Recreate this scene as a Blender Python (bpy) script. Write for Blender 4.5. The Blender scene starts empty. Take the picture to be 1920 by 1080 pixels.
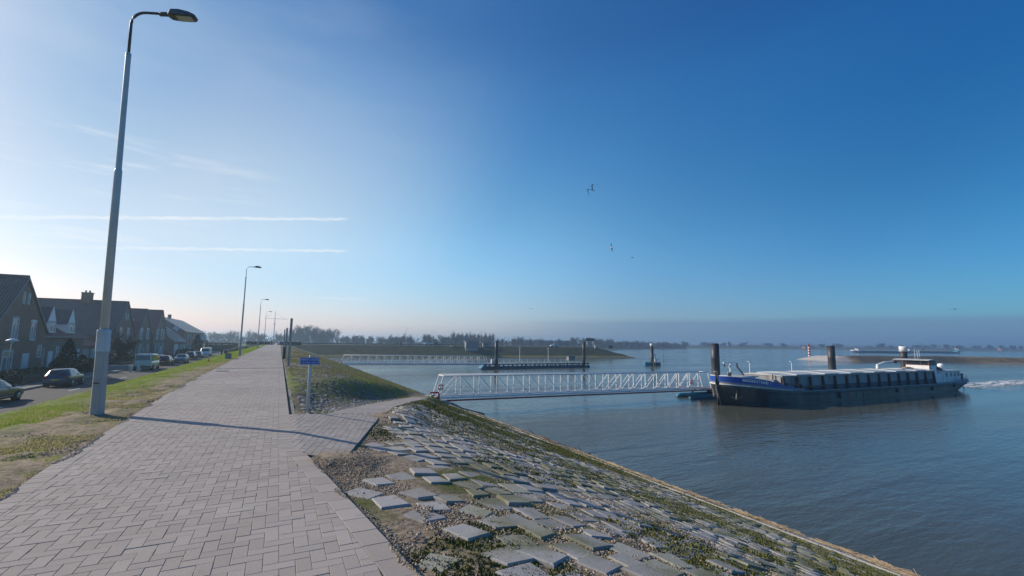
import bpy, math, random
import numpy as np
from mathutils import Vector, Matrix

random.seed(7)
rng = np.random.default_rng(11)
scene = bpy.context.scene
COL = scene.collection
R = math.radians

# ------------------------------------------------------------------ camera, sky, sun, exposure
CAM = np.array([0.0, 0.0, 1.6])
YAW, PITCH, ROLL, FPX = 26.9, 6.85, 0.65, 853.33
_y, _p, _r = R(YAW), R(PITCH), R(ROLL)
FW = np.array([math.sin(_y) * math.cos(_p), math.cos(_y) * math.cos(_p), math.sin(_p)])
_rt = np.array([math.cos(_y), -math.sin(_y), 0.0])
_up = np.cross(_rt, FW)
RT = _rt * math.cos(_r) + _up * math.sin(_r)
UP = _up * math.cos(_r) - _rt * math.sin(_r)
cam_data = bpy.data.cameras.new('camera')
cam = bpy.data.objects.new('camera', cam_data)
COL.objects.link(cam)
cam_data.sensor_width = 36.0
cam_data.lens = 16.0
cam_data.clip_start = 0.1
cam_data.clip_end = 12000
M = Matrix.Identity(4)
for i in range(3):
    M[i][0], M[i][1], M[i][2], M[i][3] = RT[i], UP[i], -FW[i], CAM[i]
cam.matrix_world = M
scene.camera = cam

SUN_AZ, SUN_EL = -45.0, 28.0          # azimuth from +Y, clockwise
world = bpy.data.worlds.new('World')
scene.world = world
world.use_nodes = True
wn, wl = world.node_tree.nodes, world.node_tree.links
wn.clear()
w_out = wn.new('ShaderNodeOutputWorld')
w_bg = wn.new('ShaderNodeBackground')
w_sky = wn.new('ShaderNodeTexSky')
w_sky.sky_type = 'NISHITA'
w_sky.sun_disc = False
w_sky.sun_elevation = R(SUN_EL)
w_sky.sun_rotation = R(SUN_AZ)
w_sky.altitude = 0
w_sky.air_density = 1.25
w_sky.dust_density = 0.8
w_sky.ozone_density = 2.2
w_bg.inputs['Strength'].default_value = 0.085
wl.new(w_bg.outputs[0], w_out.inputs[0])


def wnode(t, **kw):
    n = wn.new(t)
    for k, v in kw.items():
        setattr(n, k, v)
    return n


def wmath(op, a, b=None, clamp=False):
    n = wnode('ShaderNodeMath', operation=op, use_clamp=clamp)
    for i, x in enumerate((a, b)):
        if x is None:
            continue
        if isinstance(x, (int, float)):
            n.inputs[i].default_value = x
        else:
            wl.new(x, n.inputs[i])
    return n.outputs[0]


def wsmooth(x, lo, hi, a=0.0, b=1.0):
    n = wnode('ShaderNodeMapRange', interpolation_type='SMOOTHSTEP')
    wl.new(x, n.inputs[0])
    for i, v in enumerate((lo, hi, a, b)):
        n.inputs[i + 1].default_value = v
    return n.outputs[0]


w_tc = wnode('ShaderNodeTexCoord')
DIR = w_tc.outputs['Generated']
w_sep = wnode('ShaderNodeSeparateXYZ')
wl.new(DIR, w_sep.inputs[0])


def wdot(v):
    n = wnode('ShaderNodeVectorMath', operation='DOT_PRODUCT')
    wl.new(DIR, n.inputs[0])
    n.inputs[1].default_value = v
    return n.outputs['Value']


def wnoise(scale, detail, stretch=(1, 1, 1)):
    mp = wnode('ShaderNodeMapping')
    mp.inputs['Scale'].default_value = stretch
    wl.new(DIR, mp.inputs[0])
    n = wnode('ShaderNodeTexNoise')
    n.inputs['Scale'].default_value = scale
    n.inputs['Detail'].default_value = detail
    wl.new(mp.outputs[0], n.inputs['Vector'])
    return n.outputs['Fac']


def wmix(fac, c1, c2):
    n = wnode('ShaderNodeMixRGB')
    wl.new(fac, n.inputs[0])
    wl.new(c1, n.inputs[1])
    if isinstance(c2, tuple):
        n.inputs[2].default_value = (*c2, 1)
    else:
        wl.new(c2, n.inputs[2])
    return n.outputs[0]


# the forward-scattered milky veil of a hazy winter sky round the low sun, thin cirrus, two contrails and
# the flat bank of far smog over the river: all of it sky, placed by direction
sun_dir = (math.sin(R(SUN_AZ)) * math.cos(R(SUN_EL)), math.cos(R(SUN_AZ)) * math.cos(R(SUN_EL)), math.sin(R(SUN_EL)))
c_sun = wdot(sun_dir)
# the photograph's deep, polarised blue: a tone curve per channel, darker away from the sun, paler at the horizon
STR = 0.085
w_split = wnode('ShaderNodeSeparateColor')
wl.new(w_sky.outputs[0], w_split.inputs[0])
w_join = wnode('ShaderNodeCombineColor')
elev = w_sep.outputs[2]
for i, (ref_in, ref_out, gam, low, away) in enumerate(((0.584, 0.55, 1.62, 1.02, 0.40), (0.694, 0.70, 1.13, 1.12, 0.80), (0.799, 0.863, 0.77, 1.32, 0.93))):
    x = wmath('POWER', wmath('MULTIPLY', w_split.outputs[i], STR / ref_in), gam)
    x = wmath('MULTIPLY', x, ref_out / STR)
    x = wmath('MULTIPLY', x, wsmooth(elev, 0.02, 0.32, low, 1.0))
    x = wmath('MULTIPLY', x, wsmooth(wmath('SUBTRACT', c_sun, wsmooth(elev, 0.0, 0.5, -0.30, 0.0)), -0.30, 0.50, away, 1.0))
    x = wmath('MULTIPLY', x, wmath('ADD', 1.0, wmath('MULTIPLY', wmath('MULTIPLY', wsmooth(elev, 0.22, 0.55, 1.0, 0.0), wmath('MULTIPLY', wsmooth(c_sun, 0.0, 0.40), wsmooth(c_sun, 0.5, 0.8, 1.0, 0.0))), (0.42, 0.26, 0.17)[i])))
    lift = wmath('MULTIPLY', wmath('MULTIPLY', wsmooth(c_sun, -0.25, 0.05), wsmooth(c_sun, 0.70, 0.85, 1.0, 0.0)), wmath('MULTIPLY', wsmooth(elev, 0.04, 0.22), wsmooth(elev, 0.48, 0.60, 1.0, 0.0)))
    x = wmath('MULTIPLY', x, wmath('ADD', 1.0, wmath('MULTIPLY', lift, (0.18, 0.18, 0.12)[i])))
    wl.new(x, w_join.inputs[i])
w_col = w_join.outputs[0]
# thin high haze spreading the sun's glow to the right
glow = wmath('MULTIPLY', wmath('MULTIPLY', wsmooth(c_sun, 0.38, 0.80), wsmooth(c_sun, 0.80, 0.96, 1.0, 0.0)), wmath('MULTIPLY', wsmooth(elev, 0.22, 0.66, 1.0, 0.0), wsmooth(elev, 0.05, 0.20)))
w_col = wmix(wmath('MULTIPLY', glow, 0.40), w_col, (10.6, 10.9, 11.2))
CLOUD = (8.6, 9.3, 10.0)
# cirrus
veil_n = wmath('MULTIPLY', wsmooth(wnoise(2.4, 6, (1, 1, 4)), 0.36, 0.78), wsmooth(c_sun, 0.45, 0.95))
veil = wmath('MULTIPLY', veil_n, 0.22)
w_col = wmix(veil, w_col, CLOUD)
wisp = wmath('MULTIPLY', wsmooth(wnoise(7.0, 9, (1, 1, 9)), 0.52, 0.75), wmath('MULTIPLY', wsmooth(c_sun, 0.72, 0.86), wsmooth(elev, 0.26, 0.40, 1.0, 0.0)))
w_col = wmix(wmath('MULTIPLY', wisp, 0.55), w_col, (10.5, 10.9, 11.2))


def contrail(normal, wid, along, lo, hi, fade, amt):
    global w_col
    rag = wmath('MULTIPLY', wmath('SUBTRACT', wnoise(60, 4), 0.5), wid * 1.6)
    d = wmath('ABSOLUTE', wmath('ADD', wdot(normal), rag))
    m = wsmooth(d, wid * 0.25, wid, 1.0, 0.0)
    t = wdot(along)
    m = wmath('MULTIPLY', m, wmath('MULTIPLY', wsmooth(t, lo, lo + fade), wsmooth(t, hi - 0.03, hi, 1.0, 0.0)))
    m = wmath('MULTIPLY', m, wsmooth(wnoise(24, 3), 0.25, 0.6, 0.45, 1.0))
    w_col = wmix(wmath('MULTIPLY', m, amt), w_col, (11.0, 11.3, 11.5))


contrail((0.12425, 0.23336, -0.96442), 0.0042, (1, 0, 0), -0.62, 0.118, 0.4, 0.55)
contrail((0.08441, 0.17444, -0.98104), 0.0040, (1, 0, 0), -0.48, 0.123, 0.35, 0.45)
contrail((0.00698, 0.08525, -0.99633), 0.0030, (1, 0, 0), -0.05, 0.172, 0.15, 0.22)
# far smog bank, thickest to the right (up the river)
bank_edge = wmath('ADD', w_sep.outputs[2], wmath('MULTIPLY', wmath('SUBTRACT', wnoise(3.0, 3, (1, 1, 3)), 0.5), 0.012))
bank = wmath('MULTIPLY', wsmooth(bank_edge, 0.040, 0.056, 1.0, 0.0), wsmooth(w_sep.outputs[0], 0.35, 0.80))
w_col = wmix(wmath('MULTIPLY', bank, 0.70), w_col, (1.75, 3.0, 4.9))
wl.new(w_col, w_bg.inputs['Color'])

sun_data = bpy.data.lights.new('sun', 'SUN')
sun_data.energy = 4.7
sun_data.angle = R(0.53)
sun_data.color = (1.0, 0.89, 0.74)
sun = bpy.data.objects.new('sun', sun_data)
COL.objects.link(sun)
sun.location = (-60, 60, 60)
sun.rotation_euler = Vector(sun_dir).to_track_quat('Z', 'Y').to_euler()

scene.view_settings.view_transform = 'Standard'
scene.view_settings.look = 'None'
scene.view_settings.exposure = 0.0
scene.view_settings.gamma = 1.0
scene.view_settings.use_curve_mapping = False
scene.cycles.max_bounces = 8
scene.cycles.volume_bounces = 1
scene.cycles.transparent_max_bounces = 12
scene.cycles.use_denoising = True

WATER_Z, ROAD_Z = -5.4, -2.4


# ------------------------------------------------------------------ helpers
def link(o, parent=None):
    COL.objects.link(o)
    if parent is not None:
        o.parent = parent
    return o


def thing(name, label, cat, loc=(0, 0, 0), rotz=0.0, group=None):
    o = bpy.data.objects.new(name, None)
    link(o)
    o.location = loc
    o.rotation_euler = (0, 0, rotz)
    o['label'] = label
    o['category'] = cat
    if group:
        o['group'] = group
    return o


def tag(o, label, cat, group=None):
    o['label'] = label
    o['category'] = cat
    if group:
        o['group'] = group
    return o


def copy_tree(o, parent=None):
    c = o.copy()
    link(c, parent)
    for ch in list(o.children):
        copy_tree(ch, c)
    return c


class MB:
    """collects shapes, builds ONE mesh object"""

    def __init__(self):
        self.v, self.f, self.m, self.s = [], [], [], []

    def add(self, vs, fs, mi=0, smooth=False):
        b = len(self.v)
        self.v += [tuple(map(float, p)) for p in vs]
        for f in fs:
            self.f.append(tuple(b + i for i in f))
            self.m.append(mi)
            self.s.append(smooth)
        return self

    def box(self, c, s, rz=0.0, mi=0, ch=0.0, rx=0.0, ry=0.0):
        hx, hy, hz = s[0] / 2, s[1] / 2, s[2] / 2
        if ch:
            prof = []
            for z, k in ((-hz, ch), (-hz + ch, 0), (hz - ch, 0), (hz, ch)):
                prof.append([(-hx + k, -hy + k, z), (hx - k, -hy + k, z), (hx - k, hy - k, z), (-hx + k, hy - k, z)])
            vs = [p for ring in prof for p in ring]
            fs = [(3, 2, 1, 0), (12, 13, 14, 15)]
            for r in range(3):
                for i in range(4):
                    j = (i + 1) % 4
                    fs.append((r * 4 + i, r * 4 + j, r * 4 + 4 + j, r * 4 + 4 + i))
        else:
            vs = [(-hx, -hy, -hz), (hx, -hy, -hz), (hx, hy, -hz), (-hx, hy, -hz), (-hx, -hy, hz), (hx, -hy, hz), (hx, hy, hz), (-hx, hy, hz)]
            fs = [(3, 2, 1, 0), (4, 5, 6, 7), (0, 1, 5, 4), (1, 2, 6, 5), (2, 3, 7, 6), (3, 0, 4, 7)]
        mat4 = Matrix.Rotation(rz, 3, 'Z') @ Matrix.Rotation(ry, 3, 'Y') @ Matrix.Rotation(rx, 3, 'X')
        cc = Vector(c)
        return self.add([mat4 @ Vector(p) + cc for p in vs], fs, mi)

    def tube(self, pts, rad, seg=8, mi=0, cap=True, smooth=True, sq=False):
        pts = [Vector(p) for p in pts]
        if isinstance(rad, (int, float)):
            rad = [rad] * len(pts)
        rings = []
        for i, p in enumerate(pts):
            a = pts[max(i - 1, 0)]
            b = pts[min(i + 1, len(pts) - 1)]
            d = (b - a).normalized()
            ref = Vector((0, 0, 1)) if abs(d.z) < 0.9 else Vector((1, 0, 0))
            u = d.cross(ref).normalized()
            w = u.cross(d).normalized()
            ph = math.pi / seg if sq else 0
            rings.append([p + (u * math.cos(ph + 2 * math.pi * k / seg) + w * math.sin(ph + 2 * math.pi * k / seg)) * rad[i] for k in range(seg)])
        vs = [q for r in rings for q in r]
        fs = []
        for i in range(len(pts) - 1):
            for k in range(seg):
                j = (k + 1) % seg
                fs.append((i * seg + k, i * seg + j, (i + 1) * seg + j, (i + 1) * seg + k))
        if cap:
            fs.append(tuple(range(seg))[::-1])
            fs.append(tuple((len(pts) - 1) * seg + k for k in range(seg)))
        return self.add(vs, fs, mi, smooth)

    def bar(self, a, b, w, mi=0):
        return self.tube([a, b], w * 0.7071, seg=4, mi=mi, smooth=False, sq=True)

    def prism(self, poly, axis, lo, hi, mi=0):
        """poly: 2D outline; axis 'x','y','z' = extrusion axis"""
        def P(p, t):
            return {'x': (t, p[0], p[1]), 'y': (p[0], t, p[1]), 'z': (p[0], p[1], t)}[axis]
        n = len(poly)
        vs = [P(p, lo) for p in poly] + [P(p, hi) for p in poly]
        fs = [tuple(range(n))[::-1], tuple(range(n, 2 * n))]
        for i in range(n):
            j = (i + 1) % n
            fs.append((i, j, n + j, n + i))
        return self.add(vs, fs, mi)

    def lathe(self, prof, c=(0, 0, 0), seg=16, mi=0, smooth=True):
        vs, fs = [], []
        for r, z in prof:
            for k in range(seg):
                a = 2 * math.pi * k / seg
                vs.append((c[0] + r * math.cos(a), c[1] + r * math.sin(a), c[2] + z))
        for i in range(len(prof) - 1):
            for k in range(seg):
                j = (k + 1) % seg
                fs.append((i * seg + k, i * seg + j, (i + 1) * seg + j, (i + 1) * seg + k))
        fs.append(tuple(range(seg))[::-1])
        fs.append(tuple((len(prof) - 1) * seg + k for k in range(seg)))
        return self.add(vs, fs, mi, smooth)

    def loft(self, rings, mi=0, smooth=True, closed=True, caps=True):
        n = len(rings[0])
        vs = [p for r in rings for p in r]
        fs = []
        for i in range(len(rings) - 1):
            for k in range(n if closed else n - 1):
                j = (k + 1) % n
                fs.append((i * n + k, i * n + j, (i + 1) * n + j, (i + 1) * n + k))
        if caps:
            fs.append(tuple(range(n))[::-1])
            fs.append(tuple((len(rings) - 1) * n + k for k in range(n)))
        return self.add(vs, fs, mi, smooth)

    def mesh(self, name, mats):
        me = bpy.data.meshes.new(name)
        me.from_pydata(self.v, [], self.f)
        for m in (mats if isinstance(mats, (list, tuple)) else [mats]):
            me.materials.append(m)
        me.polygons.foreach_set('material_index', self.m)
        me.polygons.foreach_set('use_smooth', self.s)
        import bmesh
        bm = bmesh.new()
        bm.from_mesh(me)
        bmesh.ops.recalc_face_normals(bm, faces=bm.faces)
        bm.to_mesh(me)
        bm.free()
        me.update()
        return me

    def build(self, name, mats, parent=None, loc=(0, 0, 0), kind=None):
        o = bpy.data.objects.new(name, self.mesh(name, mats))
        link(o, parent)
        o.location = loc
        if kind:
            o['kind'] = kind
        return o


def np_mesh(name, V, F, mat, parent=None, kind=None, smooth=False):
    """V (n,3), F (m,k) arrays"""
    me = bpy.data.meshes.new(name)
    V = np.asarray(V, np.float32)
    F = np.asarray(F, np.int32)
    k = F.shape[1]
    me.vertices.add(len(V))
    me.vertices.foreach_set('co', V.ravel())
    me.loops.add(F.size)
    me.loops.foreach_set('vertex_index', F.ravel())
    me.polygons.add(len(F))
    me.polygons.foreach_set('loop_start', np.arange(0, F.size, k, dtype=np.int32))
    me.polygons.foreach_set('use_smooth', np.full(len(F), smooth))
    me.update(calc_edges=True)
    me.materials.append(mat)
    o = bpy.data.objects.new(name, me)
    link(o, parent)
    if kind:
        o['kind'] = kind
    return o


def scatter(tv, tf, pos, ang, scl, tilt=None, tang=None):
    """copies of a template (tv, tf) at pos, spun by ang about z, scaled by scl (n,) or (n,3)"""
    tv = np.asarray(tv, float)
    tf = np.asarray(tf, int)
    n, k = len(pos), len(tv)
    scl = np.asarray(scl, float)
    if scl.ndim == 1:
        scl = scl[:, None]
    P = tv[None] * (scl[:, None, :])
    c, s = np.cos(ang)[:, None], np.sin(ang)[:, None]
    x, y = P[..., 0] * c - P[..., 1] * s, P[..., 0] * s + P[..., 1] * c
    z = P[..., 2]
    if tilt is not None:     # lean: z shears into x,y
        x = x + z * (np.cos(tang) * tilt)[:, None]
        y = y + z * (np.sin(tang) * tilt)[:, None]
    V = np.stack([x, y, z], -1) + np.asarray(pos)[:, None, :]
    F = tf[None] + (np.arange(n) * k)[:, None, None]
    return V.reshape(-1, 3), F.reshape(-1, tf.shape[1])


def depth_of(p):
    return (np.asarray(p, float) - CAM) @ FW


def in_view(p, m=0.03):
    q = np.asarray(p, float) - CAM
    z = q @ FW
    zz = np.maximum(z, 1e-3)
    u, v = FPX * (q @ RT) / zz / 960, FPX * (q @ UP) / zz / 540
    return (z > 0.3) & (np.abs(u) < 1 + m) & (np.abs(v) < 1 + m)


# ------------------------------------------------------------------ materials
MATS = {}


class NT:
    def __init__(self, name):
        self.mat = bpy.data.materials.new(name)
        self.mat.use_nodes = True
        self.n, self.l = self.mat.node_tree.nodes, self.mat.node_tree.links
        self.b = self.n['Principled BSDF']
        MATS[name] = self.mat

    def new(self, t, **kw):
        x = self.n.new(t)
        for k, v in kw.items():
            setattr(x, k, v)
        return x

    def inp(self, sock, v):
        if isinstance(v, (int, float)):
            sock.default_value = v
        elif isinstance(v, tuple):
            sock.default_value = (*v, 1) if (len(v) == 3 and len(sock.default_value) == 4) else v
        else:
            self.l.new(v, sock)

    def math(self, op, a, b=0.0, clamp=False):
        x = self.new('ShaderNodeMath', operation=op, use_clamp=clamp)
        self.inp(x.inputs[0], a)
        self.inp(x.inputs[1], b)
        return x.outputs[0]

    def noise(self, scale, detail=4, vec=None, stretch=None, rough=0.55):
        if vec is None:
            vec = self.pos()
        if stretch:
            mp = self.new('ShaderNodeMapping')
            mp.inputs['Scale'].default_value = stretch
            self.l.new(vec, mp.inputs[0])
            vec = mp.outputs[0]
        x = self.new('ShaderNodeTexNoise')
        x.inputs['Scale'].default_value = scale
        x.inputs['Detail'].default_value = detail
        x.inputs['Roughness'].default_value = rough
        self.l.new(vec, x.inputs['Vector'])
        return x.outputs['Fac']

    def pos(self):
        return self.new('ShaderNodeNewGeometry').outputs['Position']

    def obj(self):
        return self.new('ShaderNodeTexCoord').outputs['Object']

    def xyz(self, vec=None):
        s = self.new('ShaderNodeSeparateXYZ')
        self.l.new(vec if vec is not None else self.pos(), s.inputs[0])
        return s.outputs

    def ramp(self, x, lo, hi, a=0.0, b=1.0, smooth=True):
        m = self.new('ShaderNodeMapRange', interpolation_type='SMOOTHSTEP' if smooth else 'LINEAR')
        self.inp(m.inputs[0], x)
        for i, v in enumerate((lo, hi, a, b)):
            m.inputs[i + 1].default_value = v
        return m.outputs[0]

    def mix(self, fac, a, b, blend='MIX'):
        x = self.new('ShaderNodeMixRGB', blend_type=blend)
        self.inp(x.inputs[0], fac)
        self.inp(x.inputs[1], a)
        self.inp(x.inputs[2], b)
        return x.outputs[0]

    def gain(self, col, val):
        x = self.new('ShaderNodeHueSaturation')
        self.inp(x.inputs['Color'], col)
        self.inp(x.inputs['Value'], val)
        return x.outputs[0]

    def bump(self, h, strength=0.5, dist=0.02, prev=None):
        x = self.new('ShaderNodeBump')
        x.inputs['Strength'].default_value = strength
        x.inputs['Distance'].default_value = dist
        self.l.new(h, x.inputs['Height'])
        if prev is not None:
            self.l.new(prev, x.inputs['Normal'])
        return x.outputs[0]

    def out(self, col, rough=0.7, metal=0.0, normal=None, spec=0.5):
        self.inp(self.b.inputs['Base Color'], col)
        self.inp(self.b.inputs['Roughness'], rough)
        self.inp(self.b.inputs['Metallic'], metal)
        self.inp(self.b.inputs['Specular IOR Level'], spec)
        if normal is not None:
            self.l.new(normal, self.b.inputs['Normal'])
        return self.mat


def mat(name, col, rough=0.6, metal=0.0, var=0.25, scale=3.0, bump=0.0, bscale=40.0, island=0.0, dirt=None, dscale=1.5, dlo=0.5, dhi=0.7, spec=0.5, stretch=None):
    """plain coloured stuff with cloudy tone variation, optional second colour in patches, per-piece tone, fine relief"""
    t = NT(name)
    vec = t.obj()
    n1 = t.noise(scale, 5, vec, stretch)
    c = t.gain(col, t.ramp(n1, 0.25, 0.75, 1 - var, 1 + var, False))
    if dirt:
        c = t.mix(t.math('MULTIPLY', t.ramp(t.noise(dscale, 6, vec, stretch), dlo, dhi), dirt[3] if len(dirt) > 3 else 0.8), c, dirt[:3])
    if island:
        r1 = t.new('ShaderNodeNewGeometry').outputs['Random Per Island']
        r2 = t.new('ShaderNodeObjectInfo').outputs['Random']
        r = t.math('FRACT', t.math('ADD', r1, r2))
        c = t.gain(c, t.ramp(r, 0, 1, 1 - island, 1 + island, False))
    nrm = t.bump(t.noise(bscale, 4, vec), bump, 0.01) if bump else None
    return t.out(c, rough, metal, nrm, spec)


galv = mat('galvanised_steel', (0.50, 0.535, 0.57), 0.42, 0.1, 0.12, 2.5, 0.1, 30, dirt=(0.36, 0.37, 0.38, 0.5), dscale=2.0)
concrete_post = mat('post_concrete', (0.40, 0.385, 0.37), 0.85, 0, 0.15, 2.0, 0.25, 60, dirt=(0.22, 0.20, 0.18, 0.7), dscale=3.5, dlo=0.55, dhi=0.75)
concrete = mat('weathered_concrete', (0.36, 0.35, 0.33), 0.85, 0, 0.2, 1.5, 0.3, 40, dirt=(0.2, 0.19, 0.16, 0.6), dscale=1.2)
dark_metal = mat('lamp_grey_metal', (0.06, 0.065, 0.07), 0.45, 0.3, 0.15)
white_paint = mat('white_paint', (0.78, 0.78, 0.77), 0.45, 0, 0.06, 2.0, dirt=(0.45, 0.40, 0.34, 0.5), dscale=1.4, dlo=0.58, dhi=0.78)
red_paint = mat('red_paint', (0.36, 0.02, 0.03), 0.45, 0, 0.12)
signal_red = mat('signal_red', (0.55, 0.03, 0.03), 0.5, 0, 0.1)
blue_sign = mat('sign_blue', (0.008, 0.10, 0.42), 0.35, 0, 0.05)
black_rubber = mat('black_rubber', (0.02, 0.02, 0.02), 0.8, 0, 0.1)
black_steel = mat('black_steel', (0.028, 0.027, 0.03), 0.5, 0.0, 0.3, 1.2, dirt=(0.09, 0.06, 0.05, 0.6), dscale=0.9, stretch=(1, 1, 0.25))
teal_paint = mat('teal_paint', (0.015, 0.16, 0.26), 0.45, 0, 0.15, 1.0, dirt=(0.2, 0.22, 0.2, 0.4), dscale=1.0)
navy_paint = mat('navy_paint', (0.008, 0.045, 0.09), 0.45, 0, 0.2, 1.0)
yellow_paint = mat('yellow_paint', (0.55, 0.42, 0.04), 0.5, 0, 0.1)
grey_paint = mat('grey_paint', (0.22, 0.23, 0.24), 0.5, 0, 0.15)
glass_dark = mat('window_glass', (0.02, 0.025, 0.03), 0.06, 0, 0.2, 1.0, spec=0.9)
rust = mat('rusty_brown', (0.10, 0.055, 0.04), 0.8, 0, 0.4, 3.0)
timber = mat('weathered_timber', (0.16, 0.13, 0.10), 0.8, 0, 0.3, 3.0, 0.3, 20, stretch=(1, 1, 0.2))

# ------------------------------------------------------------------ terrain shape
_vn = rng.random((256, 256))


def vnoise(x, y):
    x, y = np.asarray(x, float), np.asarray(y, float)
    xi, yi = np.floor(x).astype(int), np.floor(y).astype(int)
    fx, fy = x - xi, y - yi
    fx, fy = fx * fx * (3 - 2 * fx), fy * fy * (3 - 2 * fy)
    g = lambda i, j: _vn[i & 255, j & 255]
    return (g(xi, yi) * (1 - fx) * (1 - fy) + g(xi + 1, yi) * fx * (1 - fy) + g(xi, yi + 1) * (1 - fx) * fy + g(xi + 1, yi + 1) * fx * fy) - 0.5


def fbm(x, y, o=4):
    x, y = np.asarray(x, float), np.asarray(y, float)
    return sum(vnoise(x * 2 ** k + 17 * k, y * 2 ** k + 31 * k) / 2 ** k for k in range(o))


def left_edge(s):
    return np.interp(s, [-6, 4, 6.5, 8.1, 11.8, 15.8, 25, 45, 90, 170, 262], [-2.0, -2.25, -2.37, -2.48, -2.6, -2.8, -3.0, -3.15, -3.2, -3.2, -3.2])


def right_edge(s):
    return np.interp(s, [-6, 3.25, 7.14, 7.9, 25, 125, 262], [2.17, 0.98, 0.48, 0.30, 0.33, 0.5, 0.6])


# side path: stations (left x, y, z) - (right x, y, z)
SIDE = np.array([
    [1.12, 11.50, -0.077, 2.45, 12.00, -0.22],
    [1.68, 13.40, -0.26, 2.92, 13.60, -0.38],
    [2.45, 15.95, -0.55, 3.56, 15.90, -0.62],
    [3.66, 20.00, -1.00, 4.90, 19.60, -1.02],
    [6.50, 28.50, -1.95, 7.90, 28.00, -1.97],
    [8.73, 35.10, -2.69, 10.25, 34.60, -2.71],
    [11.9, 44.60, -3.74, 13.5, 43.10, -3.74],
])
_sc = (SIDE[:, :3] + SIDE[:, 3:]) / 2
_sw = np.linalg.norm(SIDE[:, :2] - SIDE[:, 3:5], axis=1)
_st = np.concatenate([[0], np.cumsum(np.linalg.norm(np.diff(_sc, axis=0), axis=1))])
JUNC = [(0.29, 11.2), (0.29, 7.9), (0.46, 7.28), (0.95, 7.05), (2.45, 12.0)]


def side_param(x, y):
    """distance outside the side path's edge, its height there, side (+ = downhill)"""
    x, y = np.asarray(x, float), np.asarray(y, float)
    best = np.full(x.shape, 1e9)
    zz = np.zeros(x.shape)
    sg = np.zeros(x.shape)
    for i in range(len(_sc) - 1):
        a, b = _sc[i], _sc[i + 1]
        d = b[:2] - a[:2]
        L = np.hypot(*d)
        d = d / L
        t = np.clip((x - a[0]) * d[0] + (y - a[1]) * d[1], 0, L)
        px, py = a[0] + d[0] * t, a[1] + d[1] * t
        lat = (x - px) * d[1] - (y - py) * d[0]
        dist = np.hypot(x - px, y - py) - np.interp(t, [0, L], [_sw[i], _sw[i + 1]]) / 2
        z = a[2] + (b[2] - a[2]) * t / L
        m = dist < best
        best = np.where(m, dist, best)
        zz = np.where(m, z, zz)
        sg = np.where(m, np.sign(lat), sg)
    # the fan at the junction
    jd = np.full(x.shape, -1e9)
    for i in range(5):
        a, b = np.array(JUNC[i]), np.array(JUNC[(i + 1) % 5])
        d = (b - a) / np.hypot(*(b - a))
        jd = np.maximum(jd, (x - a[0]) * d[1] - (y - a[1]) * d[0])
    zj = -0.22 * np.clip((x - 0.4) / 2.05, 0, 1)
    m = jd < best
    return np.where(m, jd, best), np.where(m, zj, zz), sg


def profile(x, y):
    x, y = np.asarray(x, float), np.asarray(y, float)
    a0 = np.maximum(1.15, right_edge(y) + 0.3)
    left = np.interp(x, [-12.6, -12.3, -11.4, -5.4, -4.6, -2.0], [-2.46, -2.43, -2.25, -0.14, -0.06, -0.03])
    a0 = a0 + 1.2
    rnd = 0.95
    k = 5.37 / (17.8 - a0)
    sl = -0.01 - k * rnd * np.logaddexp(0, (x - a0) / rnd)
    return np.where(x < -1.9, left, np.where(x < 0.2, -0.04, sl))


def zt(x, y):
    z = profile(x, y)
    d, zp, sg = side_param(x, y)
    w = np.clip(1 - (d - 0.08) / np.where(sg < 0, 2.6, 1.1), 0, 1)
    w = w * w * (3 - 2 * w)
    w = w * np.where((y > 10.5) & (sg < 0), np.clip((x - 0.45) / 0.7, 0, 1), 1.0)
    z = z * (1 - w) + (zp - 0.028) * w
    # sand heaped against the blunt corner of the side path
    q = ((x - 0.88) / 0.62) ** 2 + ((y - 6.92) / 0.42) ** 2
    return z + 0.10 * np.exp(-q * 1.1)


def axis_steps(parts):
    out = [parts[0][0]]
    for lo, hi, st in parts:
        n = max(1, int(round((hi - lo) / st)))
        out += list(np.linspace(lo, hi, n + 1)[1:])
    return np.array(out)


def grid_faces(nx, ny):
    i, j = np.meshgrid(np.arange(nx - 1), np.arange(ny - 1), indexing='ij')
    a = (i * ny + j).ravel()
    return np.stack([a, a + ny, a + ny + 1, a + 1], 1)


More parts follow.
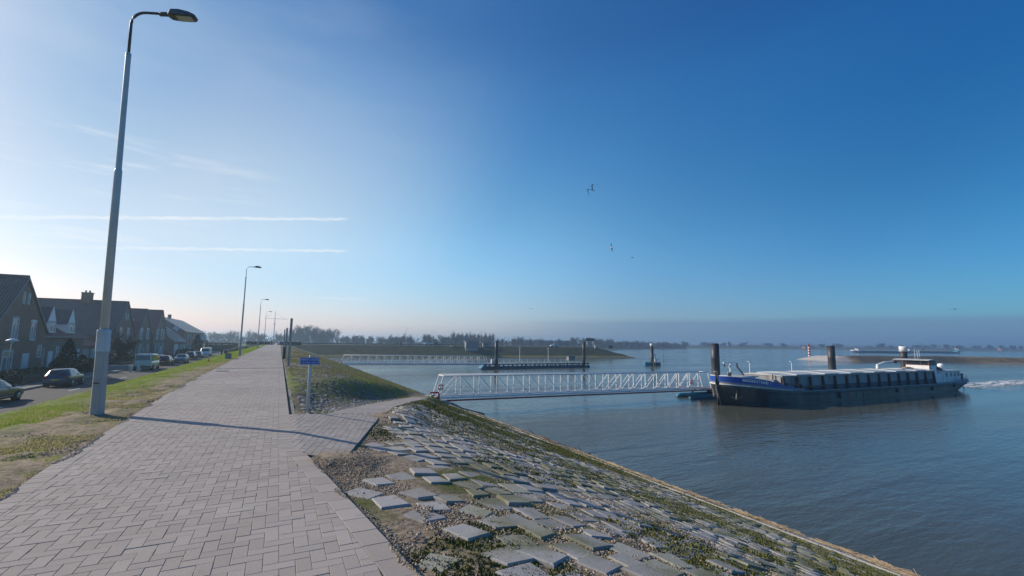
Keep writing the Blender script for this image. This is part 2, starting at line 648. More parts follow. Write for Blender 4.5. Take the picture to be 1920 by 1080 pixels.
# ------------------------------------------------------------------ ground materials
def dike_material():
    t = NT('dike_turf_and_soil')
    p = t.pos()
    X, Y, Z = t.xyz(p)
    n_big = t.noise(0.55, 5, p)
    n_mid = t.noise(2.2, 6, p)
    n_fine = t.noise(14, 5, p)
    grass = t.mix(t.ramp(n_mid, 0.35, 0.65), (0.14, 0.20, 0.03), (0.21, 0.26, 0.055))
    grass = t.mix(t.ramp(n_fine, 0.35, 0.7), grass, (0.08, 0.115, 0.025))
    grass = t.mix(t.math('MULTIPLY', t.ramp(n_big, 0.52, 0.68), 0.6), grass, (0.2, 0.17, 0.08))
    soil = t.mix(t.ramp(n_fine, 0.3, 0.7), (0.34, 0.275, 0.20), (0.23, 0.18, 0.125))
    soil = t.mix(t.ramp(n_mid, 0.5, 0.7), soil, (0.40, 0.335, 0.255))
    soil = t.mix(t.math('MULTIPLY', t.ramp(t.noise(5.0, 6, p), 0.48, 0.62), 0.75), soil, (0.15, 0.15, 0.065))
    # left: worn soil beside the path, turf below
    xs = t.math('ADD', X, t.math('MULTIPLY', t.math('SUBTRACT', n_big, 0.5), 1.4))
    xs = t.math('ADD', xs, t.math('MULTIPLY', t.math('SUBTRACT', n_mid, 0.5), 1.2))
    # the worn strip narrows along the path
    edge = t.ramp(Y, 8, 70, -4.1, -3.5, False)
    soil_l = t.ramp(t.math('SUBTRACT', xs, edge), -0.55, 0.35)
    left = t.mix(soil_l, grass, soil)
    tufts = t.math('MULTIPLY', t.ramp(n_mid, 0.5, 0.62), 0.65)
    left = t.mix(t.math('MULTIPLY', tufts, soil_l), left, (0.10, 0.12, 0.035))
    # right: bed of the stone revetment, moss, grass banks further along
    bed = t.mix(t.ramp(n_fine, 0.35, 0.65), (0.31, 0.25, 0.185), (0.19, 0.155, 0.11))
    moss = t.mix(t.ramp(n_fine, 0.3, 0.7), (0.06, 0.08, 0.018), (0.12, 0.125, 0.04))
    bed = t.mix(t.ramp(t.math('ADD', n_big, t.math('MULTIPLY', t.ramp(X, 2, 7), 0.16)), 0.46, 0.58), bed, moss)
    dry = t.mix(t.ramp(n_mid, 0.4, 0.65), (0.22, 0.185, 0.125), (0.155, 0.145, 0.075))
    dry = t.mix(t.ramp(n_fine, 0.45, 0.7), dry, (0.095, 0.085, 0.072))
    ln = t.math('SUBTRACT', X, t.math('MULTIPLY', t.math('SUBTRACT', Y, 9.0), 0.37))
    lnn = t.math('ADD', ln, t.math('MULTIPLY', t.math('SUBTRACT', n_big, .5), 3.0))
    gr_band = t.math('MULTIPLY', t.math('MULTIPLY', t.ramp(lnn, -7.5, -5.0), t.ramp(lnn, -2.6, -1.6, 1, 0)), t.ramp(Y, 13, 22))
    bank = t.mix(t.math('MULTIPLY', gr_band, t.ramp(n_big, 0.3, 0.5)), dry, (0.17, 0.215, 0.045))
    far_stone = t.mix(t.ramp(n_mid, 0.35, 0.65), (0.21, 0.205, 0.195), (0.15, 0.145, 0.13))
    bank = t.mix(t.ramp(Y, 120, 150), bank, far_stone)
    # which side of the side path: the line x = 0.36 y - 3 (the ramp's course)
    right = t.mix(t.ramp(ln, -0.2, 0.3), bank, bed)
    toe = t.mix(t.ramp(n_fine, 0.35, 0.65), (0.27, 0.26, 0.25), (0.15, 0.145, 0.14))
    toe_m = t.ramp(t.math('ADD', X, t.math('MULTIPLY', t.math('SUBTRACT', n_mid, 0.5), 0.8)), 15.6, 16.0)
    right = t.mix(toe_m, right, toe)
    # wet dark line at the water
    right = t.mix(t.ramp(X, 17.55, 17.75), right, (0.06, 0.055, 0.045))
    col = t.mix(t.ramp(X, -0.5, 0.3), left, right)
    h = t.math('ADD', t.math('MULTIPLY', n_mid, 0.6), t.math('MULTIPLY', n_fine, 0.4))
    nrm = t.bump(h, 0.9, 0.06)
    nrm = t.bump(t.noise(60, 4, p), 0.6, 0.012, nrm)
    return t.out(col, 0.95, 0, nrm, 0.15)


def field_material():
    t = NT('far_field')
    p = t.pos()
    n = t.noise(0.012, 5, p)
    n2 = t.noise(0.25, 5, p)
    c = t.mix(t.ramp(n, 0.4, 0.6), (0.085, 0.125, 0.035), (0.13, 0.125, 0.06))
    c = t.mix(t.ramp(n2, 0.4, 0.7), c, (0.07, 0.09, 0.03))
    return t.out(c, 0.95, 0, None, 0.1)


def turf_rough_material():
    t = NT('rough_dam_turf')
    p = t.pos()
    Z = t.xyz(p)[2]
    n = t.noise(0.35, 6, p)
    n2 = t.noise(2.0, 6, p, (1, 1, 2))
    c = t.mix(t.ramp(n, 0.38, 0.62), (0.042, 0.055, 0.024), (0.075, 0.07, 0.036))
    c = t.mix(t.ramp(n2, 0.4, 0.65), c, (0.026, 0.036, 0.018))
    # yellow-green strip at the foot, stone above the water
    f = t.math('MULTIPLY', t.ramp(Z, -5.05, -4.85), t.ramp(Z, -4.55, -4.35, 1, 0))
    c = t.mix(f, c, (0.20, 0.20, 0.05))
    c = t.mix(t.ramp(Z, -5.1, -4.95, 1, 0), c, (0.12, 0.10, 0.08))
    nrm = t.bump(n2, 1.0, 0.25)
    return t.out(c, 0.95, 0, nrm, 0.1)


def asphalt_material():
    t = NT('street_surface')
    p = t.pos()
    n = t.noise(0.8, 5, p)
    f = t.noise(40, 3, p)
    c = t.mix(t.ramp(n, 0.35, 0.65), (0.055, 0.055, 0.056), (0.08, 0.079, 0.078))
    c = t.mix(t.ramp(f, 0.4, 0.7), c, (0.04, 0.04, 0.041))
    return t.out(c, 0.85, 0, t.bump(f, 0.4, 0.01), 0.3)


def water_material():
    t = NT('river_water')
    p = t.pos()
    X, Y, Z = t.xyz(p)
    deep = t.mix(t.ramp(t.noise(0.02, 3, p), 0.35, 0.65), (0.070, 0.075, 0.058), (0.095, 0.096, 0.070))
    # ripples run with the wind; short chop near, long lazy swell over it, calmer inside the harbour
    w1 = t.noise(1.5, 3, p, (0.45, 1.35, 1), 0.6)
    w2 = t.noise(0.38, 3, p, (0.4, 1.5, 1), 0.5)
    w3 = t.noise(5.5, 2, p, (0.55, 1.2, 1), 0.5)
    gust = t.ramp(t.noise(0.022, 4, p, (0.6, 2.2, 1)), 0.36, 0.62, 0.35, 1.0)
    open_w = t.ramp(Y, 70, 190, 1.0, 1.0)
    h = t.math('ADD', t.math('MULTIPLY', w1, 0.55), t.math('ADD', t.math('MULTIPLY', w2, 0.9), t.math('MULTIPLY', w3, 0.13)))
    h = t.math('MULTIPLY', h, t.math('MULTIPLY', gust, open_w))
    b = t.new('ShaderNodeBump')
    b.inputs['Strength'].default_value = 0.75
    b.inputs['Distance'].default_value = 0.20
    t.l.new(h, b.inputs['Height'])
    t.b.inputs['IOR'].default_value = 1.33
    slick = t.ramp(t.noise(0.018, 4, p, (0.5, 2.6, 1)), 0.38, 0.62, 0.05, 0.20)
    return t.out(deep, slick, 0, b.outputs[0], 0.5)


M_dike = dike_material()
M_field = field_material()
M_dam = turf_rough_material()
M_road = asphalt_material()
M_water = water_material()

# ------------------------------------------------------------------ setting: water, ground, dike
xs = axis_steps([(-13.2, -6, 0.45), (-6, -1.8, 0.12), (-1.8, 0.2, 0.5), (0.2, 6, 0.14), (6, 18.4, 0.31), (18.4, 30, 2.9)])
ys = axis_steps([(-8, 2, 0.5), (2, 20, 0.16), (20, 50, 0.35), (50, 130, 1.3), (130, 270, 5)])
GX, GY = np.meshgrid(xs, ys, indexing='ij')
GZ = zt(GX, GY)
inpath = (GX > left_edge(GY) - 0.02) & (GX < right_edge(GY) + 0.05)
dS, _, _ = side_param(GX, GY)
bedded = np.where((GX > 1.0) & (GX < 16) & (GY < 47), 0.3, 1.0)
rough = np.clip((left_edge(GY) - GX) / 0.3, 0, 1) + np.clip((GX - right_edge(GY)) / 0.4, 0, 1) * np.clip((dS - 0.1) / 0.5, 0, 1)
GZ = GZ + rough * bedded * (fbm(GX * 1.1, GY * 1.1) * 0.10 + fbm(GX * 4.5 + 9, GY * 4.5) * 0.045)
GZ = np.where(inpath, np.minimum(GZ, -0.05), GZ)
dike = np_mesh('dike_embankment', np.stack([GX, GY, GZ], -1).reshape(-1, 3), grid_faces(len(xs), len(ys)), M_dike, None, 'structure', True)


def shore(x):
    return np.where(x < 641, 262 + 0.55 * np.maximum(x - 40, 0), 566 + 27 - 0.34 * (x - 641))


gx = np.unique(np.concatenate([-np.geomspace(20, 4000, 26), np.linspace(-20, 30, 26), np.geomspace(32, 6000, 40)]))
gy = np.unique(np.concatenate([-np.geomspace(10, 3000, 20), np.linspace(-10, 260, 30), np.linspace(262, 700, 60), np.geomspace(720, 6000, 26)]))
HX, HY = np.meshgrid(gx, gy, indexing='ij')
dsh = HY - shore(HX)
HZ = np.clip(-8.5 + np.clip(dsh, 0, 60) * 0.12, -8.5, -4.0)
HZ = np.where((HX < 30) & (HY > 262), np.maximum(HZ, -2.6), HZ)
HZ = np.where(HX <= -10, -2.47, np.where((HX < 30) & (HY <= 270), -9.0, HZ))
np_mesh('ground', np.stack([HX, HY, HZ], -1).reshape(-1, 3), grid_faces(len(gx), len(gy)), M_field, None, 'structure', True)

wb = MB()
wb.add([(8, -900, WATER_Z), (5000, -900, WATER_Z), (5000, 3000, WATER_Z), (8, 3000, WATER_Z)], [(0, 1, 2, 3)])
water = wb.build('river_water', M_water, kind='structure')

# street at the dike foot, pavement with kerb, parking bay marks
rb = MB()
rb.box((-14.75, 90, ROAD_Z - 0.1), (4.5, 420, 0.2))
road = rb.build('street', M_road, kind='structure')
sb = MB()
sb.box((-18.6, 90, ROAD_Z - 0.03), (3.2, 420, 0.3), ch=0.0)
pave_mat = mat('pavement_tiles', (0.11, 0.105, 0.10), 0.85, 0, 0.15, 2.0, 0.3, 30, dirt=(0.07, 0.065, 0.06, 0.6))
sb.build('pavement', pave_mat, kind='structure')
kb_ = MB()
kb_.box((-16.96, 90, ROAD_Z - 0.02), (0.12, 420, 0.32))
kb_.build('kerb', concrete, kind='structure')
gb = MB()
gb.box((-29.5, 90, ROAD_Z - 0.08), (18.5, 420, 0.3))
gb.build('front_gardens', mat('garden_soil', (0.06, 0.065, 0.035), 0.95, 0, 0.4, 0.8), kind='structure')
lb = MB()
for y in (24.0, 36.0, 47.5, 60.0):
    lb.box((-13.9, y, ROAD_Z + 0.004), (0.10, 2.2, 0.008))
tag(lb.build('road_marking', white_paint), 'faint white dashes painted on the street beside the grass', 'road marking')


# ------------------------------------------------------------------ path and its pavers
def paver_material():
    t = NT('concrete_pavers')
    p = t.pos()
    r1 = t.new('ShaderNodeNewGeometry').outputs['Random Per Island']
    r2 = t.new('ShaderNodeObjectInfo').outputs['Random']
    r = t.math('FRACT', t.math('ADD', r1, r2))
    c = t.mix(r, (0.300, 0.268, 0.243), (0.362, 0.330, 0.302))
    c = t.mix(t.math('MULTIPLY', t.ramp(t.noise(0.9, 5, p), 0.4, 0.7), 0.35), c, (0.36, 0.325, 0.29))
    c = t.gain(c, t.ramp(t.noise(0.33, 4, p), 0.3, 0.7, 0.90, 1.10, False))
    sp = t.noise(95, 3, p)
    c = t.gain(c, t.ramp(sp, 0.25, 0.75, 0.8, 1.2, False))
    c = t.mix(t.math('MULTIPLY', t.ramp(t.noise(3.1, 6, p), 0.62, 0.75), 0.35), c, (0.16, 0.145, 0.13))
    # blown sand lying over the corner of the junction
    X, Y, Z = t.xyz(p)
    dx = t.math('SUBTRACT', X, 0.95)
    dy = t.math('SUBTRACT', Y, 7.05)
    d = t.math('SQRT', t.math('ADD', t.math('MULTIPLY', dx, dx), t.math('MULTIPLY', dy, dy)))
    d = t.math('ADD', d, t.math('MULTIPLY', t.math('SUBTRACT', t.noise(4, 5, p), 0.5), 0.7))
    c = t.mix(t.math('MULTIPLY', t.ramp(d, 0.25, 0.8, 1, 0), 0.8), c, (0.33, 0.255, 0.185))
    return t.out(c, 0.85, 0, t.bump(sp, 0.35, 0.004), 0.25)


def joint_material():
    t = NT('sand_joints')
    p = t.pos()
    c = t.mix(t.ramp(t.noise(6, 4, p), 0.4, 0.65), (0.12, 0.10, 0.078), (0.20, 0.16, 0.115))
    return t.out(c, 0.95)


def far_paving_material():
    t = NT('far_paving')
    p = t.pos()
    br = t.new('ShaderNodeTexBrick')
    t.l.new(p, br.inputs['Vector'])
    br.inputs['Scale'].default_value = 1.0
    br.inputs['Brick Width'].default_value = 0.21
    br.inputs['Row Height'].default_value = 0.21
    br.inputs['Mortar Size'].default_value = 0.008
    br.inputs['Color1'].default_value = (0.275, 0.25, 0.24, 1)
    br.inputs['Color2'].default_value = (0.33, 0.312, 0.305, 1)
    br.inputs['Mortar'].default_value = (0.13, 0.11, 0.09, 1)
    c = t.mix(t.math('MULTIPLY', t.ramp(t.noise(0.9, 5, p), 0.4, 0.7), 0.35), br.outputs['Color'], (0.36, 0.325, 0.29))
    return t.out(c, 0.85, 0, None, 0.25)


M_paver, M_joint, M_farpave = paver_material(), joint_material(), far_paving_material()
NEAR_END = 72.0


def strip(y0, y1, n, z, name, m, parent=None, kind=None, thick=0.0):
    b = MB()
    yy = np.linspace(y0, y1, n)
    for i in range(n - 1):
        a, c = yy[i], yy[i + 1]
        q = [(left_edge(a), a, z), (right_edge(a), a, z), (right_edge(c), c, z), (left_edge(c), c, z)]
        b.add(q, [(0, 1, 2, 3)])
    return b.build(name, m, parent, kind=kind)


path = strip(-6, NEAR_END, 160, -0.008, 'path', M_joint, None, 'structure')
strip(NEAR_END, 262, 40, 0.0, 'paved_surface', M_farpave, path)


def clip_poly(poly, a, b):
    """keep what lies left of a->b"""
    out = []
    dx, dy = b[0] - a[0], b[1] - a[1]
    sd = [(p[1] - a[1]) * dx - (p[0] - a[0]) * dy for p in poly]
    for i in range(len(poly)):
        j = (i + 1) % len(poly)
        if sd[i] >= 0:
            out.append(poly[i])
        if sd[i] * sd[j] < 0:
            t = sd[i] / (sd[i] - sd[j])
            out.append((poly[i][0] + t * (poly[j][0] - poly[i][0]), poly[i][1] + t * (poly[j][1] - poly[i][1])))
    return out


def area(p):
    return 0.5 * sum(p[i][0] * p[(i + 1) % len(p)][1] - p[(i + 1) % len(p)][0] * p[i][1] for i in range(len(p)))


PAVERS = []       # (polygon in plan, z at centre, gradient)


def inset(poly, d):
    n = len(poly)
    out = []
    for i in range(n):
        p0, p1, p2 = poly[i - 1], poly[i], poly[(i + 1) % n]
        e1 = (p1[0] - p0[0], p1[1] - p0[1])
        e2 = (p2[0] - p1[0], p2[1] - p1[1])
        l1, l2 = math.hypot(*e1) + 1e-9, math.hypot(*e2) + 1e-9
        n1, n2 = (-e1[1] / l1, e1[0] / l1), (-e2[1] / l2, e2[0] / l2)
        k = 1 + n1[0] * n2[0] + n1[1] * n2[1]
        k = max(k, 0.35)
        out.append((p1[0] + d * (n1[0] + n2[0]) / k, p1[1] + d * (n1[1] + n2[1]) / k))
    return out


def lay(poly, z0=0.0, grad=(0, 0)):
    poly = inset(poly, 0.0011)
    if area(poly) < 0.0022:
        return
    PAVERS.append((poly, z0 + random.gauss(0, 0.0011), (grad[0] + random.gauss(0, 0.004), grad[1] + random.gauss(0, 0.004))))


def add_paver(b, pv, origin=(0, 0, 0)):
    poly, z0, g = pv
    cx = sum(p[0] for p in poly) / len(poly)
    cy = sum(p[1] for p in poly) / len(poly)
    n = len(poly)
    top = inset(poly, 0.003)
    H = lambda p, dz: (p[0] - origin[0], p[1] - origin[1], z0 + g[0] * (p[0] - cx) + g[1] * (p[1] - cy) + dz - origin[2])
    vs = [H(p, 0) for p in top] + [H(p, -0.002) for p in poly] + [H(p, -0.05) for p in poly]
    fs = [tuple(range(n))]
    for i in range(n):
        j = (i + 1) % n
        fs.append((n + i, n + j, j, i))
        fs.append((2 * n + i, 2 * n + j, n + j, n + i))
    b.add(vs, fs)


# main path: herringbone field between a header course on the left and border courses
U = 0.105
BL, BR = 0.21, 0.21       # border widths


def dlay(poly, y):
    la, lb_ = (left_edge(y - 0.3) + BL, y - 0.3), (left_edge(y + 0.3) + BL, y + 0.3)
    ra, rb_ = (right_edge(y - 0.3) - BR, y - 0.3), (right_edge(y + 0.3) - BR, y + 0.3)
    p = clip_poly(poly, lb_, la) if poly[0][0] < la[0] + 0.5 else poly
    if len(p) > 2 and poly[0][0] > ra[0] - 0.8:
        p = clip_poly(p, ra, rb_)
    if len(p) > 2:
        lay(p)


y_lo, y_hi = 1.2, NEAR_END
ni = int(6.2 / U)
for j in range(int(y_lo / U), int(y_hi / U)):
    for i in range(-36, 24):
        x, y = i * U, j * U
        if x < left_edge(y) - 0.3 or x > right_edge(y) + 0.1:
            continue
        k = (i - j) % 4
        if k == 0:            # brick across, covers (i, i+1)
            dlay([(x, y), (x + 2 * U, y), (x + 2 * U, y + U), (x, y + U)], y)
        elif k == 3:          # brick along, covers (j, j+1)
            dlay([(x, y), (x + U, y), (x + U, y + 2 * U), (x, y + 2 * U)], y)
# border courses
y = y_lo
while y < y_hi:
    l0, l1 = left_edge(y), left_edge(y + U)
    lay([(l0, y), (l0 + BL, y), (l1 + BL, y + U), (l1, y + U)])
    y += U
y = y_lo
while y < y_hi:
    if y < 7.0:
        st = 0.30
        r0, r1 = right_edge(y), right_edge(y + st)
        lay([(r0 - BR, y), (r0, y), (r1, y + st), (r1 - BR, y + st)])
    else:
        st = U
        r0, r1 = right_edge(y), right_edge(y + st)
        lay([(r0 - BR, y), (r0, y), (r1, y + st), (r1 - BR, y + st)])
    y += st


def split_pavers(pavers, root, nmax, name, many):
    """the nmax that show largest become parts of root, the rest one part"""
    P = np.array([(sum(q[0] for q in p[0]) / len(p[0]), sum(q[1] for q in p[0]) / len(p[0]), p[1]) for p in pavers])
    A = np.array([area(p[0]) for p in pavers])
    d = P - CAM
    dist = np.linalg.norm(d, axis=1)
    size = A * np.abs(d[:, 2]) / dist ** 3
    size[~in_view(P, 0.0)] = 0
    order = np.argsort(-size)
    near = set(order[:nmax].tolist())
    b = MB()
    shared = {}
    for k, pv in enumerate(pavers):
        if k in near:
            c = tuple(P[k])
            key = None
            if len(pv[0]) == 4 and abs(A[k] - 0.2078 * 0.1028) < 4e-4:
                w = max(q[0] for q in pv[0]) - min(q[0] for q in pv[0])
                key = 'across' if abs(w - 0.207) < 0.004 else ('along' if abs(w - 0.102) < 0.004 else None)
            if key is None or key not in shared:
                m = MB()
                add_paver(m, pv, c)
                me = m.mesh(name, M_paver)
                if key:
                    shared[key] = me
            else:
                me = shared[key]
            o = bpy.data.objects.new(name, me)
            link(o, root)
            o.location = c
        else:
            add_paver(b, pv)
    me = bpy.data.meshes.new(many)
    me.from_pydata(b.v, [], b.f)
    me.materials.append(M_paver)
    o = bpy.data.objects.new(many, me)
    link(o, root)
    o['kind'] = 'stuff'


split_pavers(PAVERS, path, 298, 'paver', 'paver_field')

# kerbstones along the right edge beyond the junction
M_kerb = mat('kerb_concrete', (0.20, 0.19, 0.17), 0.9, 0, 0.3, 2.0, 0.4, 40, dirt=(0.10, 0.10, 0.06, 0.8), dscale=2.5)
kerb_me = MB().box((0, 0, -0.09), (0.09, 0.985, 0.16), ch=0.008).mesh('kerbstone', M_kerb)
for k in range(60):
    yy = 11.75 + k
    o = bpy.data.objects.new('kerbstone', kerb_me)
    link(o, path)
    o.location = (right_edge(yy) + 0.095, yy, -0.04 + random.gauss(0, 0.004))
    o.rotation_euler = (0, 0, random.gauss(0, 0.003))

# drain grate across the path at the flood posts
mb = MB()
mb.box((-1.35, 29.8, 0.002), (3.3, 0.22, 0.008))
for k in range(16):
    mb.box((-2.9 + k * 0.2, 29.8, 0.009), (0.05, 0.2, 0.008))
tag(mb.build('drain_channel', dark_metal), 'narrow dark drain channel running straight across the paved path', 'drain')
mb = MB()
mb.box((-2.45, 27.6, 0.004), (0.55, 0.55, 0.012))
for k in range(6):
    mb.box((-2.65 + k * 0.08, 27.6, 0.013), (0.03, 0.45, 0.01))
tag(mb.build('manhole_cover', dark_metal), 'square iron drain cover at the left edge of the path', 'drain cover')

# side path down to the gangway
PAVERS = []
side_bed = MB()


def side_at(t, u):
    i = min(max(int(np.searchsorted(_st, t) - 1), 0), len(_st) - 2)
    f = (t - _st[i]) / (_st[i + 1] - _st[i])
    a = SIDE[i] * (1 - f) + SIDE[i + 1] * f
    return a[:3] * (1 - u) + a[3:] * u


tt = np.linspace(0, _st[-1], 60)
for i in range(59):
    q = [side_at(tt[i], 0) - (0, 0, .012), side_at(tt[i], 1) - (0, 0, .012), side_at(tt[i + 1], 1) - (0, 0, .012), side_at(tt[i + 1], 0) - (0, 0, .012)]
    side_bed.add(q, [(0, 1, 2, 3)])
jz = lambda p: -0.22 * min(max((p[0] - 0.4) / 2.05, 0), 1)
side_bed.add([(p[0], p[1], jz(p) - 0.012) for p in JUNC], [(0, 1, 2, 3, 4)])
side_path = side_bed.build('side_path', M_joint, kind='structure')
NC = 13
t = 0.0
row = 0
while t < _st[-1] - 0.2:
    st = 0.205
    for k in range(NC):
        off = 0.1 if k % 2 else 0.0
        a, b = t + off, min(t + off + st, _st[-1])
        P4 = [side_at(a, k / NC), side_at(a, (k + 1) / NC), side_at(b, (k + 1) / NC), side_at(b, k / NC)]
        c = sum(P4) / 4
        A_ = np.array([[p[0] - c[0], p[1] - c[1]] for p in P4])
        g, *_ = np.linalg.lstsq(A_, np.array([p[2] - c[2] for p in P4]), rcond=None)
        lay([(p[0], p[1]) for p in P4], c[2], g)
    t += st
ca, sa = math.cos(R(-14)), math.sin(R(-14))
for i in range(-10, 50):
    for j in range(0, 70):
        off = U if i % 2 else 0.0
        q = [(i * U, j * 2 * U + off), (i * U + U, j * 2 * U + off), (i * U + U, j * 2 * U + 2 * U + off), (i * U, j * 2 * U + 2 * U + off)]
        q = [(x * ca - y * sa - 0.6, x * sa + y * ca + 5.0) for x, y in q]
        for m in range(5):
            q = clip_poly(q, JUNC[m], JUNC[(m + 1) % 5])
            if len(q) < 3:
                break
        if len(q) > 2:
            cx = sum(p[0] for p in q) / len(q)
            lay(q, jz((cx, 0)), (-0.22 / 2.05 if cx > 0.4 else 0, 0))
split_pavers(PAVERS, side_path, 240, 'paver', 'paver_field')
kk = MB().box((0, 0, -0.06), (0.07, 0.96, 0.14), ch=0.006).mesh('kerbstone', M_kerb)
for k in range(int(_st[-1])):
    a, b = side_at(k + 0.02, 1), side_at(k + 0.98, 1)
    d = b - a
    o = bpy.data.objects.new('kerbstone', kk)
    link(o, side_path)
    n = np.array([d[1], -d[0]]) / np.hypot(d[0], d[1])
    c = (a + b) / 2
    o.location = (c[0] + n[0] * 0.06, c[1] + n[1] * 0.06, c[2] + 0.012)
    o.rotation_euler = (math.atan2(d[2], np.hypot(d[0], d[1])), 0, -math.atan2(d[0], d[1]))

# ------------------------------------------------------------------ stone revetment
def stone_material():
    t = NT('revetment_stone')
    p = t.pos()
    r1 = t.new('ShaderNodeNewGeometry').outputs['Random Per Island']
    r2 = t.new('ShaderNodeObjectInfo').outputs['Random']
    r = t.math('FRACT', t.math('ADD', r1, r2))
    c = t.mix(r, (0.29, 0.283, 0.27), (0.40, 0.395, 0.385))
    c = t.mix(t.math('MULTIPLY', t.ramp(r, 0.8, 0.95), 0.6), c, (0.30, 0.295, 0.19))
    c = t.mix(t.math('MULTIPLY', t.ramp(t.noise(5, 6, p), 0.52, 0.7), 0.55), c, (0.27, 0.215, 0.155))
    c = t.mix(t.math('MULTIPLY', t.ramp(t.math('ADD', t.noise(0.6, 5, p), t.ramp(t.xyz(p)[0], 3, 9, 0, 0.06)), 0.49, 0.62), 0.75), c, (0.14, 0.145, 0.065))
    f = t.noise(70, 4, p)
    c = t.gain(c, t.ramp(f, 0.25, 0.75, 0.82, 1.15, False))
    return t.out(c, 0.9, 0, t.bump(t.math('ADD', f, t.noise(14, 4, p)), 0.4, 0.012), 0.2)


M_stone = stone_material()
S_pos, S_ang, S_dim, S_grad = [], [], [], []
for j in range(50):
    for i in range(-4, 124):
        r_ = 0.26 + (0.365 * j if j < 9 else 0.365 * 9 + 0.315 * (j - 9))
        cp = 0.405 if j < 9 else 0.368
        y = 1.0 + cp * (i + 0.5 * (j % 2)) + random.gauss(0, 0.03)
        x = max(0.95, right_edge(y) + 0.22) + r_ * 0.95 + random.gauss(0, 0.02)
        if x > 15.6:
            continue
        top = max(0.0, 1 - j / 6.5)
        if top > 0:
            x += random.gauss(0, 0.06) * top
            y += random.gauss(0, 0.07) * top
            if random.random() < 0.04 + 0.14 * top:
                continue
        S_pos.append((x, y))
        nearf = top * max(0, min(1, (14 - y) / 6))
        S_ang.append(R(random.gauss(0, 2.0 + 9 * top)) + R(21) * max(0, min(1, 1.3 - j / 7)) * max(0, min(1, (16 - y) / 8)))
        big = random.random() < 0.12
        S_dim.append(((random.uniform(0.255, 0.325), random.uniform(0.285, 0.365)) if j < 9 else (random.uniform(0.21, 0.275), random.uniform(0.25, 0.335))))
        S_grad.append(j)
S_pos = np.array(S_pos)
S_row = np.array(S_grad)
d_s, z_s, sg_s = side_param(S_pos[:, 0], S_pos[:, 1])
# only the water side of the ramp carries the stones
ramp_x = np.interp(S_pos[:, 1], [6.8] + list(SIDE[:, 4]) + [60], [0.97] + list(SIDE[:, 3]) + [14.5])
keep = (d_s > 0.24) & (S_pos[:, 0] > np.where(S_pos[:, 1] > 6.8, ramp_x + 0.15, -9)) & (S_pos[:, 1] < 45.5) & (((S_pos[:, 0] - 0.95) / 1.0) ** 2 + ((S_pos[:, 1] - 6.9) / 0.7) ** 2 > 1)
S_pos, S_row = S_pos[keep], S_row[keep]
S_ang, S_dim = np.array(S_ang)[keep], np.array(S_dim)[keep]
n = len(S_pos)
e = 0.12
z0 = zt(S_pos[:, 0], S_pos[:, 1])
gx_ = (zt(S_pos[:, 0] + e, S_pos[:, 1]) - zt(S_pos[:, 0] - e, S_pos[:, 1])) / (2 * e) + rng.normal(0, 0.02, n)
gy_ = (zt(S_pos[:, 0], S_pos[:, 1] + e) - zt(S_pos[:, 0], S_pos[:, 1] - e)) / (2 * e) + rng.normal(0, 0.022, n)
gx_, gy_ = np.clip(gx_, -0.5, 0.12), np.clip(gy_, -0.16, 0.16)
proud = np.clip(rng.normal(0.020, 0.007, n), 0.008, 0.04) - 0.0 * np.clip(1 - S_row / 4, 0, 1)
corn = np.array([(-1, -1), (1, -1), (1, 1), (-1, 1)]) * 0.5
base = corn[None] * S_dim[:, None, :] + rng.normal(0, 0.022, (n, 4, 2))
c_, s_ = np.cos(S_ang)[:, None], np.sin(S_ang)[:, None]
rot = lambda q: np.stack([q[..., 0] * c_ - q[..., 1] * s_, q[..., 0] * s_ + q[..., 1] * c_], -1)
lv = [(0.91, 0.0), (1.0, -0.011), (1.05, -0.16)]
rings = []
for k, dz in lv:
    q = rot(base * k)
    zz = gx_[:, None] * q[..., 0] + gy_[:, None] * q[..., 1] + proud[:, None] + dz
    rings.append(np.concatenate([q, zz[..., None]], -1))
SV = np.concatenate(rings, 1)                # (n,12,3) local
SF = np.array([(0, 1, 2, 3)] + [(4 + i, 4 + (i + 1) % 4, (i + 1) % 4, i) for i in range(4)] + [(8 + i, 8 + (i + 1) % 4, 4 + (i + 1) % 4, 4 + i) for i in range(4)])
ctr = np.column_stack([S_pos, z0])
dd = ctr - CAM
dist = np.linalg.norm(dd, axis=1)
nrm_ = np.stack([-gx_, -gy_, np.ones(n)], 1)
nrm_ /= np.linalg.norm(nrm_, axis=1)[:, None]
size = S_dim.prod(1) * np.abs((dd * nrm_).sum(1)) / dist ** 3
size[~in_view(ctr, 0.02)] = 0
order = np.argsort(-size)
near = order[:299]
rest = order[299:]
rv = (SV[rest] + ctr[rest][:, None, :]).reshape(-1, 3)
rf = (SF[None] + (np.arange(len(rest)) * 12)[:, None, None]).reshape(-1, 4)
np_mesh('revetment_stones', rv, rf, M_stone, dike, 'stuff')
for k in near:
    me = bpy.data.meshes.new('revetment_stone')
    me.from_pydata(SV[k].tolist(), [], SF.tolist())
    me.materials.append(M_stone)
    o = bpy.data.objects.new('revetment_stone', me)
    link(o, dike)
    o.location = ctr[k]

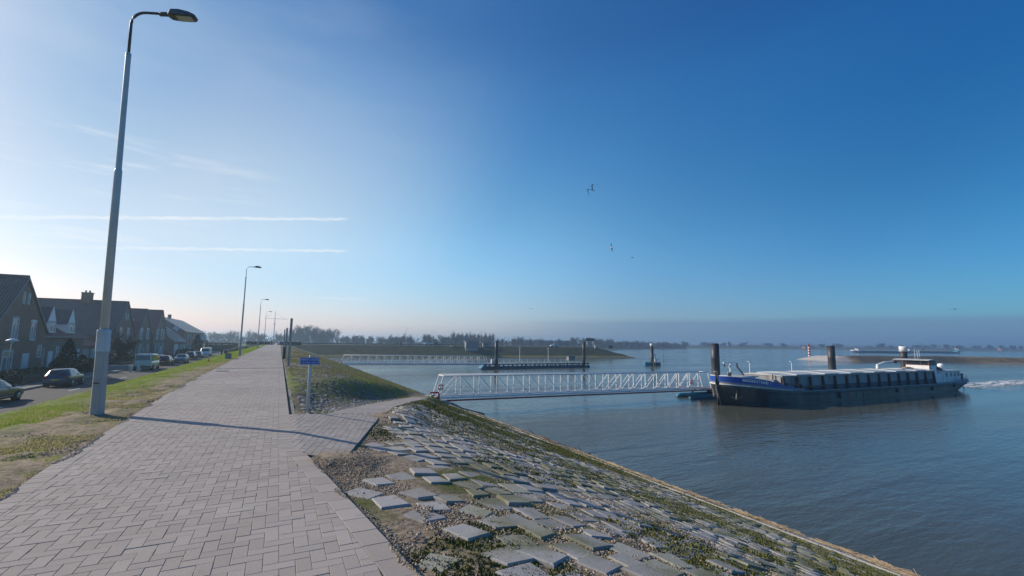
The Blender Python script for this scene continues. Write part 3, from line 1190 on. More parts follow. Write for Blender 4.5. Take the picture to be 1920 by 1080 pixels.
# ------------------------------------------------------------------ turf, moss, gravel, flotsam
def tone_material(name, c1, c2, rough=0.9, spec=0.15, c3=None, thin=0.0):
    t = NT(name)
    r = t.new('ShaderNodeNewGeometry').outputs['Random Per Island']
    c = t.mix(r, c1, c2)
    if c3:
        c = t.mix(t.ramp(t.noise(0.45, 4, t.pos()), 0.45, 0.62), c, c3)
    t.out(c, rough, 0, None, spec)
    if thin:      # light shines through thin blades
        tr = t.new('ShaderNodeBsdfTranslucent')
        t.l.new(t.gain(c, 1.3), tr.inputs['Color'])
        mx = t.new('ShaderNodeMixShader')
        mx.inputs[0].default_value = thin
        t.l.new(t.b.outputs[0], mx.inputs[1])
        t.l.new(tr.outputs[0], mx.inputs[2])
        t.l.new(mx.outputs[0], t.n['Material Output'].inputs['Surface'])
    return t.mat


M_grass = tone_material('grass_blades', (0.14, 0.215, 0.025), (0.26, 0.33, 0.06), 0.6, 0.25, None, 0.45)
M_drygrass = tone_material('dry_bank_growth', (0.12, 0.115, 0.05), (0.24, 0.205, 0.115), 0.8, 0.15, (0.16, 0.205, 0.045), 0.4)
M_crumb = tone_material('soil_crumbs_tone', (0.26, 0.205, 0.145), (0.44, 0.36, 0.27))
M_worn = tone_material('worn_grass_blades', (0.19, 0.20, 0.06), (0.42, 0.36, 0.21), 0.8, 0.2, None, 0.5)
M_moss = tone_material('moss_tufts', (0.075, 0.09, 0.018), (0.16, 0.16, 0.05), 0.9, 0.1)
M_pebble = tone_material('gravel_pebbles', (0.24, 0.18, 0.125), (0.50, 0.41, 0.31), 0.8, 0.25)
M_toe = tone_material('toe_gravel_pebbles', (0.17, 0.17, 0.17), (0.36, 0.35, 0.34), 0.85, 0.2)
M_reed = tone_material('washed_up_reed', (0.17, 0.12, 0.075), (0.42, 0.34, 0.23), 0.8, 0.2)
M_clod = mat('soil_clods', (0.15, 0.11, 0.075), 0.95, 0, 0.3, 3.0)


peb_v = np.array([(1, 0, 0), (-1, .1, 0), (.1, 1, 0), (0, -1, 0), (0.1, 0, 1), (0, 0, -1)])
peb_f = np.array([(0, 2, 4), (2, 1, 4), (1, 3, 4), (3, 0, 4), (2, 0, 5), (1, 2, 5), (3, 1, 5), (0, 3, 5)])


def tuft(nb, spread, h, w, seed):
    r = np.random.default_rng(seed)
    V, F = [], []
    for k in range(nb):
        a = r.uniform(0, 6.28)
        bx, by = r.normal(0, spread, 2)
        hh = h * r.uniform(0.5, 1.2)
        lx, ly = r.normal(0, hh * 0.45, 2)
        dx, dy = math.cos(a) * w, math.sin(a) * w
        b = len(V)
        V += [(bx - dx, by - dy, -0.01), (bx + dx, by + dy, -0.01), (bx + lx, by + ly, hh)]
        F.append((b, b + 1, b + 2))
    return np.array(V), np.array(F)


def log_s(n, lo, hi):
    return lo * np.exp(rng.random(n) * math.log(hi / lo))


def ground_scatter(name, template, x, y, scl, m, parent, dz=0.0, tilt=0.0):
    P = np.column_stack([x, y, zt(x, y) + dz])
    v = in_view(P, 0.12)
    P, scl = P[v], scl[v]
    n = len(P)
    V, F = scatter(template[0], template[1], P, rng.random(n) * 6.28, scl,
                   None if not tilt else np.abs(rng.normal(0, tilt, n)), rng.random(n) * 6.28)
    return np_mesh(name, V, F, m, parent, 'stuff')


# turf on the street side of the dike
n = 90000
y = log_s(n, 5, 125)
x = rng.uniform(-12.35, -2.3, n)
edge = np.interp(y, [8, 70], [-4.15, -3.55]) + fbm(x * 0.5, y * 0.5) * 1.2
ok = (x < left_edge(y) - 0.05) & ((x < edge) | (rng.random(n) < 0.10 + 0.55 * (fbm(x * 1.3 + 5, y * 1.3) > 0.18)))
x, y = x[ok], y[ok]
hs = np.where(x < edge[ok], 1.0, 0.6) * rng.uniform(0.6, 1.3, len(x)) * np.clip(y / 30, 0.75, 2.2)
ground_scatter('grass_tufts', tuft(7, 0.035, 0.055, 0.006, 1), x, y, hs, M_grass, dike)
# worn tussocks in the bare strip
n = 42000
y = log_s(n, 5, 60)
x = left_edge(y) - 0.06 - rng.random(n) * 2.6
ok = fbm(x * 1.6 + 5, y * 1.6) + 0.25 * (rng.random(n) - 0.5) > 0.02
x, y = x[ok], y[ok]
ground_scatter('worn_grass', tuft(6, 0.04, 0.026, 0.007, 8), x, y, rng.uniform(0.5, 1.4, len(x)) * np.clip(y / 25, 0.9, 1.8), M_worn, dike)
# clods of dug-up earth beside the path
n = 900
y = log_s(n, 6, 70)
x = left_edge(y) - np.abs(rng.normal(0.9, 0.7, n)) - 0.05
oct_v = np.array([(1, 0, 0), (-1, 0, 0), (0, 1, 0), (0, -1, 0), (0.1, 0, .7), (0, 0.1, -.6), (.6, .62, .3), (-.6, .5, .28)])
oct_f = np.array([(6, 2, 4), (0, 6, 4), (2, 7, 4), (7, 1, 4), (1, 3, 4), (3, 0, 4), (0, 5, 6), (6, 5, 2), (2, 5, 7), (7, 5, 1), (1, 5, 3), (3, 5, 0)])
cl = fbm(x * 0.7, y * 0.7) > 0.02
ground_scatter('soil_clods', (oct_v, oct_f), x[cl], y[cl], np.abs(rng.normal(0.008, 0.013, cl.sum())) + 0.005, M_clod, dike, 0.005)

# crumbs of soil trodden over both edges of the paving
n = 16000
y = log_s(n, 3, 45)
sd = rng.random(n) < 0.6
x = np.where(sd, left_edge(y) - np.abs(rng.normal(0, 0.05, n)) + np.clip(fbm(y * 1.3, y * 0) * 0.22, -0.02, 0.12), right_edge(y) + np.abs(rng.normal(0, 0.04, n)) - np.clip(fbm(y * 1.7 + 9, y * 0) * 0.16, -0.02, 0.08))
ok = sd | (y < 7.0)
x, y = x[ok], y[ok]
P = np.column_stack([x, y, np.maximum(zt(x, y), np.where((x > left_edge(y)) & (x < right_edge(y)), 0.0, -0.05)) + 0.001])
sc = np.abs(rng.normal(0, 0.006, len(x))) + 0.004
V, F = scatter(peb_v * (1.2, 1, 0.55), peb_f, P, rng.random(len(x)) * 6.28, sc)
np_mesh('soil_crumbs', V, F, M_crumb, dike, 'stuff')

# crumbs and clods over the worn strip
n = 14000
y = log_s(n, 4.5, 40)
x = left_edge(y) - 0.05 - np.abs(rng.normal(0, 0.9, n))
ok = (fbm(x * 1.4 + 21, y * 1.4) > -0.05) & (x > -5.5)
x, y = x[ok], y[ok]
ground_scatter('soil_crumbs', (peb_v * (1.2, 1, 0.6), peb_f), x, y, (np.abs(rng.normal(0, 0.006, len(x))) + 0.004) * np.clip(y / 8, 1, 1.6), M_crumb, dike, 0.003)

# growth on the bank between path, side path and water
n = 48000
y = log_s(n, 11, 150)
x = rng.uniform(0.5, 16.8, n)
d, _, _ = side_param(x, y)
ramp_l = np.interp(y, [11.5] + list(SIDE[:, 1]) + [60], [0.9] + list(SIDE[:, 0]) + [17])
ok = (d > 0.06) & (x < ramp_l) & (x > right_edge(y) + 0.28) & (fbm(x * 0.9, y * 0.9) > np.where((x - 0.37 * (y - 9) > -7) & (x - 0.37 * (y - 9) < -1.5) & (y > 15), -0.3, 0.10))
x, y = x[ok], y[ok]
ground_scatter('bank_growth', tuft(7, 0.05, 0.05, 0.008, 2), x, y, rng.uniform(0.6, 1.3, len(x)) * np.clip(y / 22, 0.8, 2.2), M_drygrass, dike)
# small loose stones on the same bank
n = 22000
y = log_s(n, 11.3, 60)
x = rng.uniform(0.6, 14, n)
d, _, _ = side_param(x, y)
ramp_l = np.interp(y, [11.5] + list(SIDE[:, 1]) + [60], [0.9] + list(SIDE[:, 0]) + [17])
ok = (d > 0.04) & (x < ramp_l) & (x > right_edge(y) + 0.25)
x, y = x[ok], y[ok]
sc = np.abs(rng.normal(0.03, 0.025, len(x))) + 0.012
ground_scatter('bank_rubble', (oct_v * (1.3, 1, 0.5), oct_f), x, y, sc, M_toe, dike, 0.005)

# moss between the revetment stones
n = 70000
y = log_s(n, 2.2, 47)
x = rng.uniform(0.9, 15.7, n)
d, _, _ = side_param(x, y)
ramp_x = np.interp(y, [6.8] + list(SIDE[:, 4]) + [60], [0.97] + list(SIDE[:, 3]) + [14.5])
mm = fbm(x * 0.55 + 3, y * 0.55) + 0.03 * np.clip(x - 3, 0, 4)
ok = (d > 0.08) & (x > right_edge(y) + 0.06) & ((y < 6.8) | (x > ramp_x)) & (mm > np.where(x < 3.6, 0.34, 0.02))
x, y = x[ok], y[ok]
ground_scatter('moss_tufts', tuft(7, 0.035, 0.016, 0.014, 3), x, y, rng.uniform(0.6, 1.4, len(x)) * np.clip(y / 12, 0.8, 1.8), M_moss, dike, 0.012)
# gravel lying in the joints and drifted over the upper stones
n = 90000
y = log_s(n, 1.9, 24)
x = right_edge(y) + 0.05 + np.abs(rng.normal(0, 1, n)) * np.where(rng.random(n) < 0.6, 2.2, 5.5)
d, _, _ = side_param(x, y)
ramp_x = np.interp(y, [6.8] + list(SIDE[:, 4]) + [60], [0.97] + list(SIDE[:, 3]) + [14.5])
ok = (d > 0.03) & (x < 15.6) & ((y < 6.8) | (x > ramp_x)) & (fbm(x * 1.1 + 40, y * 1.1) > -0.16)
x, y = x[ok], y[ok]
drift = fbm(x * 0.9 + 11, y * 0.9 + 3)
dz = np.where((drift > 0.17) & (x < 5.5), 0.036, 0.006) + rng.uniform(-0.006, 0.006, len(x))
sc = (np.abs(rng.normal(0.0, 0.006, len(x))) + 0.005) * np.clip(y / 7, 1, 1.9)
P = np.column_stack([x, y, zt(x, y) + dz])
v = in_view(P, 0.1)
V, F = scatter(peb_v * (1.15, 0.9, 0.6), peb_f, P[v], rng.random(v.sum()) * 6.28, sc[v])
np_mesh('gravel', V, F, M_pebble, dike, 'stuff')
# shingle along the water
n = 20000
y = log_s(n, 6.5, 60)
x = rng.uniform(15.5, 17.75, n)
ok = ~((y > 41.5) & (y < 47) & (x < 16.5))
x, y = x[ok], y[ok]
ground_scatter('shingle', (peb_v * (1.2, 1, 0.6), peb_f), x, y, (np.abs(rng.normal(0, 0.018, len(x))) + 0.018) * np.clip(y / 20, 0.8, 1.7), M_toe, dike, 0.012)
# line of washed-up reed stalks and driftwood
n = 3000
y = log_s(n, 6.5, 55)
x = np.where(rng.random(n) < 0.7, rng.normal(16.35, 0.16, n), rng.normal(16.95, 0.22, n)) + fbm(y * 0.35, y * 0 + 3) * 0.5
stv = np.array([(-1, -.012, 0), (1, -.012, 0), (1, .012, 0.006), (-1, .012, 0.006), (-1, 0, .02), (1, 0, .02)])
stf = np.array([(0, 1, 5), (0, 5, 4), (4, 5, 2), (4, 2, 3)])
P = np.column_stack([x, y, zt(x, y) + np.abs(rng.normal(0.03, 0.03, n)) + 0.01])
keep = fbm(y * 0.6 + 7, x * 0.4) > -0.18
P = P[keep]
L = np.abs(rng.normal(0.22, 0.16, len(P))) + 0.06
V, F = scatter(stv, stf, P, np.pi / 2 + rng.normal(0, 0.28, len(P)), np.column_stack([L, np.full(len(P), 1.0), np.full(len(P), 1.0)]))
np_mesh('washed_up_reed', V, F, M_reed, dike, 'stuff')


def driftwood(x0, y0, L, seed, label):
    r = random.Random(seed)
    b = MB()
    root = thing('driftwood_branch', label, 'driftwood', (x0, y0, float(zt(np.array(x0), np.array(y0)))), 0, 'driftwood on the shingle')
    pts = []
    for k in range(7):
        yy = (k / 6 - 0.5) * L
        xx = r.uniform(-0.12, 0.12)
        pts.append((xx, yy, float(zt(np.array(x0 + xx), np.array(y0 + yy))) - root.location.z + 0.07 + r.uniform(0, 0.08)))
    b.tube(pts, [0.055, 0.05, 0.05, 0.045, 0.04, 0.03, 0.012], 6)
    b.build('stem', rust, root)
    for k in (2, 3, 5):
        t_ = MB()
        p = pts[k]
        q = (p[0] + r.uniform(-0.5, 0.3), p[1] + r.uniform(0.3, 0.9), p[2] + r.uniform(0.1, 0.35))
        t_.tube([p, ((p[0] + q[0]) / 2, (p[1] + q[1]) / 2 + .05, (p[2] + q[2]) / 2 + .06), q], [0.03, 0.02, 0.006], 5)
        t_.build('twig', rust, root)


driftwood(16.55, 27.5, 4.2, 1, 'dark twisted driftwood branch, the longer of two lying on the shingle by the water')
driftwood(16.75, 24.0, 2.6, 2, 'shorter dark driftwood branch on the shingle nearer the camera')

# low concrete edging that closes the revetment above the shingle
eb = MB()
for k in range(13):
    pass
E_ = []
for yy in np.arange(6, 46, 1.0):
    E_.append(yy)
ed = MB().box((0, 0, -0.10), (0.13, 0.985, 0.24), ch=0.012).mesh('edging_block', concrete)
for yy in E_:
    o = bpy.data.objects.new('edging_block', ed)
    link(o, dike)
    o.location = (14.55, yy, float(zt(np.array(14.55), np.array(yy))) + 0.05)
    o.rotation_euler = (0, R(18), random.gauss(0, 0.004))

# ------------------------------------------------------------------ lamp posts along the path
def lamp_post(y, label, first=False):
    x = -3.32 + (0 if first else -0.15)
    z = float(zt(np.array(x), np.array(y)))
    root = thing('street_lamp', label, 'street lamp', (x, y, z - 0.02), 0, 'lamp posts along the dike path')
    root.rotation_euler = (R(0.2), R(-1.4 if first else 0.0), R(-18 if first else -8))
    b = MB()
    w0, w1 = 0.100, 0.090
    rings = []
    for zz, w in ((-0.4, w0), (1.62, w1), (1.66, w1 - 0.008)):
        k = w * 0.30
        rings.append([(-w + k, -w, zz), (w - k, -w, zz), (w, -w + k, zz), (w, w - k, zz), (w - k, w, zz), (-w + k, w, zz), (-w, w - k, zz), (-w, -w + k, zz)])
    b.loft(rings, 0, False)
    b.build('concrete_base', concrete_post, root)
    c = MB()
    rings = []
    for zz, w in ((1.38, 0.099), (1.82, 0.098), (1.85, 0.085)):
        k = w * 0.30
        rings.append([(-w + k, -w, zz), (w - k, -w, zz), (w, -w + k, zz), (w, w - k, zz), (w - k, w, zz), (-w + k, w, zz), (-w, w - k, zz), (-w, -w + k, zz)])
    c.loft(rings, 0, False)
    c.build('collar', galv, root)
    d = MB()
    d.box((0.0, -0.099, 0.72), (0.11, 0.012, 0.025), ch=0.004)
    d.build('data_plate', dark_metal, root)
    p = MB()
    p.lathe([(0.078, 1.75), (0.073, 5.34), (0.073, 5.40), (0.060, 5.42), (0.060, 5.46), (0.052, 8.08), (0.054, 8.10), (0.054, 8.20), (0.036, 8.22)], seg=14)
    p.build('pole', galv, root)
    h = MB()
    h.lathe([(0.0, 0.0), (0.012, 0.0), (0.012, 0.03), (0.0, 0.03)], (0, -0.06, 8.14), 6)
    h.build('set_screw', dark_metal, root)
    # outreach arm bends towards the path
    a = MB()
    pts = [(0, 0, 8.2), (0, 0, 8.95)]
    for k in range(1, 7):
        t = k / 6 * math.pi / 2
        pts.append((0.30 - 0.30 * math.cos(t), 0, 8.95 + 0.30 * math.sin(t)))
    pts.append((0.62, 0, 9.26))
    a.tube(pts, 0.030, 10)
    a.build('arm', galv if not first else dark_metal, root)
    g = MB()
    g.tube([(0.58, 0, 9.25), (0.80, 0, 9.262)], 0.052, 10)
    g.build('spigot', dark_metal, root)
    l = MB()
    rings = []
    for xx, w, z0, z1 in ((0.76 + (q_[0] - 0.76) * 0.86, q_[1] * 0.86, 9.215 + (q_[2] - 9.215), 9.215 + (q_[3] - 9.215) * 0.86) for q_ in ((0.760, 0.07, 9.215, 9.345), (0.830, 0.135, 9.195, 9.400), (1.030, 0.16, 9.190, 9.410), (1.280, 0.155, 9.190, 9.365), (1.430, 0.125, 9.195, 9.305), (1.470, 0.08, 9.205, 9.255))):
        rings.append([(xx, -w, z0 + 0.02), (xx, -w * 0.85, z0), (xx, w * 0.85, z0), (xx, w, z0 + 0.02), (xx, w * 0.9, z0 + 0.05), (xx, w * 0.45, z1), (xx, -w * 0.45, z1), (xx, -w * 0.9, z0 + 0.05)])
    l.loft(rings, 0, False)
    hd = l.build('lantern', dark_metal, root)
    q = MB()
    q.box((1.13, 0, 9.185), (0.34, 0.19, 0.015), ch=0.004)
    q.build('lens', mat('lamp_lens', (0.45, 0.45, 0.43), 0.25) if 'lamp_lens' not in MATS else MATS['lamp_lens'], hd)
    return root


lamp1 = lamp_post(12.75, 'nearest tall grey lamp post on a square concrete base, standing in the worn soil', True)
for y_, lb_ in ((54.5, 'second lamp post along the path, beside the bench'),
                (98.0, 'third lamp post along the path, beside the timber guard rail'),
                (139.5, 'fourth lamp post along the path, far off and just left of the signal mast')):
    lamp_post(y_, lb_)

# ------------------------------------------------------------------ no-entry sign at the side path


def text_mesh(s, size, name, m, parent, loc, rot, align='CENTER', extrude=0.002, sx=1.0, bold=0.0):
    cu = bpy.data.curves.new(name, 'FONT')
    cu.body = s
    cu.size = size
    cu.align_x = align
    cu.align_y = 'CENTER'
    cu.extrude = extrude
    cu.offset = bold
    cu.resolution_u = 2
    o = bpy.data.objects.new(name, cu)
    COL.objects.link(o)
    dg = bpy.context.evaluated_depsgraph_get()
    me = bpy.data.meshes.new_from_object(o.evaluated_get(dg))
    bpy.data.objects.remove(o)
    me.materials.clear()
    me.materials.append(m)
    o = bpy.data.objects.new(name, me)
    link(o, parent)
    o.location = loc
    o.rotation_euler = rot
    o.scale = (sx, 1, 1)
    return o


sgn = thing('no_entry_sign', 'small blue sign with white lettering on a grey post beside the side path', 'sign', (0.69, 11.72, float(zt(np.array(.69), np.array(11.72)))), R(-22))
b = MB()
b.lathe([(0.036, -0.2), (0.036, 1.30), (0.03, 1.315)], seg=12)
b.build('post', galv, sgn)
b = MB()
b.box((0, -0.055, 1.185), (0.43, 0.018, 0.165), ch=0.004)
pn = b.build('panel', blue_sign, sgn)
b = MB()
for z in (1.115, 1.255):
    b.box((0, -0.066, z), (0.40, 0.004, 0.006))
for x in (-0.2, 0.2):
    b.box((x, -0.066, 1.185), (0.006, 0.004, 0.134))
b.build('border', white_paint, pn)
text_mesh('VERBODEN TOEGANG', 0.047, 'lettering', white_paint, pn, (0, -0.0665, 1.212), (R(90), 0, 0), sx=0.80)
text_mesh('ART. 461 WETB. V. STRAFR.', 0.033, 'small_lettering', white_paint, pn, (0, -0.0665, 1.155), (R(90), 0, 0), sx=0.80)
b = MB()
for zc in (1.24, 1.13):
    MB().box((0, -0.03, zc), (0.09, 0.04, 0.02)).build('clamp', galv, sgn)

# ------------------------------------------------------------------ flood posts, boards, bench, rail, mast
for k, (x, y, h, lb_) in enumerate(((0.66, 32.9, 3.05, 'nearest tall grey steel flood post right of the path'),
                                    (0.62, 47.0, 2.75, 'second grey steel flood post, between two black boards'),
                                    (0.62, 66.0, 3.0, 'farthest grey steel flood post right of the path'))):
    z = float(zt(np.array(x), np.array(y)))
    t_ = thing('flood_post', lb_, 'post', (x, y, z), R(-20), 'steel posts along the path')
    b = MB()
    b.box((-0.05, 0, h / 2 - 0.2), (0.02, 0.10, h + 0.4))
    b.box((0.05, 0, h / 2 - 0.2), (0.02, 0.10, h + 0.4))
    b.box((0, 0, h / 2 - 0.2), (0.078, 0.025, h + 0.4))
    b.build('profile', mat('post_grey', (0.40, 0.39, 0.375), 0.6, 0.1, 0.15) if 'post_grey' not in MATS else MATS['post_grey'], t_)
    b = MB()
    b.box((0, 0, h + 0.012), (0.13, 0.12, 0.02))
    b.build('cap', dark_metal, t_)
    b = MB()
    b.box((0, 0, 0.03), (0.34, 0.34, 0.04))
    b.build('base_plate', grey_paint, t_)
for x, lb_ in ((0.46, 'left of two slanting black boards beside the second flood post'), (0.86, 'right of two slanting black boards beside the second flood post')):
    z = float(zt(np.array(x), np.array(44.5)))
    t_ = thing('black_board', lb_, 'board', (x, 44.5, z), R(-20), 'black boards by the flood post')
    t_.rotation_euler = (0, R(3), R(-20))
    b = MB()
    b.box((0, 0, 0.52), (0.17, 0.05, 1.06), ch=0.01)
    b.build('board', black_steel, t_)
    b = MB()
    b.box((0, 0.05, 0.3), (0.05, 0.05, 0.7))
    b.build('stake', black_steel, t_)

bz = float(zt(np.array(-3.75), np.array(46.0)))
bench = thing('park_bench', 'small concrete and timber bench beside the second lamp post', 'bench', (-3.75, 46.0, bz), R(4))
for yy in (-0.75, 0.75):
    b = MB()
    b.prism([(-0.24, -0.05), (0.24, -0.05), (0.22, 0.42), (-0.10, 0.42), (-0.22, 0.85), (-0.30, 0.85), (-0.22, 0.40)], 'y', yy - 0.06, yy + 0.06)
    b.build('support', concrete, bench)
for k in range(3):
    MB().box((-0.08 + k * 0.14, 0, 0.445), (0.115, 1.9, 0.045), ch=0.008).build('seat_plank', timber, bench)
for k in range(2):
    MB().box((-0.185 - 0.03 * k, 0, 0.58 + 0.16 * k), (0.04, 1.9, 0.12), ch=0.008, ry=R(-10)).build('back_plank', timber, bench)
# orange marker
om = thing('marker_peg', 'tiny orange marker peg standing in the grass left of the path', 'marker', (-4.6, 41.0, float(zt(np.array(-4.6), np.array(41.0)))))
MB().lathe([(0.05, -0.1), (0.05, 0.2), (0.04, 0.24)], seg=8).build('peg', mat('orange_paint', (0.7, 0.13, 0.02), 0.6), om)
MB().lathe([(0.056, 0.15), (0.056, 0.19)], seg=8).build('band', white_paint, om)

rail = thing('guard_rail', 'low timber guard rail on posts beside the far grass verge', 'guard rail', (-6.3, 92, 0))
prev = None
for k in range(15):
    yy = -24 + k * 3.4
    xx = 0.02 * k
    zz = float(zt(np.array(-6.3 + xx), np.array(92 + yy)))
    b = MB()
    b.box((xx, yy, zz + 0.33), (0.17, 0.17, 0.9), ch=0.015)
    b.build('rail_post', timber, rail)
    if prev:
        MB().bar((prev[0] + 0.12, prev[1], prev[2] + 0.62), (xx + 0.12, yy, zz + 0.62), 0.12).build('rail', mat('rail_timber', (0.30, 0.27, 0.23), 0.8) if 'rail_timber' not in MATS else MATS['rail_timber'], rail)
    prev = (xx, yy, zz)

mast = thing('signal_mast', 'tall thin signal mast with a long crossyard beyond the end of the path', 'mast', (-1.6, 172, 0))
MB().lathe([(0.16, 0), (0.11, 7.5), (0.06, 9.6), (0.04, 11.6)], seg=8).build('pole', white_paint, mast)
MB().tube([(-3.3, 0.2, 8.75), (3.9, -0.2, 8.6)], 0.055, 6).build('yard', white_paint, mast)
MB().lathe([(0.02, 6.8), (0.42, 6.85), (0.42, 6.95), (0.02, 7.0)], seg=10).build('top_ring', grey_paint, mast)
MB().lathe([(0.02, 9.7), (0.25, 9.75), (0.02, 9.85)], seg=8).build('lamp_ring', grey_paint, mast)
for s in (-1, 1):
    MB().tube([(0, 0, 10.8), (s * 3.2, -s * 0.15, 8.72)], 0.02, 4).build('stay', grey_paint, mast)

# dark low barrier either side of the path's end
M_hedge = tone_material('hedge_leaves', (0.012, 0.022, 0.010), (0.045, 0.06, 0.02), 0.7, 0.3)
M_conifer = tone_material('conifer_leaves', (0.010, 0.022, 0.012), (0.03, 0.05, 0.02), 0.7, 0.25)


def leaf_cloud(n, box_fn, size, seed):
    """n small leaf faces at points given by box_fn(rng, n)"""
    r = np.random.default_rng(seed)
    P = box_fn(r, n)
    a = r.normal(0, 1, (n, 3))
    a /= np.linalg.norm(a, axis=1)[:, None]
    b = np.cross(a, r.normal(0, 1, (n, 3)))
    b /= np.linalg.norm(b, axis=1)[:, None]
    s = size * r.uniform(0.5, 1.3, n)[:, None]
    V = np.stack([P - a * s, P + b * s * 0.6, P + a * s, P - b * s * 0.6], 1).reshape(-1, 3)
    F = (np.arange(n) * 4)[:, None] + np.arange(4)[None]
    return V, F


def hedge(name, label, x, y, z, sx, sy, sz, n, size, seed, group=None, m=None, rz=0.0):
    t_ = thing(name, label, 'hedge', (x, y, z), rz, group)

    def f(r, n):
        p = r.uniform(-0.5, 0.5, (n, 3))
        k = r.integers(0, 3, n)
        # most leaves near the faces
        face = r.random(n) < 0.75
        for ax in range(3):
            mk = face & (k == ax)
            p[mk, ax] = np.where(ax == 2, 0.5, np.sign(p[mk, ax]) * 0.5) + r.normal(0, 0.03, mk.sum())
        p = p * (sx, sy, sz) + (0, 0, sz / 2)
        p[:, 2] += fbm(p[:, 0] * 1.2 + seed, p[:, 1] * 1.2) * 0.22 * (p[:, 2] > sz * 0.6)
        return p
    V, F = leaf_cloud(n, f, size, seed)
    np_mesh('foliage', V, F, m or M_hedge, t_)
    MB().box((0, 0, sz * 0.42), (sx * 0.8, max(sy * 0.9, 0.1), sz * 0.8)).build('branches', m or M_hedge, t_)
    return t_


hedge('clipped_hedge', 'low dark hedge left of the path where the path ends', -5.5, 176, 0, 7.4, 1.0, 0.95, 900, 0.22, 3, 'hedges at the end of the path')
hedge('clipped_hedge', 'low dark hedge right of the path where the path ends', 3.3, 174, -0.1, 6.6, 1.0, 1.0, 900, 0.22, 4, 'hedges at the end of the path')
pb = thing('notice_board', 'narrow white notice board at the end of the path', 'notice board', (-0.05, 165, 0))
MB().box((0, 0, 0.95), (0.55, 0.1, 1.25), ch=0.02).build('panel', white_paint, pb)
for x in (-0.2, 0.2):
    MB().box((x, 0, 0.16), (0.06, 0.06, 0.36)).build('leg', grey_paint, pb)

# ------------------------------------------------------------------ gangways
M_chord = white_paint


def gangway(name, label, start, end, y, bays, hw, hgt, toy=False):
    L = math.hypot(end[0] - start[0], end[2] - start[2])
    root = thing(name, label, 'gangway', start, 0, 'white truss gangways')
    root.rotation_euler = (0, math.atan2(start[2] - end[2], end[0] - start[0]), math.atan2(end[1] - start[1], end[0] - start[0]))
    pit = (L - 1.0) / bays
    X = [0.5 + k * pit for k in range(bays + 1)]
    for s in (-1, 1):
        yy = s * hw
        MB().tube([(X[0] + 0.12, yy, hgt), (X[-1] - 0.12, yy, hgt)], 0.075, 8).build('top_chord', white_paint, root)
        MB().bar((-0.2, yy, 0.0), (L + 0.1, yy, 0.0), 0.16).build('bottom_chord', white_paint, root)
        MB().bar((0.0, yy, 0.05), (X[0] + 0.12, yy, hgt), 0.085).build('end_post', white_paint, root)
        MB().bar((L, yy, 0.05), (X[-1] - 0.12, yy, hgt), 0.085).build('end_post', white_paint, root)
        pm = MB().bar((0, 0, 0.08), (0, 0, hgt - 0.06), 0.075).box((0, 0, 0.12), (0.22, 0.03, 0.10)).mesh('post', white_paint)
        for k in range(1, bays):
            o = bpy.data.objects.new('post', pm)
            link(o, root)
            o.location = (X[k], yy, 0)
        up = MB().bar((0.05, 0, 0.1), (pit - 0.03, 0, hgt - 0.07), 0.062).mesh('diagonal', white_paint)
        dn = MB().bar((0.03, 0, hgt - 0.07), (pit - 0.05, 0, 0.1), 0.062).mesh('diagonal', white_paint)
        for k in range(bays):
            if k == 0:
                o = bpy.data.objects.new('diagonal', up)
            elif k == bays - 1:
                o = bpy.data.objects.new('diagonal', dn)
            elif k < bays * 0.5:
                o = bpy.data.objects.new('diagonal', dn)
            else:
                o = bpy.data.objects.new('diagonal', up)
            link(o, root)
            o.location = (X[k], yy, 0)
        for z in (0.55, 0.95):
            MB().bar((X[0], yy * 0.93, z), (X[-1], yy * 0.93, z), 0.03).build('handrail', grey_paint if z < .9 else white_paint, root)
        MB().box((L / 2, yy * 0.94, 0.17), (L - 0.6, 0.015, 0.14)).build('kick_plate', white_paint, root)
    b = MB()
    b.box((L / 2, 0, 0.06), (L, hw * 1.8, 0.05))
    b.build('deck', mat('grating', (0.33, 0.34, 0.35), 0.7, 0.2) if 'grating' not in MATS else MATS['grating'], root)
    cm = MB().box((0, 0, -0.02), (0.1, hw * 1.9, 0.1)).mesh('cross_beam', white_paint)
    for k in range(bays + 1):
        o = bpy.data.objects.new('cross_beam', cm)
        link(o, root)
        o.location = (X[k], 0, 0)
    for xx in (X[0] + 0.12, X[-1] - 0.12):
        MB().bar((xx, -hw, hgt), (xx, hw, hgt), 0.1).build('end_beam', white_paint, root)
    # red water pipe slung outside the near chord
    p = MB()
    yy = -hw - 0.16
    p.tube([(-0.75, yy, 0.55), (-0.05, yy, 0.55), (0.12, yy, 0.50), (0.17, yy, 0.36), (0.17, yy, -0.16), (0.25, yy, -0.24), (0.5, yy, -0.25), (L, yy, -0.2)], 0.08, 8)
    pp = p.build('water_pipe', red_paint, root)
    for k in range(2, bays, 2):
        MB().box((X[k], yy + 0.06, -0.13), (0.04, 0.06, 0.18)).build('bracket', galv, pp)
    return root


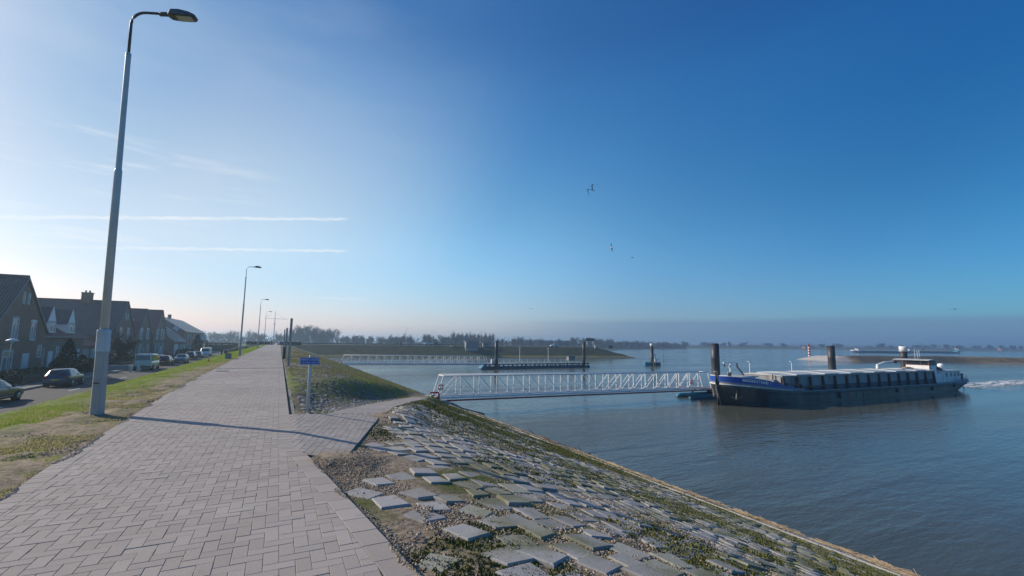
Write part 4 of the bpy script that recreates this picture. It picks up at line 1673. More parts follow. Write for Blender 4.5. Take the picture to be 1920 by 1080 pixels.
g1 = gangway('gangway', 'long white truss gangway in front, from the dike foot to behind the barge bow', (13.95, 44.0, -3.80), (52.1, 44.0, -4.16), 44, 19, 0.72, 2.12)
g2 = gangway('gangway', 'farther white truss gangway across the harbour, leading to the blue pontoon', (12.95, 111.5, -3.6), (49.3, 111.5, -4.0), 110, 19, 0.72, 1.95)
for root, x, y, z, lb_ in ((g1, 14.25, 43.1, -2.75, 'round red and white lifebuoy at the landward end of the near gangway'),
                           (g1, 48.3, 43.1, -3.2, 'small lifebuoy near the barge end of the near gangway')):
    lbu = thing('lifebuoy', lb_, 'lifebuoy', (x, y, z), 0)
    b = MB()
    rings = []
    for k in range(16):
        a = 2 * math.pi * k / 16
        rings.append([(math.cos(a) * (0.24 + 0.07 * math.cos(t)), 0.05 * math.sin(t), math.sin(a) * (0.24 + 0.07 * math.cos(t))) for t in np.linspace(0, 2 * math.pi, 8, endpoint=False)])
    rings.append(rings[0])
    b.loft(rings, caps=False)
    ring = b.build('ring', white_paint, lbu)
    for k in range(4):
        a = math.pi / 4 + k * math.pi / 2
        MB().box((math.cos(a) * 0.245, 0, math.sin(a) * 0.245), (0.16, 0.12, 0.11), ry=-a).build('red_band', signal_red, ring)
    MB().box((0, 0.06, 0), (0.08, 0.05, 0.6)).build('holder', grey_paint, lbu)

for (x, y, z, lb_) in ((13.0, 43.9, -3.86, 'pale concrete landing slab under the near gangway'), (12.0, 111.4, -3.62, 'pale concrete landing slab under the farther gangway')):
    s_ = thing('landing_slab', lb_, 'slab', (x, y, z))
    MB().box((-0.2, 0, -0.12), (3.4, 4.4, 0.3), ch=0.03).build('slab', concrete, s_)
    MB().prism([(0.2, -0.28), (2.2, -0.28), (4.9, -1.7), (4.9, -1.95), (0.2, -1.0)], 'y', -1.6, 0.6).build('abutment', concrete, s_)
    b = MB()
    b.prism([(-1.6, 0.06), (0.2, 0.06), (5.2, -1.35), (5.2, -1.62), (0.0, -0.35), (-1.6, -0.35)], 'y', -2.5, -2.25)
    b.build('side_wall', concrete, s_)
    MB().box((1.0, -0.7, 0.1), (0.3, 0.3, 0.25), ch=0.02).build('bearing', dark_metal, s_)
    MB().box((1.0, 0.7, 0.1), (0.3, 0.3, 0.25), ch=0.02).build('bearing', dark_metal, s_)

# ------------------------------------------------------------------ mooring piles and pontoons


def pile(x, y, top, rad, label, cap=None, name='mooring_pile'):
    t_ = thing(name, label, 'mooring pile', (x, y, WATER_Z), 0, 'black steel mooring piles')
    h = top - WATER_Z
    b = MB()
    b.lathe([(rad, -3), (rad, h * 0.33), (rad * 1.012, h * 0.333), (rad * 1.012, h * 0.345), (rad, h * 0.348), (rad, h * 0.7), (rad * 1.012, h * 0.703), (rad * 1.012, h * 0.715), (rad, h * 0.72), (rad, h - (0.0 if not cap else cap))], seg=24)
    b.build('tube', black_steel, t_)
    MB().lathe([(rad * 1.006, -0.3), (rad * 1.008, 0.55), (rad * 1.004, 0.75)], seg=24).build('tide_mark', MATS['tide_weed'] if 'tide_weed' in MATS else mat('tide_weed', (0.055, 0.06, 0.04), 0.9, 0, 0.5, 3.0), t_)
    if cap:
        MB().lathe([(rad * 1.15, h - cap), (rad * 1.15, h - 0.1), (rad * 1.05, h)], seg=24).build('cap', white_paint, t_)
    else:
        MB().lathe([(rad * 1.03, h), (rad * 1.03, h + 0.06), (rad * 0.9, h + 0.08)], seg=24).build('lid', black_steel, t_)
    return t_


pile(57.2, 46.6, 1.72, 0.58, 'black mooring pile rising right behind the bow of the moored barge')
pile(86.8, 46.6, 1.60, 0.58, 'black mooring pile rising behind the middle of the moored barge')
pile(112.0, 46.6, 1.75, 0.60, 'black mooring pile with a white cap beside the barge wheelhouse', 1.05)
pile(51.9, 111.0, 2.05, 0.45, 'black mooring pile at the near end of the blue pontoon')
pile(80.3, 111.0, 1.92, 0.45, 'black mooring pile at the far right end of the blue pontoon')

pt = thing('pontoon', 'blue floating pontoon mostly hidden behind the moored barge', 'pontoon', (80.5, 44.6, WATER_Z), 0, 'floating landing pontoons')
MB().box((0, 0, 0.95), (57, 2.6, 0.2)).build('deck', concrete, pt)
fl = MB()
for yy in (-1.1, 1.1):
    fl.tube([(-32.2, yy, 0.12), (-31.6, yy, 0.12), (28, yy, 0.12)], [0.22, 0.4, 0.4], 12)
fl.build('float', teal_paint, pt)
for k in range(20):
    b = MB()
    b.bar((-29.6 + k * 3, -1.1, 0.4), (-28.6 + k * 3, -1.1, 0.9), 0.12).bar((-29.6 + k * 3, 1.1, 0.4), (-28.6 + k * 3, 1.1, 0.9), 0.12).bar((-28.0 + k * 3, -1.1, 0.4), (-28.6 + k * 3, -1.1, 0.9), 0.12)
    b.build('strut', navy_paint, pt)
MB().box((-28.7, -0.2, 1.12), (0.35, 1.7, 0.16)).build('gangway_seat', galv, pt)


def deck_lamp(x, y, z, h, label):
    t_ = thing('deck_lamp', label, 'lamp', (x, y, z), 0, 'slim lamp poles on the pontoons')
    MB().lathe([(0.09, 0), (0.08, h * 0.25), (0.055, h * 0.26), (0.045, h)], seg=8).build('pole', white_paint, t_)
    MB().box((0, 0, h + 0.05), (0.75, 0.22, 0.10), ch=0.02).build('lamp_head', white_paint, t_)


deck_lamp(64.2, 46.2, WATER_Z + 1.05, 3.45, 'white lamp pole on the hidden pontoon, nearer the barge bow')
deck_lamp(74.6, 46.2, WATER_Z + 1.05, 3.35, 'white lamp pole on the hidden pontoon, behind the barge hatches')

p2 = thing('pontoon', 'dark blue floating pontoon with railing across the harbour', 'pontoon', (66.0, 112.8, WATER_Z), 0, 'floating landing pontoons')
MB().box((0, 0, 1.32), (33, 3.0, 0.12)).build('deck', grey_paint, p2)
MB().box((0, -1.42, 1.16), (33, 0.14, 0.2)).box((0, 1.42, 1.16), (33, 0.14, 0.2)).build('deck_beam', navy_paint, p2)
MB().box((0, -1.1, 0.22), (33.2, 0.9, 0.75), ch=0.12).box((0, 1.1, 0.22), (33.2, 0.9, 0.75), ch=0.12).build('float', navy_paint, p2)
st_me = MB().box((0, 0, 0.83), (0.28, 0.12, 0.5)).mesh('stanchion', navy_paint)
for k in range(24):
    for yy in (-1.42, 1.42):
        o = bpy.data.objects.new('stanchion', st_me)
        link(o, p2)
        o.location = (-15.9 + k * 1.38 + (0.12 if k % 3 else -0.1), yy, 0)
r_me = MB().bar((0, 0, 1.38), (0, 0, 2.38), 0.07).mesh('rail_post', galv)
for k in range(14):
    o = bpy.data.objects.new('rail_post', r_me)
    link(o, p2)
    o.location = (-14.0 + k * 1.85, 1.4, 0)
for z in (1.85, 2.36):
    MB().bar((-14.0, 1.4, z), (-14.0 + 13 * 1.85, 1.4, z), 0.055).build('rail', galv, p2)
MB().prism([(-18.2, 0.15), (-16.5, -0.1), (-16.5, 1.3), (-17.2, 1.2)], 'y', -1.0, 1.0).build('landing_bracket', teal_paint, p2)
MB().box((-14.6, -0.6, 1.95), (0.9, 0.5, 1.1), ch=0.05).build('cabinet', white_paint, p2)
kz = thing('pump_cabinet', 'dark grey cabinet on yellow legs at the right end of the blue pontoon', 'cabinet', (76.6, 112.4, WATER_Z + 1.38))
MB().box((0, 0, 1.25), (2.2, 1.2, 1.25), ch=0.04).build('housing', grey_paint, kz)
MB().prism([(-1.25, 1.88), (1.25, 1.98), (1.25, 2.06), (-1.25, 1.96)], 'y', -0.75, 0.75).build('roof', dark_metal, kz)
for x in (-0.8, 0.8):
    MB().box((x, -0.4, 0.3), (0.12, 0.12, 0.68)).build('leg', yellow_paint, kz)
deck_lamp(60.3, 113.6, WATER_Z + 1.38, 4.2, 'white lamp pole on the far blue pontoon, left of the two')
deck_lamp(69.6, 113.6, WATER_Z + 1.38, 4.1, 'white lamp pole on the far blue pontoon, right of the two')

dl = thing('dolphin', 'black mooring dolphin with white cap standing in a teal float', 'dolphin', (110.2, 114.4, WATER_Z), R(-25))
MB().lathe([(0.55, -3), (0.55, 6.3)], seg=20).build('pile', black_steel, dl)
MB().lathe([(0.62, 6.3), (0.62, 7.1), (0.55, 7.2)], seg=20).build('cap', white_paint, dl)
MB().box((-1.7, 0, 0.45), (2.1, 2.6, 1.4), ch=0.08).build('float', teal_paint, dl)
MB().box((1.5, 0, 0.4), (1.7, 2.6, 1.35), ch=0.08).build('float', navy_paint, dl)
MB().box((0, -1.28, 0.5), (0.5, 0.12, 1.6)).build('ladder', yellow_paint, dl)
MB().box((1.3, 0.2, 1.75), (0.8, 0.7, 1.1), ch=0.05).build('cabinet', white_paint, dl)
MB().lathe([(0.05, 2.3), (0.05, 3.4), (0.2, 3.42), (0.2, 3.75), (0.05, 3.8)], (1.1, 0.2, 0), 8).build('beacon_lamp', dark_metal, dl)
rl = MB()
for x in (0.75, 2.25):
    rl.bar((x, -1.15, 1.05), (x, -1.15, 2.05), 0.05)
rl.bar((0.75, -1.15, 2.02), (2.25, -1.15, 2.02), 0.05)
rl.build('railing', white_paint, dl)
sp = thing('depth_stake', 'thin dark stake standing in the water right of the dolphin', 'stake', (122.5, 121.5, WATER_Z))
MB().lathe([(0.07, -2), (0.05, 6.6)], seg=6).build('pole', dark_metal, sp)
MB().lathe([(0.02, 6.4), (0.25, 6.5), (0.02, 7.1)], seg=6).build('topmark', dark_metal, sp)

# ------------------------------------------------------------------ the barge
M_hull = mat('hull_black', (0.026, 0.030, 0.034), 0.42, 0.0, 0.35, 0.5, 0.05, 8, dirt=(0.085, 0.088, 0.09, 0.75), dscale=0.34, dlo=0.45, dhi=0.66, stretch=(1.2, 1, 0.5))
M_hull_blue = mat('bow_blue', (0.007, 0.065, 0.37), 0.4, 0, 0.15, 0.6, dirt=(0.02, 0.06, 0.2, 0.5), dscale=0.5)
M_coam = mat('coaming_grey', (0.27, 0.285, 0.30), 0.6, 0, 0.25, 0.5, dirt=(0.13, 0.085, 0.06, 0.65), dscale=0.9, dlo=0.5, dhi=0.7, stretch=(1.6, 1, 0.4))
M_coam_d = mat('coaming_lower', (0.05, 0.08, 0.11), 0.6, 0, 0.3, 0.6, dirt=(0.10, 0.07, 0.055, 0.5), dscale=0.9)
M_hatch = mat('hatch_cover', (0.47, 0.50, 0.50), 0.5, 0.1, 0.15, 0.35, dirt=(0.33, 0.29, 0.24, 0.6), dscale=0.5, stretch=(0.4, 1, 1))
M_rust_d = mat('rust_dark', (0.05, 0.032, 0.028), 0.8, 0, 0.35, 1.0)
M_deckg = mat('deck_green_grey', (0.12, 0.14, 0.15), 0.7, 0, 0.2)
M_anchor = mat('anchor_grey', (0.20, 0.19, 0.17), 0.7, 0.1, 0.2)
M_cabin = mat('cabin_white', (0.80, 0.80, 0.79), 0.4, 0, 0.06, 1.0, dirt=(0.5, 0.45, 0.38, 0.4), dscale=0.8, dlo=0.6)
M_wood = mat('varnished_wood', (0.22, 0.07, 0.03), 0.4, 0, 0.2)

BX, BY = 78.2, 37.65
barge = thing('river_barge', 'long black river barge with grey hatches and a blue bow band, under way', 'barge', (BX, BY, WATER_Z), 0)
HALF = 3.12
XB, XS = -32.4, 28.9


def sheer(x):
    return float(np.interp(x, [-32.4, -30, -27, -23.5, -19, 0, 22, 27, 32.4], [2.5, 2.3, 1.98, 1.66, 1.46, 1.36, 1.32, 1.32, 1.5]))


def halfw(x, u):
    """u 0 at the water, 1 at the gunwale"""
    xb = XB + 0.55 + (1 - u) * 0.9
    xs_ = XS - 0.1 - (1 - u) * 2.6
    if u < 0:
        xb, xs_ = XB + 2.2, XS - 5
    tb = max(0.0, min(1.0, (x - xb) / (5.6 + 2.6 * (1 - u))))
    ts = max(0.0, min(1.0, (xs_ - x) / (4.0 + 3.5 * (1 - u))))
    return HALF * (1 - (1 - tb) ** 2.3) ** 0.55 * (1 - (1 - ts) ** 2.2) ** 0.6


stx = sorted(set([XB + 0.56 + k for k in (0, .05, .15, .3, .55, .9, 1.4, 2, 2.8, 3.8, 5, 6.5, 8.5)] + list(np.linspace(-22, 24, 12)) + [XS - k for k in (8, 6.5, 5, 4, 3, 2.2, 1.5, .9, .5, .25, .12)]))
us = [(-0.6, -0.9), (0.0, -0.02), (0.33, 0.33), (0.7, 0.7), (0.85, 0.86), (1.0, 1.0)]
rings = []
for x in stx:
    sh = sheer(x)
    pts = []
    for u, f in us:
        z = f * sh if f > 0 else f
        if u < 0:
            z = -0.8
        pts.append((u, z))
    rr = [(x, -halfw(x, u), z) for u, z in pts] + [(x, halfw(x, u), z) for u, z in reversed(pts)]
    rings.append(rr)
b = MB()
b.loft(rings, 0, True, closed=False, caps=False)
hull = b.build('hull', M_hull, barge)
# rubbing strakes
for u, zf, wd, m_, a0, a1 in ((0.80, 0.80, 0.10, M_hull, -27, 27), (1.0, 1.0, 0.09, grey_paint, -29.5, 28.5)):
    for s in (-1, 1):
        pts = [(x, s * (halfw(x, u) + 0.03), sheer(x) * zf - 0.02) for x in np.linspace(a0, a1, 40)]
        MB().tube(pts, wd, 6).build('rubbing_strake', m_, hull)


def side_band(x0, x1, zlo, zhi, off, m_, name, parent, n=36, sides=(-1, 1), thick=0.05):
    for s in sides:
        b = MB()
        rings = []
        for x in np.linspace(x0, x1, n) if x0 > XB + 2 else [XB + 0.58 + (x1 - XB - 0.58) * (k / (n - 1)) ** 2 for k in range(n)]:
            w = halfw(x, 1.0)
            lo, hi = zlo(x), zhi(x)
            rings.append([(x, s * (w + off), lo), (x, s * (w + off), hi), (x, s * (w + off - thick), hi), (x, s * (w + off - thick), lo)])
        b.loft(rings, 0, False)
        b.build(name, m_, parent)


btop = lambda x: float(np.interp(x, [-32.4, -29, -26.5, -24.5, -20.5, -15], [3.45, 3.22, 2.85, 2.4, 1.78, 1.6]))
side_band(XB, -20.5, lambda x: sheer(x) + 0.06, btop, 0.02, M_hull_blue, 'bow_bulwark', barge)
side_band(XB, -22.5, lambda x: sheer(x) - 0.02, lambda x: sheer(x) + 0.10, 0.05, white_paint, 'white_line', barge)
side_band(XB, -20, lambda x: sheer(x) + 0.10, lambda x: sheer(x) + 0.30, 0.035, grey_paint, 'grey_line', barge)
side_band(XB, -26.5, lambda x: btop(x) - 0.02, lambda x: btop(x) + 0.05, 0.03, white_paint, 'bulwark_cap', barge)
side_band(23.4, 28.75, lambda x: sheer(x) - 0.05, lambda x: sheer(x) + 0.42, 0.02, M_hull_blue, 'stern_bulwark', barge, 20)
side_band(23.4, 28.75, lambda x: sheer(x) + 0.42, lambda x: sheer(x) + 0.48, 0.03, white_paint, 'bulwark_cap', barge, 20)
# name on both bows, following the flare
for s in (-1, 1):
    word = 'NOORDSTRAND I'
    x = -30.2 if s < 0 else -30.0
    seq = word if s < 0 else word[::-1]
    for ch in seq:
        stp = 0.30 if ch != ' ' else 0.2
        if ch != ' ':
            w = halfw(x, 1.0) + 0.045
            dw = (halfw(x + 0.15, 1.0) - halfw(x - 0.15, 1.0)) / 0.3
            zz = (btop(x) * 0.5 + (sheer(x) + 0.30) * 0.5) + 0.02
            ang = math.atan(dw)
            text_mesh(ch, 0.46, 'name_letter', white_paint, barge, (x, s * w, zz), (R(90), R(0), -ang if s < 0 else math.pi + ang), extrude=0.012, sx=0.85, bold=0.018)
        x += stp
# anchors
for s in (-1, 1):
    ax = -30.6
    w = halfw(ax, 0.6) + 0.08
    b = MB()
    b.bar((ax, s * w, 1.75), (ax - 0.05, s * (w - 0.12), 0.75), 0.12)
    b.bar((ax - 0.05, s * (w - 0.12), 0.75), (ax + 0.55, s * (w + 0.22), 1.15), 0.09)
    b.bar((ax - 0.05, s * (w - 0.12), 0.75), (ax - 0.42, s * (w - 0.45), 1.1), 0.09)
    b.build('anchor', M_anchor, barge)
    MB().tube([(ax + 0.1, s * (w - 0.2), 1.85), (ax, s * (w + 0.02), 1.72)], 0.2, 10).build('hawse_pipe', rust, barge)
MB().box((XB + 0.72, 0, 0.9), (0.22, 0.12, 2.6), ry=R(-17)).build('stem_bar', M_anchor, barge)
# deck
b = MB()
dr = []
for x in stx[2:-2]:
    w = halfw(x, 1.0) - 0.03
    dr.append([(x, -w, sheer(x) - 0.03), (x, w, sheer(x) - 0.03)])
b.loft(dr, 0, False, closed=False, caps=False)
b.build('deck', M_deckg, barge)
# hold: coamings with stanchions, hatch covers
CX0, CX1, CY = -23.6, 15.2, 2.42
ct = 3.32
for s in (-1, 1):
    MB().box(((CX0 + CX1) / 2, s * CY, 2.28), (CX1 - CX0, 0.12, 2.0)).build('coaming', M_coam, barge)
    MB().box(((CX0 + CX1) / 2, s * (CY + 0.075), 1.68), (CX1 - CX0 - 0.02, 0.03, 0.76)).build('coaming_lower_band', M_coam_d, barge)
    nst = 14
    sm = MB().prism([(0, 1.3), (s * 0.32, 1.3), (s * 0.16, ct - 0.02), (0, ct - 0.02)], 'x', -0.14, 0.14).mesh('stanchion', M_rust_d)
    for k in range(nst + 1):
        o = bpy.data.objects.new('stanchion', sm)
        link(o, barge)
        o.location = (CX0 + 0.2 + (CX1 - CX0 - 0.4) * k / nst, s * (CY + 0.06), 0)
for xx in (CX0, CX1):
    MB().box((xx, 0, 2.28), (0.12, 2 * CY, 2.0)).build('coaming_end', M_coam, barge)
nh = 13
hw_ = (CX1 - CX0 + 0.3) / nh
for k in range(nh):
    dz = 0.10 if k % 2 else 0.0
    b = MB()
    xx = CX0 - 0.15 + hw_ * (k + 0.5)
    prof = [(-CY - 0.22, ct - 0.16), (-CY - 0.22, ct + 0.06 + dz), (-1.2, ct + 0.20 + dz), (0, ct + 0.25 + dz), (1.2, ct + 0.20 + dz), (CY + 0.22, ct + 0.06 + dz), (CY + 0.22, ct - 0.16), (CY + 0.16, ct - 0.16), (CY + 0.16, ct), (-CY - 0.16, ct), (-CY - 0.16, ct - 0.16)]
    b.prism(prof, 'x', xx - hw_ / 2 + 0.04 - (0.10 if k % 2 else 0), xx + hw_ / 2 - 0.04 + (0.10 if k % 2 else 0))
    hc = b.build('hatch_cover', M_hatch, barge)
    MB().box((xx, -CY - 0.23, ct - 0.05), (hw_ - 0.2, 0.03, 0.18)).build('hatch_skirt', grey_paint, hc)
# foredeck: windlass house, bollards, mast arm
MB().box((-28.0, 0, 2.55), (2.6, 2.7, 1.35), ch=0.1).build('fore_house', M_cabin, barge)
MB().box((-27.9, 0, 3.28), (3.0, 3.1, 0.10), ch=0.03).build('fore_house_roof', M_hatch, barge)
MB().tube([(-30.4, -1.1, 2.55), (-30.4, 1.1, 2.55)], 0.34, 14).box((-30.4, -0.5, 2.3), (0.7, 0.2, 0.9)).box((-30.4, 0.5, 2.3), (0.7, 0.2, 0.9)).build('windlass', M_cabin, barge)
for (x, y) in ((-30.95, -0.9), (-30.65, -0.9), (-30.95, 1.0), (-30.65, 1.0)):
    MB().lathe([(0.11, 2.2), (0.11, 3.75), (0.14, 3.76), (0.14, 3.86)], (x, y, 0), 10).build('bollard', mat('bollard_cream', (0.5, 0.42, 0.3), 0.6) if 'bollard_cream' not in MATS else MATS['bollard_cream'], barge)
for (x, y) in ((-25.2, -2.35), (-24.6, -2.35), (-23.4, -2.55), (-22.9, -2.55), (-20.5, -2.85), (-25.0, 2.3)):
    MB().lathe([(0.17, sheer(x) - 0.05), (0.17, sheer(x) + 0.62), (0.21, sheer(x) + 0.64), (0.21, sheer(x) + 0.74)], (x, y, 0), 10).build('bollard', rust, barge)
MB().box((-23.9, -1.6, 2.35), (0.9, 0.8, 1.0), ch=0.05).build('winch', grey_paint, barge)
MB().tube([(-23.9, -1.6, 2.8), (-23.9, -1.6, 3.5)], 0.07, 6).build('vent_pipe', rust, barge)
msta = MB()
msta.bar((-28.7, 0.6, 3.3), (-28.7, 0.6, 4.75), 0.09)
fm = msta.build('fore_mast', M_cabin, barge)
MB().box((-28.65, 0.6, 4.85), (2.5, 0.16, 0.14), ch=0.02).box((-28.7, 0.6, 4.55), (2.1, 0.10, 0.08)).build('mast_bar', M_cabin, fm)
MB().bar((-27.5, 0.6, 4.45), (-26.5, 0.4, 3.3), 0.12).build('mast_brace', M_rust_d, fm)
MB().lathe([(0.0, -0.17), (0.13, -0.12), (0.16, 0.0), (0.13, 0.12), (0.0, 0.17)], (-28.85, 0.5, 4.4), 10).build('mast_lamp', M_cabin, fm)
MB().box((-29.75, 0.6, 4.52), (0.14, 0.12, 0.3)).box((-27.45, 0.6, 4.6), (0.16, 0.14, 0.34)).build('horn', dark_metal, fm)
# crane on the hatches
crane = MB()
crane.lathe([(0.28, 3.4), (0.22, 3.55), (0.16, 4.3)], (4.4, 0.2, 0), 10)
crane.bar((4.4, 0.2, 4.2), (6.8, 0.3, 4.62), 0.22)
crane.bar((6.8, 0.3, 4.62), (10.0, 0.5, 4.75), 0.17)
cr = crane.build('crane', M_cabin, barge)
MB().box((10.4, 0.5, 4.6), (0.9, 0.25, 0.35)).build('crane_tip', M_rust_d, cr)
MB().box((4.2, 0.2, 3.62), (1.4, 0.8, 0.12)).build('crane_foot', M_rust_d, cr)
rp = MB()
rp.lathe([(0.9, 3.5), (0.75, 3.72), (0.3, 3.85)], (12.4, -0.3, 0), 14)
rp.build('rope_pile', mat('manila_rope', (0.30, 0.21, 0.11), 0.9, 0, 0.3, 4, 0.5, 30), barge)
# wheelhouse
MB().box((17.6, 0, 1.95), (3.4, 4.2, 1.5)).build('aft_trunk', M_cabin, barge)
wx0, wx1, wy = 16.4, 18.9, 1.55
wh = MB()
wh.box(((wx0 + wx1) / 2, 0, 3.35), (wx1 - wx0, 2 * wy, 1.5), ch=0.04)
wheel = wh.build('wheelhouse', M_cabin, barge)
MB().box(((wx0 + wx1) / 2, 0, 4.12), (wx1 - wx0 + 0.05, 2 * wy + 0.05, 0.07)).build('window_sill', M_wood, wheel)
for k in range(5):
    xx = wx0 + 0.06 + (wx1 - wx0 - 0.12) * k / 4
    for s in (-1, 1):
        MB().box((xx, s * (wy - 0.05), 4.50), (0.12, 0.1, 0.72)).build('window_post', M_wood if k in (0, 3, 4) else dark_metal, wheel)
for k in range(4):
    a = wx0 + 0.12 + (wx1 - wx0 - 0.12) * k / 4
    for s in (-1, 1):
        MB().box((a + (wx1 - wx0) / 8 - .02, s * (wy - 0.06), 4.5), ((wx1 - wx0) / 4 - 0.14, 0.03, 0.70)).build('window_pane', glass_dark, wheel)
for xx in (wx0 + 0.03, wx1 - 0.03):
    for k in range(3):
        MB().box((xx, -wy + 0.1 + (k + 0.5) * (2 * wy - 0.2) / 3, 4.5), (0.03, (2 * wy - 0.2) / 3 - 0.1, 0.70)).build('window_pane', glass_dark, wheel)
MB().prism([(wx0 - 0.5, 4.86), (wx0 - 0.4, 4.86), (wx1 + 0.25, 4.86), (wx1 + 0.25, 5.0), (wx0 + 1.0, 5.08), (wx0 - 0.1, 4.99), (wx0 - 0.5, 4.93)], 'y', -wy - 0.25, wy + 1.6).build('wheelhouse_roof', M_hatch, wheel)
for x, h in ((wx0 + 0.5, 1.7), (wx0 + 1.4, 1.5), (wx0 + 2.1, 1.55)):
    MB().lathe([(0.03, 5.0), (0.02, 5.0 + h)], (x, 0.4, 0), 6).build('antenna', white_paint, wheel)
MB().box((wx0 + 1.0, -0.2, 5.28), (0.35, 0.35, 0.35), ch=0.06).build('radar', dark_metal, wheel)
MB().box((wx0 + 0.4, -wy - 0.02, 3.5), (0.10, 0.05, 0.9)).build('door_frame', M_wood, wheel)
MB().tube([(wx0 - 0.35, 1.75, 2.9), (wx0 - 0.35, 1.75, 3.75)], 0.22, 10).build('fender_roll', M_wood, barge)
# aft cabin
cab = MB().box((22.9, 0, 2.2), (6.2, 4.1, 1.9), ch=0.08).build('aft_cabin', M_cabin, barge)
for k, xx in enumerate((20.9, 22.5, 23.9, 25.2)):
    f = MB().box((xx, -2.06, 2.55), (0.62, 0.05, 0.66), ch=0.01).build('window_frame', grey_paint, cab)
    MB().box((xx, -2.09, 2.55), (0.46, 0.03, 0.52)).build('window_pane', glass_dark, f)
MB().box((22.9, 0, 3.17), (6.5, 4.3, 0.07)).build('aft_cabin_roof', M_hatch, cab)
MB().prism([(20.1, 3.2), (22.9, 3.2), (22.8, 3.4), (20.4, 3.95), (20.1, 3.9)], 'y', -0.9, 1.4).build('tarpaulin', black_rubber, barge)
MB().lathe([(0.0, 3.2), (0.12, 3.2), (0.12, 3.55), (0.42, 3.6), (0.5, 3.85), (0.42, 4.15), (0.1, 4.25)], (25.6, 0.3, 0), 12).build('dome', M_cabin, barge)
MB().box((23.9, 0.5, 3.75), (0.9, 0.12, 0.35)).build('dinghy_davit', grey_paint, barge)
for (x, y) in ((26.5, -1.9), (27.0, -1.8), (27.5, -1.0), (26.2, 1.9)):
    MB().lathe([(0.2, 1.6), (0.2, 2.4), (0.26, 2.42), (0.26, 2.6)], (x, y, 0), 10).build('bollard', M_rust_d, barge)
rudder = MB().tube([(27.7, -1.4, 1.35), (26.1, -2.3, 0.05)], 0.05, 6).build('chain', M_anchor, barge)
red_mark = MB()
red_mark.box((-10.7, -HALF - 0.012, 0.62), (0.22, 0.02, 0.5)).box((-10.7, -HALF - 0.012, 0.95), (0.10, 0.02, 0.25))
red_mark.build('draught_mark', signal_red, barge)
for x in (-15.5, -8.6, -3.1, 4.4):
    MB().box((x, -HALF - 0.012, 0.75), (0.10, 0.03, 0.8)).build('hull_weld', M_anchor if x in (-8.6,) else M_hull, barge)

M_streak = mat('rust_streak', (0.12, 0.065, 0.045), 0.85, 0, 0.5, 2.0)
for x, z0_, h_ in ((-19.2, 0.4, 0.8), (-13.4, 0.5, 0.7), (-4.6, 0.3, 0.9), (-1.0, 0.55, 0.6), (7.7, 0.4, 0.8), (14.3, 0.45, 0.7), (19.0, 0.4, 0.7)):
    MB().prism([(x - 0.09, z0_ + h_), (x + 0.10, z0_ + h_), (x + 0.03, z0_), (x - 0.02, z0_)], 'y', -HALF - 0.012, -HALF + 0.02).build('rust_streak', M_streak, barge)
# railings, ropes and plate seams
rl = MB()
for x in np.arange(19.4, 28.2, 1.2):
    w = halfw(float(x), 1.0) - 0.12
    for s in (-1, 1):
        rl.bar((x, s * w, sheer(x)), (x, s * w, sheer(x) + 1.0), 0.04)
for s in (-1, 1):
    for z in (0.55, 1.0):
        rl.tube([(float(x), s * (halfw(float(x), 1.0) - 0.12), sheer(x) + z) for x in np.arange(19.4, 28.2, 1.2)], 0.022, 5)
rl.build('stern_railing', M_cabin, barge)
rl = MB()
for x in (-22.3, -21.2, -20.1):
    rl.bar((x, -halfw(x, 1.0) + 0.15, sheer(x)), (x, -halfw(x, 1.0) + 0.15, sheer(x) + 0.95), 0.045)
rl.tube([(-22.3, -halfw(-22.3, 1.0) + .15, sheer(-22.3) + .95), (-20.1, -halfw(-20.1, 1.0) + .15, sheer(-20.1) + .95)], 0.025, 5)
rl.build('deck_railing', grey_paint, barge)
for k, x in enumerate((-17.5, -7.0, 5.0, 16.0)):
    sm_ = MB()
    sm_.box((x, -HALF - 0.008, 0.7), (0.05, 0.02, 1.1))
    sm_.build('plate_seam', M_rust_d, barge)
for k, (x, z) in enumerate(((-12.8, 0.3), (1.8, 0.5), (12.5, 0.35), (20.0, 0.6))):
    MB().tube([(x, -HALF - 0.10, z + 0.7), (x + 0.05, -HALF - 0.12, z + 0.05)], 0.11, 8).build('fender', black_rubber, barge)
MB().tube([(-22.9, -2.6, 2.5), (-20, -2.95, 2.05), (-16, -3.0, 2.0), (-15.2, -2.98, 1.85)], 0.05, 6).build('mooring_rope', MATS['manila_rope'], barge)

# churned water behind the stern
def foam_material():
    t = NT('wake_foam')
    p = t.pos()
    n = t.noise(0.9, 7, p, (0.35, 1.2, 1), 0.7)
    X, Y, Z = t.xyz(p)
    mid = t.math('ABSOLUTE', t.math('SUBTRACT', Y, 38.0))
    a = t.math('MULTIPLY', t.ramp(n, 0.40, 0.62), t.math('MULTIPLY', t.ramp(mid, 1.2, 4.2, 1, 0), t.ramp(X, 107.5, 110)))
    t.l.new(a, t.b.inputs['Alpha'])
    return t.out((0.72, 0.75, 0.76), 0.7, 0, None, 0.3)


fx = np.linspace(107, 170, 130)
fy = np.linspace(33, 43.5, 40)
FX, FY = np.meshgrid(fx, fy, indexing='ij')
FZ = WATER_Z + 0.06 + np.clip(fbm(FX * 0.8, FY * 1.1) * 0.5, 0, 0.4) * np.clip(1 - np.abs(FY - 38.2) / 4.6, 0, 1)
np_mesh('wake_foam', np.stack([FX, FY, FZ], -1).reshape(-1, 3), grid_faces(130, 40), foam_material(), None, 'stuff', True)

